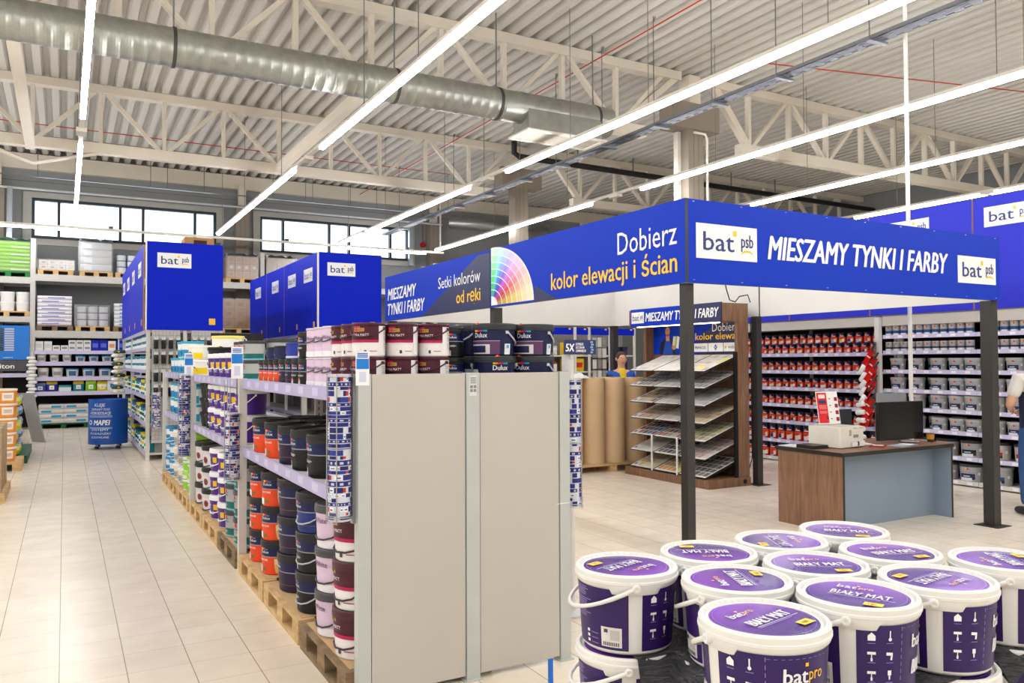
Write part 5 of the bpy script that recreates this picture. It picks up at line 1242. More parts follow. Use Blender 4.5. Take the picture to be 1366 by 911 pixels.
# grey cans and tubs
def deco_greycan(b, rf, h):
    spectrum(b, cyl(rf, -95, .70 * h, .002), .045); b.patch(-160, -20, .22 * h, .5 * h, rf, ('plastic', '#24487c'), .0015, 20); b.patch(-130, -60, .04 * h, .22 * h, rf, ('plastic', '#e2e4e8'), .0015, 15)
def deco_greycan2(b, rf, h):
    spectrum(b, cyl(rf, -95, .70 * h, .002), .045); b.patch(-160, -20, .28 * h, .46 * h, rf, ('plastic', '#3a3f52'), .0015, 20); b.patch(-150, -40, .04 * h, .26 * h, rf, ('plastic', '#e2e4e8'), .0015, 15)
def deco_greytub(c, low='#e4e6ea'):
    def f(b, rf, h):
        spectrum(b, cyl(rf, -105, .70 * h, .002), .055); b.patch(-150, -70, .24 * h, .48 * h, rf, ('plastic', c), .0015); b.patch(-150, -85, .06 * h, .24 * h, rf, ('plastic', low), .0015)
        b.patch(-85, -70, .14 * h, .3 * h, rf, ('plastic', '#23262c'), .003); b.patch(-130, -95, .3 * h, .36 * h, rf, ('plastic', '#c9d2e2'), .003, 12); b.patch(-55, -42, .4 * h, .56 * h, rf, ('plastic', '#e6e6e8'), .002, 13)
        b.patch(-150, -70, .55 * h, .57 * h, rf, ('plastic', '#8a8b90'), .002)
    return f
GRB = '#a9a8a8'
gc1 = Proto(round_tub('grey_can', '', 'paint can', .052, .052, .138, [(.1, GRB), (.92, GRB), (1, '#c9c9cb')], None, deco=deco_greycan, n=18))
gc2 = Proto(round_tub('grey_can', '', 'paint can', .052, .052, .132, [(.1, GRB), (.92, GRB), (1, '#c9c9cb')], None, deco=deco_greycan2, n=18))
gt1 = Proto(round_tub('grey_tub', '', 'paint tub', .092, .104, .165, [(.1, GRB), (1, GRB)], '#b2b2b3', .03, None, deco_greytub('#1f2d54')))
gt2 = Proto(round_tub('grey_tub', '', 'paint tub', .098, .112, .19, [(.1, GRB), (1, GRB)], '#b2b2b3', .03, None, deco_greytub('#1f2d54')))
gt3 = Proto(round_tub('grey_tub', '', 'paint tub', .13, .142, .215, [(.1, GRB), (1, '#9d9c9b')], '#2c2c2e', .03, None, deco_greytub('#17181c')))
gt4 = Proto(round_tub('grey_tub', '', 'paint tub', .13, .142, .22, [(.1, GRB), (1, GRB)], '#3c4048', .03, None, deco_greytub('#1f2d54')))
gt5 = Proto(round_tub('grey_tub', '', 'paint tub', .13, .142, .225, [(.1, GRB), (1, GRB)], '#b5b5b6', .03, None, deco_greytub('#174a80')))
gt6 = Proto(round_tub('grey_tub', '', 'paint tub', .13, .142, .22, [(.1, GRB), (1, '#b5aea8')], '#2c2c2e', .03, None, deco_greytub('#a3241f', '#e2dcd4')))
gname = ('top', 'second', 'third', 'fourth', 'fifth', 'sixth', 'seventh', 'bottom')
gy = [7.30 - k * .1165 for k in range(11)] + [5.93 - k * .118 for k in range(10)]
for si, (z, p) in enumerate(((GREY_Z[0], gc1), (GREY_Z[1], gc2))):
    for j, y in enumerate(gy): p.put((WX + .07, y, z + .002), RFACE + .4, 'grey can on the %s grey shelf, %s from the white post' % (gname[si], ORD[j]), 'grey cans on the wall shelves')
ty = [7.20, 6.92, 6.6, 6.345, 6.11 + .02, 5.84, 5.6, 5.33, 5.08, 4.83]
for si in (2, 3, 4, 5):
    for j, y in enumerate(ty):
        p = (gt1, gt1, gt2, gt1)[si - 2]
        p.put((WX + .12, y, GREY_Z[si] + .002), RFACE + .45, 'grey tub on the %s grey shelf, %s from the white post' % (gname[si], ORD[j]), 'grey tubs on the wall shelves')
for si in (2, 3, 4, 5):
    for j, y in enumerate((7.06, 6.77, 6.47, 5.97)): gt1.put((WX + .32, y, GREY_Z[si] + .002), RFACE + .45, 'grey tub in the rear row of the %s grey shelf, %s from the white post' % (gname[si], ORD[j]), 'grey tubs on the wall shelves')
for si, kinds in ((6, (gt3, gt3, gt3, gt6, gt3, gt6, gt3)), (7, (gt4, gt4, gt4, gt4, gt5, gt6, gt4))):
    for j, p in enumerate(kinds):
        y = (7.2, 6.87, 6.53, 6.2, 5.83, 5.45, 5.05)[j] if si == 7 else (7.2, 6.85, 6.52, 5.85, 6.18, 5.5, 5.1)[j]
        p.put((WX + .16, y, GREY_Z[si] + .002), RFACE + .45, '%s wide tub on the %s grey shelf, %s from the white post' % ({id(gt3): 'black lidded grey', id(gt4): 'slate lidded grey', id(gt5): 'grey and blue', id(gt6): 'grey and red'}[id(p)], gname[si], ORD[j]), 'wide grey tubs on the wall shelves')
# strip of paint rollers
t = thing('roller_strip', 'metal strip holding red packed paint rollers between red cans and grey tubs', 'strip', (10.1, 7.42, .4))
MB().bx(0, .03, -.012, .012, 0, 1.5, ('steel', '#9a9a9a')).build('strip', t)
for k in range(9): MB().tube([(0, 0, 1.3 - k * .13), (-.14, .01, 1.31 - k * .13)], .005, ('steel', '#9a9a9a'), 5).build('hook', t)
for k in range(10):
    r = thing('paint_roller', 'red packed paint roller with white sleeve, %s from the top of the strip' % ORD[k], 'paint roller', (9.93 + .012 * (k % 2), 7.47, 1.56 - k * .105), group='paint rollers on the strip')
    a = math.radians(57 - (k % 3) * 4); ax = Vector((0, -math.cos(a) * .95, math.sin(a))); q = Vector((0, .035, -.02))
    m = MB(); head = (Vector((0, .12, -.04)) if k >= 5 else Vector((0, .06, -.1)))
    ha = ax if k < 5 else Vector((-.2, -1, .25 - .12 * (k - 5))).normalized()
    m.tube([tuple(head - ha * .015), tuple(head), tuple(head + ha * .13), tuple(head + ha * .135)], [.02, .036, .036, .02], ('matte', '#efeeea'), 10); m.build('sleeve', r)
    m = MB(); p0 = head + ax * .1 + Vector((.02 * (k % 2), 0, 0)); p1 = p0 + ax * .3
    sx = Vector((1, 0, 0)); up = sx.cross(ax).normalized()
    for s in (-.006, .006): m.face([tuple(p0 + up * .042 + sx * s), tuple(p1 + up * .04 + sx * s), tuple(p1 - up * .04 + sx * s), tuple(p0 - up * .042 + sx * s)], ('gloss', '#d3201c'))
    for a_, b_ in (((p0 + up * .042), (p1 + up * .04)), ((p1 + up * .04), (p1 - up * .04)), ((p1 - up * .04), (p0 - up * .042))): m.face([tuple(a_ - sx * .006), tuple(b_ - sx * .006), tuple(b_ + sx * .006), tuple(a_ + sx * .006)], ('gloss', '#c21c19'))
    for q_ in (.55,): 
        c = p0.lerp(p1, q_); m.face([tuple(c + up * .03 - sx * .0075), tuple(c + ax * .02 + up * .03 - sx * .0075), tuple(c + ax * .02 - up * .03 - sx * .0075), tuple(c - up * .03 - sx * .0075)], ('gloss', '#f0e9e6'))
    m.build('red_pack', r)
    m = MB(); m.tube([tuple(p1 - ax * .03 - sx * .012), tuple(p1 + ax * .09 - sx * .012)], .014, ('plastic', '#3a3a3c'), 7); m.build('handle', r)
# ---------------------------------------------------------------- service desk
DX0, DX1, DY0, DY1, DZ = 6.40, 8.12, 5.06, 5.86, .77
t = thing('service_desk', 'walnut service desk with a blue grey front, printer and monitor on it', 'desk')
EDB = ('plastic', '#2a2522'); BLG = 'blue_grey'
plain('blue_grey', '#8696a6', .6)
MB().bx(DX0 - .01, DX1 + .01, DY0 - .01, DY1, DZ - .038, DZ, {'*': EDB, 't': 'walnut_h'}).build('desk_top', t)
MB().bx(DX0, DX0 + .03, DY0, DY1 - .02, 0, DZ - .038, {'*': 'walnut', 's': EDB, 'e': BLG}).build('side_panel', t)
MB().bx(DX1 - .03, DX1, DY0, DY1 - .02, 0, DZ - .038, {'*': 'walnut', 's': EDB, 'w': BLG}).build('side_panel', t)
MB().bx(DX0 + .03, DX1 - .03, DY0 + .2, DY0 + .22, .0, DZ - .038, BLG).build('front_panel', t)
# printer
PW = ('plastic', '#e4e0d3')
t = thing('printer', 'cream laser printer on the desk corner below the red information sheet', 'printer', (6.86, 5.5, DZ), math.radians(4))
m = MB(); m.rbx((0, 0, .108), (.40, .37, .2), PW, 0, .02); m.bx(-.19, .19, -.17, .17, 0, .01, ('plastic', '#55534e')); m.build('casing', t)
m = MB(); m.bx(-.13, .15, -.12, .16, .207, .214, ('plastic', '#cfcabd')); m.build('output_tray', t)
m = MB(); m.bx(-.03, .2, -.189, -.186, .02, .065, ('plastic', '#d3cfc4')); m.bx(-.02, .07, -.2, -.186, .015, .055, ('plastic', '#f0efec')); m.bx(.1, .19, -.2, -.186, .015, .055, ('plastic', '#f0efec')); m.bx(.07, .1, -.196, -.186, .02, .06, ('plastic', '#3a4a5e')); m.build('paper_flap', t)
m = MB(); m.bx(.02, .1, -.188, -.185, .1, .13, ('plastic', '#8a8a86'))
for k in range(6): m.bx(-.05 + k * .006, -.047 + k * .006, -.188, -.185, .12, .18, ('plastic', '#b9b5a9'))
for x in (.02, .12): m.bx(x, x + .05, -.188, -.185, .19, .194, ('plastic', '#6a6862'))
m.build('vents', t)
MB().bx(-.202, -.199, -.06, .04, .0, .012, ('plastic', '#2b2b2b')).build('foot_plate', t)
t = thing('information_sheet', 'slanted red and white information sheet standing on the printer', 'sheet', (6.84, 5.56, DZ + .222), math.radians(-8))
m = MB(); tl = .16
def sheet(u, v, off=0): return (u, v * tl - off, v * .97)
def SF(u0, u1, v0, v1, c, off): m.face([sheet(u0, v0, off), sheet(u1, v0, off), sheet(u1, v1, off), sheet(u0, v1, off)], ('card', c))
SF(-.13, .15, 0, .34, '#f3f1ee', 0); SF(-.13, .15, 0, .34, '#e6e4e0', -.004); SF(-.122, .005, .012, .328, '#e2353c', .001)
SF(-.1, -.015, .27, .31, '#f3e6e4', .002); SF(-.105, -.01, .215, .25, '#3a4a6a', .002); SF(-.02, .0, .05, .085, '#4a3a40', .002)
for v in (.19, .175, .16, .13, .115): SF(-.105, -.01, v, v + .006, '#f0a9a6', .002)
for k in range(4): SF(.10, .14, .03 + k * .07, .07 + k * .07, '#a03038', .002); SF(.03, .05, .05 + k * .07, .06 + k * .07, '#5a5a60', .002)
m.build('printed_sheet', t)
MB().bx(-.12, .14, -.002, .05, -.008, .0, ('acrylic')).build('stand_foot', t)
# monitor
BLKP = ('gloss', '#0d0d0f')
t = thing('monitor', 'black computer monitor on the desk with its dark screen towards the viewer', 'monitor', (7.72, 5.38, DZ), math.radians(-3))
m = MB(); m.rbx((0, 0, .235), (.70, .03, .40), ('plastic', '#141416'), 0, .004); m.build('casing', t)
m = MB(); m.bx(-.342, .342, -.0165, -.015, .042, .428, BLKP); m.build('screen', t)
m = MB(); m.tube([(-.16, -.1, .008), (-.02, .0, .012), (0, .03, .03), (0, .03, .2)], .012, ('steel', '#8a8a8c'), 6); m.tube([(.16, -.1, .008), (.02, .0, .012), (0, .03, .03)], .012, ('steel', '#8a8a8c'), 6); m.build('stand', t)
t = thing('monitor', 'grey backed second monitor turned away beside the black monitor', 'monitor', (7.93, 5.63, DZ), math.radians(-60))
m = MB(); m.rbx((0, 0, .28), (.30, .03, .46), ('plastic', '#8d9196'), 0, .006); m.build('casing', t); MB().bx(-.14, .14, .0155, .018, .07, .49, BLKP).build('screen', t)
m = MB(); m.bx(-.08, .08, -.08, .08, 0, .012, ('plastic', '#77797c')); m.bx(-.025, .025, -.02, .01, .012, .2, ('plastic', '#77797c')); m.build('stand', t)
m = MB()
t = thing('paper_cup', 'brown paper cup at the far corner of the desk', 'cup', (8.07, 5.27, DZ))
m.lathe([(.001, 0), (.03, 0), (.036, .03), (.039, .06), (.041, .085)], [('card', '#4a2f20')] * 2 + [('card', '#c9973f'), ('card', '#c9973f')], 16); m.build('cup_wall', t)
MB().lathe([(.041, .083), (.043, .083), (.043, .092), (.036, .095), (.001, .092)], ('plastic', '#6b4326'), 16).build('lid', t)
for lab, x, y, r, w, d, c in (('open magazine lying under the black monitor', 7.5, 5.2, .2, .36, .16, '#9aa3b3'), ('red leaflets lying between printer and monitor', 7.2, 5.27, .5, .2, .14, '#a8323a'), ('white papers lying behind the printer on the desk corner', 6.52, 5.72, .1, .2, .26, '#d9dde6'),
                           ('loose white paper by the second monitor', 7.27, 5.5, -.5, .16, .2, '#e4e2e0')):
    o = MB(); o.rbx((0, 0, .004), (w, d, .006), ('card', c)); o.rbx((w * .2, 0, .0085), (w * .35, d * .7, .002), ('card', '#e6e3e0')); o = o.build('leaflet', None, (x, y, DZ), r); tag(o, lab, 'paper')
t = thing('desk_tray', 'black tray on the desk corner left of the printer', 'tray', (6.5, 5.42, DZ))
MB().bx(-.08, .12, -.02, .2, 0, .035, ('plastic', '#1c1c1e')).build('tray_body', t)
# office chair behind the desk
t = thing('office_chair', 'dark grey office chair pushed behind the desk', 'chair', (8.2, 6.25, 0), math.radians(10))
m = MB(); m.rbx((0, .22, .82), (.44, .06, .46), ('matte', '#33373c'), 0, .025, 0); m.build('backrest', t); m = MB(); m.rbx((0, 0, .48), (.48, .46, .07), ('matte', '#2c2f33'), 0, .05); m.build('seat', t)
MB().tube([(0, .22, .62), (0, .2, .45), (0, 0, .42)], .02, ('plastic', '#1e1e20'), 6).build('back_arm', t)
MB().lathe([(.001, .08), (.03, .08), (.025, .44), (.001, .44)], ('steel', '#5a5a5c'), 10).build('column', t)
for k in range(5):
    a = 2 * PI * k / 5; MB().tube([(0, 0, .1), (.27 * math.cos(a), .27 * math.sin(a), .06)], .018, ('plastic', '#1e1e20'), 5).build('leg', t)
    MB().lathe([(.001, 0), (.025, .0), (.025, .05), (.001, .05)], ('plastic', '#141414'), 8, (.27 * math.cos(a), .27 * math.sin(a), 0)).build('castor', t)
# power pole
t = thing('power_pole', 'thin white pole rising from behind the desk to the front light row', 'pole', (8.68, 5.9, 0))
MB().tube([(0, 0, 0), (0, 0, ZR)], .024, ('paintmetal', '#e9e7e2'), 8).build('pole', t); MB().bx(-.05, .05, -.05, .05, 0, .01, ('paintmetal', '#d9d7d2')).build('foot', t)
# ---------------------------------------------------------------- plaster sample stand
KY0, KY1, KXF, KXB = 7.70, 9.66, 7.15, 7.91
t = thing('sample_stand', 'walnut sample stand with a lit blue header and slanted colour boards', 'display stand', (0, 0, 0))
MB().bx(KXF + .02, KXB, KY0 - .02, 9.42, 0, .11, 'walnut').build('plinth', t)
MB().bx(7.72, KXB, KY0, KY0 + .06, .11, 2.16, 'walnut').build('side_panel', t)
MB().bx(7.72, KXB, KY1 - .06, KY1, .11, 2.16, 'walnut').build('side_panel', t)
MB().bx(KXB - .03, KXB, KY0 + .06, KY1 - .06, .11, 2.4, 'walnut').build('back_panel', t)
MB().bx(7.68, 7.72, KY0 + .01, KY0 + .05, .11, 1.76, BLK).build('black_rail', t)
MB().bx(7.45, KXB, KY0, KY1, 2.16, 2.4, 'walnut').build('header_box', t)
h = MB(); h.bx(7.43, 7.45, KY0, KY1 - .06, 2.15, 2.41, {'*': EDB, 'w': BM}); h = h.build('header_sign', t)
m = MB(); hx = 7.43; KS = KY1 - .06
PH = lambda u, v, off=.003: (hx - off, KS - u, 2.15 + v)
m.poly([(1.1, 0), (KS - KY0, 0), (KS - KY0, .26), (1.4, .26)], lambda u, v: PH(u, v, .0015), NV)
m.text('MIESZAMY TYNKI I FARBY', plane(PH(.36, .07), Yn, Z_, .002), .13, WL, bold=.035, shear=.2, width=1.5, align=0); m.build('lettering', h)
logo(h, (hx - .001, KS - .03, 2.2), Yn, Z_, .29, .165)
MB().bx(7.48, 7.50, KY0 + .1, KY1 - .15, 2.14, 2.16, 'led_small').build('light_strip', t)
p = MB(); px = KXB - .04
PP = lambda u, v, off=.0: (px - off, KY1 - .07 - u, 1.74 + v)
p.bx(px, px + .01, KY0 + .06, KY1 - .06, 1.74, 2.26, BM)
p.poly([(.95, 0), (1.83, 0), (1.83, .5), (1.5, .5), (.95, .22)], lambda u, v: PP(u, v, .0015), NV)
p.text('Dobierz', plane(PP(1.26, .31), Yn, Z_, .003), .12, WL, width=.5, align=0); p.text('kolor elewacji', plane(PP(.92, .2), Yn, Z_, .003), .1, YL, bold=.02, width=.92, align=0)
for k, u in enumerate((.88, 1.18, 1.48)):
    p.poly([(u, .03), (u + .29, .03), (u + .29, .15), (u, .15)], lambda a, b: PP(a, b, .003), WL)
    if k == 0: p.text('PRIMACOL', plane(PP(u + .145, .07), Yn, Z_, .0045), .04, NV, bold=.03, width=.22)
    elif k == 1: p.poly([(u + .145, .045), (u + .18, .09), (u + .145, .135), (u + .11, .09)], lambda a, b: PP(a, b, .0045), ('panel', '#1f4fae')); p.text('M', plane(PP(u + .145, .075), Yn, Z_, .006), .03, WL, bold=.04)
    else: p.text('weber', plane(PP(u + .17, .07), Yn, Z_, .0045), .05, ('panel', '#3a3a3c'), width=.18); p.poly([(u + .02, .07), (u + .055, .07), (u + .055, .105), (u + .02, .105)], lambda a, b: PP(a, b, .0045), YEL)
# printed portrait of a man in a blue jacket holding colour cards
sk, hr = ('panel', '#c99272'), ('panel', '#3f2c22')
def blob(cx, cy, rx, ry, c, off, n=14): p.face([PP(cx + rx * math.cos(2 * PI * k / n), cy + ry * math.sin(2 * PI * k / n), off) for k in range(n)], c)
p.poly([(.14, 0), (.5, 0), (.48, .16), (.42, .23), (.22, .23), (.15, .16)], lambda u, v: PP(u, v, .002), ('panel', '#15192a')); p.poly([(.2, 0), (.44, 0), (.38, .2), (.27, .2)], lambda u, v: PP(u, v, .003), ('panel', '#1746b0'))
p.poly([(.28, .2), (.36, .2), (.36, .28), (.28, .28)], lambda u, v: PP(u, v, .0035), sk); blob(.32, .372, .064, .085, hr, .004); blob(.32, .338, .052, .07, sk, .005); p.poly([(.27, .3), (.37, .3), (.35, .27), (.29, .27)], lambda u, v: PP(u, v, .006), ('panel', '#8a6048'))
for u in (.3, .34): blob(u, .36, .008, .006, hr, .0065, 6)
for k, c in enumerate(('#e9e2cf', '#dcd2b0', '#7ab05a', '#efe9dc')): p.poly([(.42 + k * .03, .1), (.47 + k * .03, .08), (.5 + k * .03, .25), (.45 + k * .03, .27)], lambda u, v: PP(u, v, .005 + k * .0006), ('panel', c))
blob(.46, .1, .04, .035, sk, .009); p.build('poster', t)
PAL = [[('#d9d2c6', '#c9c4ba', '#b7b2a9', '#e2dccf'), ('#dedad2', '#cfcac0', '#c2bcb2'), ('#d9d3c9', '#c9c1b4', '#efe04a', '#b5ad9f')],
       [('#8a8680', '#6a6866', '#b5aea2', '#4e4f50'), ('#c9c6c0', '#b3b0ac', '#d9d6d0'), ('#8f8a84', '#6f6a66', '#a59d94')],
       [('#d0b48c', '#8a5a48', '#e0b26a', '#b9a58a'), ('#c9c4bc', '#a9a39c', '#dad4cb'), ('#c2bfba', '#d6d3cd', '#a4a2a0')],
       [('#b98a68', '#9a6a54', '#d9b488', '#c9a98c'), ('#cdc3b8', '#bfb1a8', '#d9d2c9'), ('#e0a05a', '#d9b07a', '#c98a5a', '#e6c79a')],
       [('#7a2f28', '#5a2a26', '#a0483c', '#2f5fb0', '#c27ab0', '#3a3a3a'), ('#7a4a44', '#8c8a86', '#9a5a50', '#d0b09a'), ('#b9b04a', '#a8a060', '#cfc67a', '#8f8a58')],
       [('#ddd3c2', '#d0c6b6', '#e6dfd0'), ('#4a4a4a', '#2e2e30', '#5e5e5e'), ('#c9a494', '#b58f86', '#d9c0b4', '#8f8684')],
       [('#dca93f', '#e6c46a', '#d9b58a', '#e9dcae'), ('#7a3f30', '#d98a2a', '#c9a05a', '#efe21f'), ('#4f4c4a', '#6a6664', '#3d3b3a')]]
rowz = [1.51, 1.29, 1.06, .83, .60, .37, .135]
cn = ('column farthest from the desk', 'middle column', 'column nearest the desk')
rp = random.Random(11)
def light(c): return '#' + ''.join('%02x' % int(int(c[i:i + 2], 16) * .76 + 255 * .24) for i in (1, 3, 5))
for r in range(7):
    for c in range(3):
        y1 = 9.33 - c * .525; y0 = y1 - .5; z0 = rowz[r]
        b = thing('sample_board', 'slanted colour sample board, %s row from the top, %s' % (ORD[r], cn[c]), 'sample board', (7.2, y0, z0), group='slanted colour sample boards')
        dx, dz = .62, .215; W_ = .5
        def SP(u, v, off=0): return (v * dx + off * -.33, u, v * dz + off * .94)
        m = MB(); m.face([SP(0, 0), SP(W_, 0), SP(W_, 1), SP(0, 1)], ('card', '#e9e5dd')); m.face([SP(0, 0, -.014), SP(W_, 0, -.014), SP(W_, 1, -.014), SP(0, 1, -.014)], ('plastic', '#1c1b1b'))
        for e in (((0, 0), (W_, 0)), ((W_, 0), (W_, 1)), ((W_, 1), (0, 1)), ((0, 1), (0, 0))): m.face([SP(*e[0]), SP(*e[1]), SP(*e[1], -.014), SP(*e[0], -.014)], ('plastic', '#2a2927'))
        if c == 0: m.face([SP(.43, .07, .002), SP(.47, .07, .002), SP(.47, .15, .002), SP(.43, .15, .002)], ('card', '#3a58b8'))
        m.build('board', b)
        pal = PAL[r][c]; nu, nv = 5, 5; m = MB()
        for i in range(nu):
            for j in range(nv):
                if r == 0 and c == 1 and j < 2: continue
                if j == 0 and i > 3 and c == 0: continue
                u0, v0 = .02 + i * .094, .06 + j * .185; m.face([SP(u0, v0, .002), SP(u0 + .078, v0, .002), SP(u0 + .078, v0 + .152, .002), SP(u0, v0 + .152, .002)], ('card', light(rp.choice(pal))))
        m.build('swatches', b)
for c in range(1, 3):
    y = 9.33 - c * .525 + .0125
    MB().bx(7.17, 7.19, y - .008, y + .008, .115, .62, ('plastic', '#eceae6')).build('white_divider', t)
for r in range(7):
    for y in (9.343, 8.8175, 8.2925, 7.767): MB().tube([(7.88, y, rowz[r] + .212), (7.3, y, rowz[r] + .012)], .006, BLK, 4).build('support_rod', t)
MB().lathe([(.001, 0), (.03, 0), (.03, .012), (.001, .012)], ('plastic', '#1a1a1a'), 12, (0, 0, 0)).build('cable_outlet', t, (7.8, 7.68, .06)).rotation_euler = (PI / 2, 0, 0)
# ---------------------------------------------------------------- brown paper rolls and what is behind
small_pallet('pallet under the brown cardboard rolls', 6.3, 9.68, 0, 1.72, .8, h=.12)
pr = thing('cardboard_roll', '', 'paper roll'); R = .178
m = MB(); prof = [(.03, 0), (R, 0)]
for k in range(1, 41): prof.append((R + (.0015 if k % 2 else 0), 1.27 * k / 40))
prof.append((.03, 1.27)); m.lathe(prof, 'cork_paper', 28); m.build('roll_body', pr)
m = MB(); m.lathe([(.03, 1.268), (.036, 1.268), (.036, 1.275), (.03, 1.275), (.03, 1.1), (.001, 1.1)], ('card', '#8d6b48'), 14); m.build('core', pr)
prp = Proto(pr)
for k, x in enumerate((6.52, 6.91, 7.29, 7.71)): prp.put((x, 9.87, .122), 0, 'tall brown cardboard roll, %s' % ('nearest the pale end panel side, half hidden by the sleeve', 'second, next to the printed sleeve', 'third, in full view', 'fourth, tucked behind the sample boards')[k], 'brown cardboard rolls')
for k, x in enumerate((6.72, 7.1, 7.5)): prp.put((x, 10.25, .122), 0, 'brown cardboard roll in the rear row, %s' % ('first', 'second', 'third')[k], 'brown cardboard rolls')
m = MB(); rw = random.Random(3)
m.grid([[(6.5 + .34 * j / 7, 9.76 + .25 * i / 5, 1.394 + .08 * rw.random() * math.sin(PI * j / 7) * math.sin(PI * i / 5) * 1.5) for j in range(8)] for i in range(6)], ('plastic', '#e6e6e2')); tag(m.build('crumpled_film'), 'crumpled white film lying on the brown rolls', 'film')
t = thing('promo_sign', 'small navy sign reading 5X on a white column behind the pale end panel', 'sign', (2.9, 4.42, 0))
m = MB(); m.lathe([(.001, 0), (.13, 0), (.13, .012), (.04, .02), (.04, 1.69), (.001, 1.69)], ('plastic', '#d6d4cf'), 18); m.build('column', t)
m = MB(); m.bx(-.06, .19, -.052, -.042, 1.692, 1.788, ('panel', '#1c2a63')); f = plane((-.05, -.0525, 1.712), X_, Z_, .0012)
m.text('5X', f, .052, WL, bold=.05, shear=.1, align=0, width=.066)
for k, w in enumerate(('SZYBSZE', 'SZCZELNE', 'ZAMKNIĘCIE')): m.text(w, plane((.028, -.0525, 1.752 - k * .022), X_, Z_, .0012), .016, WL, bold=.04, align=0, width=(.06, .068, .08)[k])
for k in range(5): m.bx(.145 + .006 * (k % 2), .165 + .006 * (k % 2), -.0535, -.052, 1.70 + k * .017, 1.712 + k * .017, ('panel', '#8fb0c8'))
m.build('sign_board', t); MB().bx(-.01, .01, -.045, -.035, 1.66, 1.75, ('plastic', '#c9c9c9')).build('bracket', t)
# far shelves behind the booth
FY = 15.6
t = thing('far_shelf', 'white far shelf row with a blue strip on top seen under the booth boards', 'shelf', (6.3, FY, 0)); FL = 5.9
MB().bx(0, FL, .5, .53, 0, 2.3, ('paintmetal', '#8e8c8a')).build('back_panel', t)
for z in (.1, .55, 1.0, 1.4, 1.78): MB().bx(0, FL, 0, .5, z - .03, z, SHELF).build('shelf_board', t)
for x in (0, 1.05, 2.45, 4.1, 4.5, 5.1, FL - .06): MB().bx(x, x + .06, -.03, .0, 0, 2.44, SHELF).build('post', t)
for k, (a, b) in enumerate(((.06, 1.03), (1.12, 2.43), (2.53, 4.05), (4.17, 4.48), (4.58, 5.08), (5.18, 5.84))):
    s = MB(); s.bx(a, b, -.05, -.03, 2.26, 2.42, 'blue_board'); s = s.build('blue_strip', t); MB().bx(b - .12, b - .06, -.052, -.05, 2.38, 2.41, ('panel', '#f2c11c')).build('yellow_square', s)
fb = [Proto(round_tub('small_bottle', '', 'bottle', .045, .045, .22, [(.55, c), (.8, '#e6e4e0'), (1, k_)], None, n=10)) for c, k_ in (('#e2dedb', '#b5302c'), ('#d9d4d0', '#c9c4c0'), ('#b03a32', '#e6e4e0'))]
for si, z in enumerate((1.0, 1.4, 1.78)):
    for j in range(15): fb[(j + si) % 3].put((6.45 + j * .25, FY + .1, z + .002), 0, 'small bottle on the %s far shelf, %s from its near end' % (('lower', 'middle', 'upper')[si], ORD[j]), 'bottles on the far shelf')
fy = Proto(carton('yellow_box', '', 'box', .26, .2, .3, '#e2b81f', '#c8362c'))
for r in range(2):
    for j in range(2): fy.put((10.62 + .28 * (j - 1) - .03, FY + .05, (1.402, 1.782)[r]), 0, 'yellow box with red print on the %s far shelf, %s' % (('middle', 'upper')[r], ('nearer', 'farther')[j]), 'yellow boxes on the far shelf')
fd = Proto(round_tub('dark_can', '', 'paint can', .09, .09, .2, [(.5, '#4a2a50'), (1, '#1b1d46')], '#25262c', .02, None, n=14))
for r in range(2):
    for j in range(3): fd.put((11.55 + j * .2, FY + .12, (1.402, 1.782)[r]), 0, 'navy and purple can on the %s far shelf beside the sample stand, %s' % (('middle', 'upper')[r], ORD[j]), 'dark cans on the far shelf')
t = thing('hanging_brushes', 'clear packed brushes hanging on wires on the far shelf near the employee', 'brush packs', (10.92, FY - .02, 1.2))
for r in range(4):
    for c in range(3): MB().bx(c * .14, c * .14 + .1, -.03, 0, r * .26, r * .26 + .22, ('plastic', ('#b9b6b0', '#d0cec9', '#8f8b86')[(r + c) % 3])).build('brush_pack', t)
# ---------------------------------------------------------------- people
plain('cloth_white', '#dcd8d2', .85, bump=.15, bscale=30); plain('cloth_navy', '#1d2340', .85, bump=.15, bscale=30); plain('cloth_blue', '#1d56b8', .8, bump=.15, bscale=30); plain('cloth_yellow', '#e6c81f', .85); plain('denim', '#2f4f80', .9, bump=.2, bscale=60); plain('hair_brown', '#4a3526', .8, bump=.4, bscale=60); plain('shoe_black', '#191919', .5)
def skin(name, parent, joints, edges, mat, sub=2, root=0):
    """one continuous surface grown round joined limb points: joints (x, y, z, radius or (rx, ry))"""
    me = bpy.data.meshes.new(name); me.from_pydata([j[:3] for j in joints], edges, []); me.materials.append(MATS[mat])
    ob = bpy.data.objects.new(name, me); COL.objects.link(ob); ob.parent = parent
    ob.modifiers.new('skin', 'SKIN').use_smooth_shade = True
    sv = me.skin_vertices[0].data
    for i, j in enumerate(joints):
        r = j[3]; sv[i].radius = r if isinstance(r, tuple) else (r, r); sv[i].use_root = (i == root)
    s = ob.modifiers.new('sub', 'SUBSURF'); s.levels = sub; s.render_levels = sub
    return ob
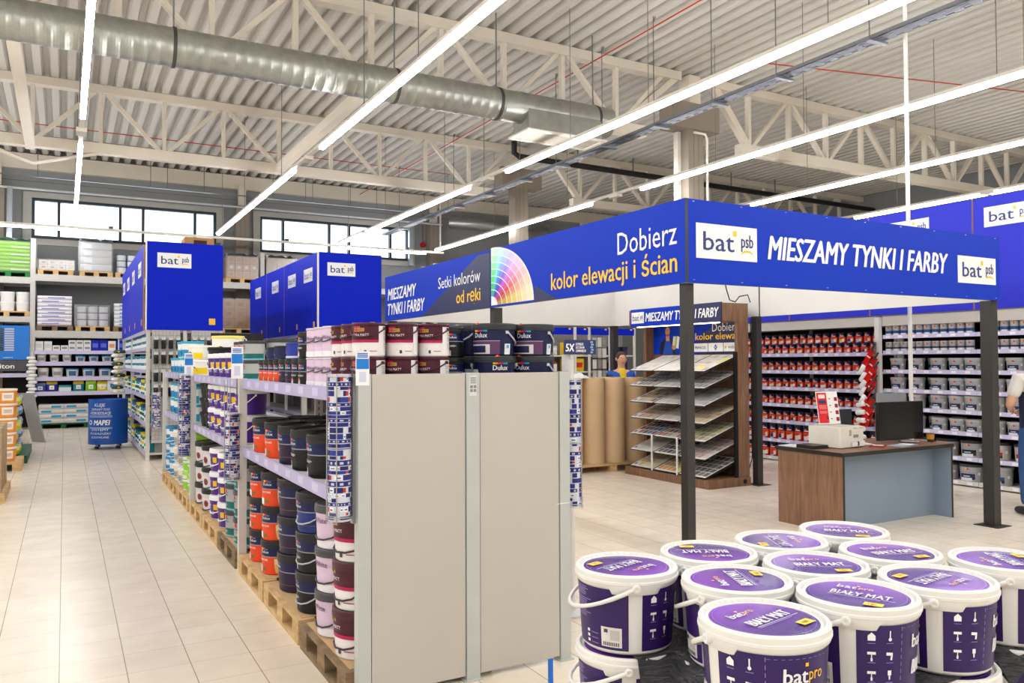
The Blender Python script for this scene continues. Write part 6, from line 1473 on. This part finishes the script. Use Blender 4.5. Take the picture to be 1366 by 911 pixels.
def person(label, loc, rz, hgt, top, sleeves, trousers, arms, head_turn=0.0, vest=None):
    """faces -y before the turn; arms: two (elbow, wrist) pairs"""
    t = thing('person', label, 'person', loc, rz); k = hgt / 1.78
    S_ = lambda x, y, z, r: (x * k, y * k, z * k, tuple(q * k for q in r) if isinstance(r, tuple) else r * k)
    J = [S_(0, 0, .95, (.115, .09)), S_(0, 0, 1.12, (.12, .09)), S_(0, .01, 1.3, (.15, .11)), S_(0, .015, 1.43, (.12, .085)), S_(0, .01, 1.50, .055), S_(0, 0, 1.565, .058), S_(0, -.015, 1.62, (.074, .085)), S_(0, -.01, 1.69, (.078, .095)), S_(0, 0, 1.75, (.055, .07))]
    E = [(0, 1), (1, 2), (2, 3), (3, 4), (4, 5), (5, 6), (6, 7), (7, 8)]
    for s, (el, wr) in zip((-1, 1), arms):
        b = len(J); J += [S_(s * .17, .015, 1.43, .062), S_(*el, .043), S_(*wr, .030)]; E += [(3, b), (b, b + 1), (b + 1, b + 2)]
        d = (Vector(wr) - Vector(el)).normalized(); w = Vector(wr); side = Vector((0, 0, 1)) if abs(d.z) < .7 else Vector((0, 1, 0))
        pc = w + d * .05; b2 = len(J); J.append(S_(*pc, (.036, .02))); E.append((b + 2, b2))
        x = d.cross(Vector((1, 0, 0))).normalized() if abs(d.x) < .8 else Vector((0, 0, 1))
        for fi in range(4):
            o = (fi - 1.5) * .019; L = (.07, .08, .075, .058)[fi]
            a = pc + x * o + d * .03; c = a + d * L * .55 + Vector((-s * .012, 0, 0)); e = c + d * L * .4 + Vector((-s * .022, 0, 0))
            n = len(J); J += [S_(*a, .0095), S_(*c, .0085), S_(*e, .007)]; E += [(b2, n), (n, n + 1), (n + 1, n + 2)]
        a = w + d * .025 + x * -.035; n = len(J); J += [S_(*a, .011), S_(*(a + d * .035 - x * .02), .009)]; E += [(b2, n), (n, n + 1)]
    for s in (-1, 1):
        b = len(J); J += [S_(s * .09, 0, .86, .07), S_(s * .105, -.01, .48, .05), S_(s * .11, .02, .1, .04)]; E += [(0, b), (b, b + 1), (b + 1, b + 2)]
    skin('body', t, J, E, 'skin')
    # clothes
    C = [S_(0, 0, .76, (.15, .125)), S_(0, 0, 1.12, (.148, .118)), S_(0, .01, 1.3, (.172, .132)), S_(0, .015, 1.43, (.135, .10))]; CE = [(0, 1), (1, 2), (2, 3)]
    for s, (el, wr) in zip((-1, 1), arms):
        b = len(C); mid = Vector((s * .17, .015, 1.43)).lerp(Vector(el), .75); C += [S_(s * .178, .015, 1.425, .08)]; CE.append((3, b))
        if sleeves == 'long': C += [S_(*el, .062), S_(*Vector(el).lerp(Vector(wr), .92), .045)]; CE += [(b, b + 1), (b + 1, b + 2)]
        else: C += [S_(*mid, .068)]; CE.append((b, b + 1))
    skin('shirt', t, C, CE, top)
    if vest:
        skin('vest', t, [S_(0, 0, .72, (.168, .138)), S_(0, 0, 1.12, (.165, .134)), S_(0, .01, 1.3, (.182, .146)), S_(0, .015, 1.42, (.13, .11))], [(0, 1), (1, 2), (2, 3)], vest)
    T_ = [S_(0, 0, 1.05, (.14, .115)), S_(0, 0, .9, (.155, .122))]; TE = [(0, 1)]
    for s in (-1, 1):
        b = len(T_); T_ += [S_(s * .1, 0, .78, .084), S_(s * .112, -.012, .48, .066), S_(s * .118, .018, .1, .058)]; TE += [(1, b), (b, b + 1), (b + 1, b + 2)]
    skin('trousers', t, T_, TE, trousers)
    for s in (-1, 1): skin('shoe', t, [S_(s * .112, .05, .05, .045), S_(s * .115, -.06, .045, .046), S_(s * .12, -.17, .034, .034)], [(0, 1), (1, 2)], 'shoe_black')
    # head details
    hd = bpy.data.objects.new('hair', None)
    h = MB(); rows = []
    for i in range(7):
        th = PI * .6 * i / 6; rows.append([(.088 * k * math.sin(th) * math.cos(2 * PI * j / 16), (.012 + .104 * math.sin(th) * math.sin(2 * PI * j / 16) * (1 if math.sin(2 * PI * j / 16) > 0 else .84)) * k, (1.685 + .108 * math.cos(th)) * k + (.035 * k * max(0, -math.sin(2 * PI * j / 16)) * (i / 6) ** 2)) for j in range(16)])
    h.grid(rows, 'hair_brown', True, True); h.build('hair', t)
    fx = MB(); fx.lathe([(.001, -.012), (.011, -.01), (.014, 0), (.006, .03), (.001, .04)], 'skin', 8, (0, -.105 * k, 1.64 * k), True); fx.build('nose', t)
    for s in (-1, 1):
        e = MB(); e.lathe([(.001, -.007), (.012, -.003), (.012, .003), (.001, .007)], ('plastic', '#e8e4e0'), 8, (s * .032 * k, -.093 * k, 1.668 * k), True); e.lathe([(.001, -.005), (.005, -.002), (.005, .002), (.001, .005)], ('plastic', '#2e221c'), 8, (s * .032 * k, -.103 * k, 1.668 * k), True); e.build('eye', t)
        MB().tube([(s * .018 * k, -.1 * k, 1.688 * k), (s * .034 * k, -.1 * k, 1.693 * k), (s * .048 * k, -.09 * k, 1.687 * k)], .004, 'hair_brown', 5).build('eyebrow', t)
        MB().lathe([(.001, -.03), (.012, -.02), (.015, .0), (.012, .02), (.001, .028)], 'skin', 8, (s * .083 * k, .008 * k, 1.665 * k), True, 1.6).build('ear', t)
    MB().tube([(-.024 * k, -.09 * k, 1.598 * k), (0, -.098 * k, 1.6 * k), (.024 * k, -.09 * k, 1.598 * k)], .005, ('plastic', '#a8605a'), 5).build('mouth', t)
    bpy.data.objects.remove(hd)
    return t
person('person in a blue and black jacket over a yellow shirt behind the brown rolls', (8.02, 10.62, 0), math.radians(-15), 1.79, 'cloth_blue', 'long', 'denim', [((-.25, .02, 1.14), (-.2, -.14, .92)), ((.25, .02, 1.14), (.2, -.14, .92))], vest=None)
_p = bpy.data.objects['person']
skin('collar_front', _p, [(0, -.075, 1.2, (.05, .06)), (0, -.07, 1.36, (.075, .06)), (0, -.02, 1.47, (.075, .075)), (0, 0, 1.53, (.062, .062))], [(0, 1), (1, 2), (2, 3)], 'cloth_yellow')
skin('shoulder_panel', _p, [(-.1, .03, 1.43, (.07, .1)), (-.185, .02, 1.425, .092), (-.225, .02, 1.28, .08)], [(0, 1), (1, 2)], 'cloth_navy')
person('customer in white t-shirt, navy vest and jeans standing beside the outer sign post', (8.98, 4.68, 0), math.radians(150), 1.80, 'cloth_white', 'short', 'denim', [((-.26, .02, 1.14), (-.1, -.2, 1.08)), ((.27, .0, 1.15), (.12, -.22, 1.1))], vest='cloth_navy')
# ---------------------------------------------------------------- stacked purple buckets in front
PURP = ('plastic', '#2c1459'); VI = ('gloss', '#6a3aa8'); WP = ('plastic', '#e4e2dc'); WP2 = ('plastic', '#d6d3cb')
BR0, BR1, BH = .128, .142, .215
def icons(b, rf):
    """six little pictograms: house, thermometer, roller, sprayer, roller, brush"""
    for r in range(3):
        for c in range(2):
            a = -158 + c * 18; z = .142 - r * .047; g_ = cyl(rf, a, z, .003); f = lambda u, v: g_(u * .74, v * .74 + .003)
            if (r, c) == (0, 0): b.face([f(-.012, 0), f(.012, 0), f(.012, .016), f(0, .027), f(-.012, .016)], WL)
            elif (r, c) == (0, 1):
                b.face([f(-.002, .006), f(.002, .006), f(.002, .032), f(-.002, .032)], WL); b.face([f(.006 * math.cos(k * PI / 4), .004 + .006 * math.sin(k * PI / 4)) for k in range(8)], WL)
            elif (r, c) == (1, 1):
                b.face([f(-.012, .016), f(.01, .014), f(.01, .024), f(-.012, .026)], WL); b.face([f(.002, .0), f(.008, .0), f(.01, .014), f(.003, .014)], WL)
            elif (r, c) == (2, 1):
                b.face([f(-.006, .014), f(.006, .014), f(.006, .03), f(-.006, .03)], WL); b.face([f(-.002, 0), f(.002, 0), f(.003, .013), f(-.003, .013)], WL)
            else:
                b.face([f(-.013, .018), f(.013, .018), f(.013, .027), f(-.013, .027)], WL); b.face([f(-.0015, .004), f(.0015, .004), f(.0015, .018), f(-.0015, .018)], WL); b.face([f(-.003, -.004), f(.003, -.004), f(.003, .007), f(-.003, .007)], WL)
            b.face([f(-.012, -.010), f(.012, -.010), f(.012, -.0075), f(-.012, -.0075)], ('plastic', '#8d78b5'))
def paint_pail():
    """wall print: strips at 180 and 0, front label centred on -90, back label on +90"""
    t = thing('paint_pail', '', 'paint bucket')
    rf = lambda z: BR0 + (BR1 - BR0) * z / BH
    b = MB(); b.lathe([(.001, 0), (BR0 - .006, 0), (BR0, .006), (rf(.18), .18), (rf(.185) + .001, .186), (rf(.205), .205)], [WP] * 5, 48)
    lz0, lz1 = .012, .181
    for a0, a1, m in ((-172, -8, PURP), (8, 172, PURP)):
        n = 32; ang = [math.radians(a0 + (a1 - a0) * k / n) for k in range(n + 1)]
        b.grid([[((rf(z) + .0012) * math.cos(a), (rf(z) + .0012) * math.sin(a), z) for a in ang] for z in (lz0, lz1)], m)
    icons(b, rf)
    # dashed frame and lettering
    for k in range(12): b.patch(-126 + k * 6.5, -122.5 + k * 6.5, .172, .1732, rf, ('plastic', '#8d78b5'), .0025, 4)
    for k in range(9): b.patch(-127, -126.2, .03 + k * .017, .04 + k * .017, rf, ('plastic', '#8d78b5'), .0025, 4)
    b.text('bat', cyl(rf, -99, .120, .003), .034, WL, bold=.025, width=.058); b.text('pro', cyl(rf, -77, .125, .003), .028, YL, bold=.0, width=.042)
    f = cyl(rf, -88.5, .155, .003); b.face([f(-.004, 0), f(.004, 0), f(.004, .008), f(-.004, .008)], YL)
    b.text('BIAŁY MAT', cyl(rf, -82, .055, .003), .036, WL, bold=.04, shear=.15, width=.13)
    # dense small print and bar code on the back label
    rq = random.Random(2)
    for col_, (a0, a1) in enumerate(((24, 50), (55, 85), (92, 128))):
        z = .172
        while z > (.085 if col_ == 2 else .03):
            if rq.random() < .9: b.patch(180 - a1 if False else a0, a0 + (a1 - a0) * rq.uniform(.6, 1), z, z + .0026, rf, ('plastic', '#9583bb'), .0025, 6)
            z -= .0055
    b.patch(138, 164, .02, .075, rf, ('plastic', '#dedbd6'), .0025, 6)
    for k in range(9): b.patch(141 + k * 2.3, 142.2 + k * 2.3, .024, .034, rf, ('plastic', '#2e2e30'), .004, 2)
    b.patch(142, 147, .06, .07, rf, ('plastic', '#4a4a4c'), .004, 3); b.patch(150, 161, .04, .068, rf, ('plastic', '#bdb9b4'), .004, 6)
    for k in range(3): b.patch(116, 120, .05 - k * .014, .058 - k * .014, rf, WL, .0035, 4); b.patch(123, 134, .05 - k * .014, .053 - k * .014, rf, ('plastic', '#7f6aa8'), .0035, 5)
    b.build('body', t)
    # collar with stepped tabs under the handle pivots
    c = MB(); n = 96
    def dep(a):   # collar depth by angle
        d = min(abs((a + 180) % 360 - 180), abs((a) % 360 - 180))
        return .038 if d < 26 else (.022 if d > 30 else .022 + (.016) * (30 - d) / 4)
    RC_ = BR1 + .004
    ang = [2 * PI * k / n for k in range(n)]
    c.grid([[(RC_ * .985 * math.cos(a), RC_ * .985 * math.sin(a), BH - .008 - dep(math.degrees(a))) for a in ang], [(RC_ * math.cos(a), RC_ * math.sin(a), BH - .006 - dep(math.degrees(a))) for a in ang], [((RC_ + .003) * math.cos(a), (RC_ + .003) * math.sin(a), BH - .016) for a in ang]], WP, True, True)
    c.grid([[(rf(.18) * math.cos(a), rf(.18) * math.sin(a), BH - .008 - dep(math.degrees(a))) for a in ang], [(RC_ * .985 * math.cos(a), RC_ * .985 * math.sin(a), BH - .008 - dep(math.degrees(a))) for a in ang]], WP, False, True)
    c.build('collar', t)
    # bail handle, hanging on the +y side
    h = MB(); zp = BH - .026; R = RC_ + .008; pts = []
    for k in range(17):
        a = PI * k / 16; s = math.sin(a)
        pts.append((R * math.cos(a) * (1 + .02 * s), R * s * 1.05 + .004, zp - .075 * s ** 1.0))
    h.tube(pts, [.0065] * 3 + [.0058] * 11 + [.0065] * 3, WP, 8)
    for sx in (-1, 1):
        o = (sx * (RC_ + .004), 0, zp)
        h.grid([[(o[0] + sx * d, r * math.cos(a), zp + r * math.sin(a)) for a in [2 * PI * q / 14 for q in range(14)]] for d, r in ((-.004, .012), (.008, .012), (.010, .009), (.010, .005), (.007, .004), (.007, .0005))], WP, False, True)
    h.build('handle', t)
    return t
def pail_lid(t, psi):
    """printed lid turned by psi (radians, relative to the pail); the print reads along local +x"""
    l = MB(); R = .151; n = 56
    l.lathe([(BR1, BH - .022), (R - .003, BH - .022), (R - .001, BH - .018), (R - .001, BH - .012), (R - .003, BH - .010), (R - .003, BH + .002), (R - .007, BH + .007), (R - .014, BH + .007), (R - .020, BH - .001), (R - .026, BH - .002)], WP, n)
    for k in range(44):
        a = 2 * PI * k / 44; b0, b1 = a, a + .05
        l.face([((R - .021) * math.cos(a), (R - .021) * math.sin(a), BH + .001), ((R - .013) * math.cos(a + .035), (R - .013) * math.sin(a + .035), BH + .0073), ((R - .013) * math.cos(a + .06), (R - .013) * math.sin(a + .06), BH + .0073), ((R - .021) * math.cos(a + .025), (R - .021) * math.sin(a + .025), BH + .001)], WP2)
    l.lathe([(R - .026, BH - .002), (.001, BH - .002)], WP, n)
    l = l.build('lid', t, rot=psi)
    d = MB(); r0 = .124; rings = [.0005, .03, .06, .09, .112, r0]
    d.grid([[(r * math.cos(2 * PI * k / 48), r * math.sin(2 * PI * k / 48), BH - .001 + .0006 * math.sin(9 * r / r0 + 2 * math.sin(4 * PI * k / 48))) for k in range(48)] for r in rings[::-1]], lambda i, j: ('gloss', tuple(a + (b - a) * min(1, max(0, .5 + .5 * math.sin(2 * PI * (j + .5) / 48) * rings[::-1][i] / r0)) for a, b in zip((.25, .12, .42), (.54, .27, .74)))), True, True)
    d.grid([[(r * math.cos(2 * PI * k / 60), r * math.sin(2 * PI * k / 60), BH + .0012) for k in range(61)] for r in (.1165, .1155)][::-1], ('plastic', '#8f6cc4'), True)
    f = plane((0, 0, BH + .0012), (1, 0, 0), (0, 1, 0), .0005)
    d.text('BIAŁY MAT', lambda u, v: f(u + .01, v - .022), .034, WL, bold=.02, width=.145)
    d.poly([(-.065, -.03), (.095, -.03), (.095, -.0285), (-.065, -.0285)], f, WL); d.poly([(-.065, -.036), (.06, -.036), (.06, -.0345), (-.065, -.0345)], f, ('plastic', '#b9a2dc'))
    d.text('bat', lambda u, v: f(u - .035, v + .04), .026, WL, bold=.015, width=.048); d.text('pro', lambda u, v: f(u + .012, v + .045), .02, YL, width=.036)
    d.poly([(-.014, .066), (-.007, .066), (-.007, .073), (-.014, .073)], f, YL)
    d.poly([(.03, -.088), (.075, -.088), (.075, -.062), (.03, -.062)], f, ('panel', '#f6d21a')); d.text('10L', lambda u, v: f(u + .052, v - .082), .013, ('plastic', '#b8891f'), bold=.02)
    return d.build('lid_label', l)
# three tiers on a pallet, the upper one offset rows
LIDZ = 1.05
POS = [((1.42, 1.345), 171, 10, 'nearest the viewer, front of the top tier'), ((1.775, 1.365), 208, -64, 'second of the near row, top tier'), ((2.085, 1.35), 210, -174, 'third of the near row, its lid print upside down'), ((2.45, 1.375), 215, 60, 'outermost of the near row, half out of view'),
       ((1.61, 1.62), 190, 65, 'just behind the nearest one, top tier'), ((1.93, 1.625), 200, -29, 'in the middle of the top tier'), ((2.25, 1.61), 200, -15, 'outer one of the middle row, top tier'),
       ((1.44, 1.89), 243, -167, 'by the pale end panel, back label and handle in view'), ((1.76, 1.89), 200, 150, 'rear row beside the black booth post'), ((2.08, 1.89), 200, -119, 'rear row with yellow mark towards the end panel'), ((2.39, 1.89), 200, -45, 'rearmost towards the desk, top tier')]
GP = 'white and purple paint buckets on the front stack'
TH = .226
pail0 = paint_pail(); KIDSP = list(pail0.children)
for i, ((x, y), A, psi, lab) in enumerate(POS):
    if i == 0: t = pail0
    else:
        t = pail0.copy(); COL.objects.link(t)
        for ch in KIDSP: c = ch.copy(); COL.objects.link(c); c.parent = t
    tag(t, 'white and purple paint bucket ' + lab, 'paint bucket', GP)
    body_rot = math.radians(A - 180)     # left pivot of the built pail sits at 180 degrees
    t.location = (x, y, LIDZ - BH); t.rotation_euler = (0, 0, body_rot)
    if i == 0:
        lid_lab = pail_lid(t, math.radians(psi) - body_rot); lid0 = lid_lab.parent
    else:
        l = lid0.copy(); COL.objects.link(l); l.parent = t; l.rotation_euler = (0, 0, math.radians(psi) - body_rot)
        d = lid_lab.copy(); COL.objects.link(d); d.parent = l
tiers = ('second', 'third', 'bottom')
for k in range(1, 4):
    for i, ((x, y), A, psi, lab) in enumerate(POS):
        if k == 3 and i in (5,): pass
        t = pail0.copy(); COL.objects.link(t)
        for ch in KIDSP: c = ch.copy(); COL.objects.link(c); c.parent = t
        A2 = {7: 235, 2: 210, 3: 212}.get(i, 195 + 7 * i)
        rot = math.radians(A2 - 180); t.location = (x, y, LIDZ - BH - k * TH); t.rotation_euler = (0, 0, rot)
        l = lid0.copy(); COL.objects.link(l); l.parent = t; d = lid_lab.copy(); COL.objects.link(d); d.parent = l
        where = ('under the nearest bucket', 'under the second bucket of the near row', 'under the third bucket of the near row', 'under the outermost bucket of the near row', 'under the one behind the nearest', 'under the middle bucket', 'under the outer middle row bucket',
                 'under the bucket by the end panel', 'under the rear bucket by the post', 'under the rear bucket with the yellow mark', 'under the rearmost bucket')[i]
        tag(t, 'purple bucket in the %s tier, %s' % (tiers[k - 1], where), 'paint bucket', GP)
# dark film sheets between the tiers
for k in range(1):
    z = LIDZ - BH - .0038 - k * TH
    m = MB(); nx, ny = 26, 18; rows = []; rq = random.Random(8)
    for j in range(ny + 1):
        row = []
        for i in range(nx + 1):
            x = 1.36 + (2.54 - 1.36) * i / nx; y = 1.26 + (2.0 - 1.26) * j / ny
            # sag between the lids below
            dmin = min(math.hypot(x - p[0][0], y - p[0][1]) for p in POS)
            sag = 0.0 if dmin < .16 else min(.07, (dmin - .16) * 1.3)
            edge = i in (0, nx) or j in (0, ny)
            row.append((x + (.02 * math.sin(j * 1.1) if i in (0, nx) else 0), y + (.02 * math.sin(i * .8) if j in (0, ny) else 0), z + .002 - sag - (.02 + .012 * math.sin(i * 1.7 + j) if edge and dmin > .17 else .0)))
        rows.append(row)
    m.grid(rows, 'black_film')
    tag(m.build('film_sheet'), 'dark plastic film sheet spread under the top tier of purple buckets', 'film sheet')
PZ = LIDZ - BH - 3 * TH
t = thing('wooden_pallet', 'pallet carrying the stacked purple buckets', 'pallet', (1.25, 1.15, 0)); PWD, PDP = 1.34, .92
for x in (0, PWD / 2 - .06, PWD - .12):
    for y in (0, PDP / 2 - .07, PDP - .14): MB().bx(x, x + .12, y, y + .14, 0, PZ - .034, 'pine').build('block', t)
for x in (0, PWD / 2 - .06, PWD - .12): MB().bx(x, x + .12, 0, PDP, PZ - .034, PZ - .02, 'pine').build('stringer', t)
for y in (0, .205, .41, .615, PDP - .1): MB().bx(0, PWD, y, y + .1, PZ - .02, PZ - .002, 'pine').build('top_board', t)
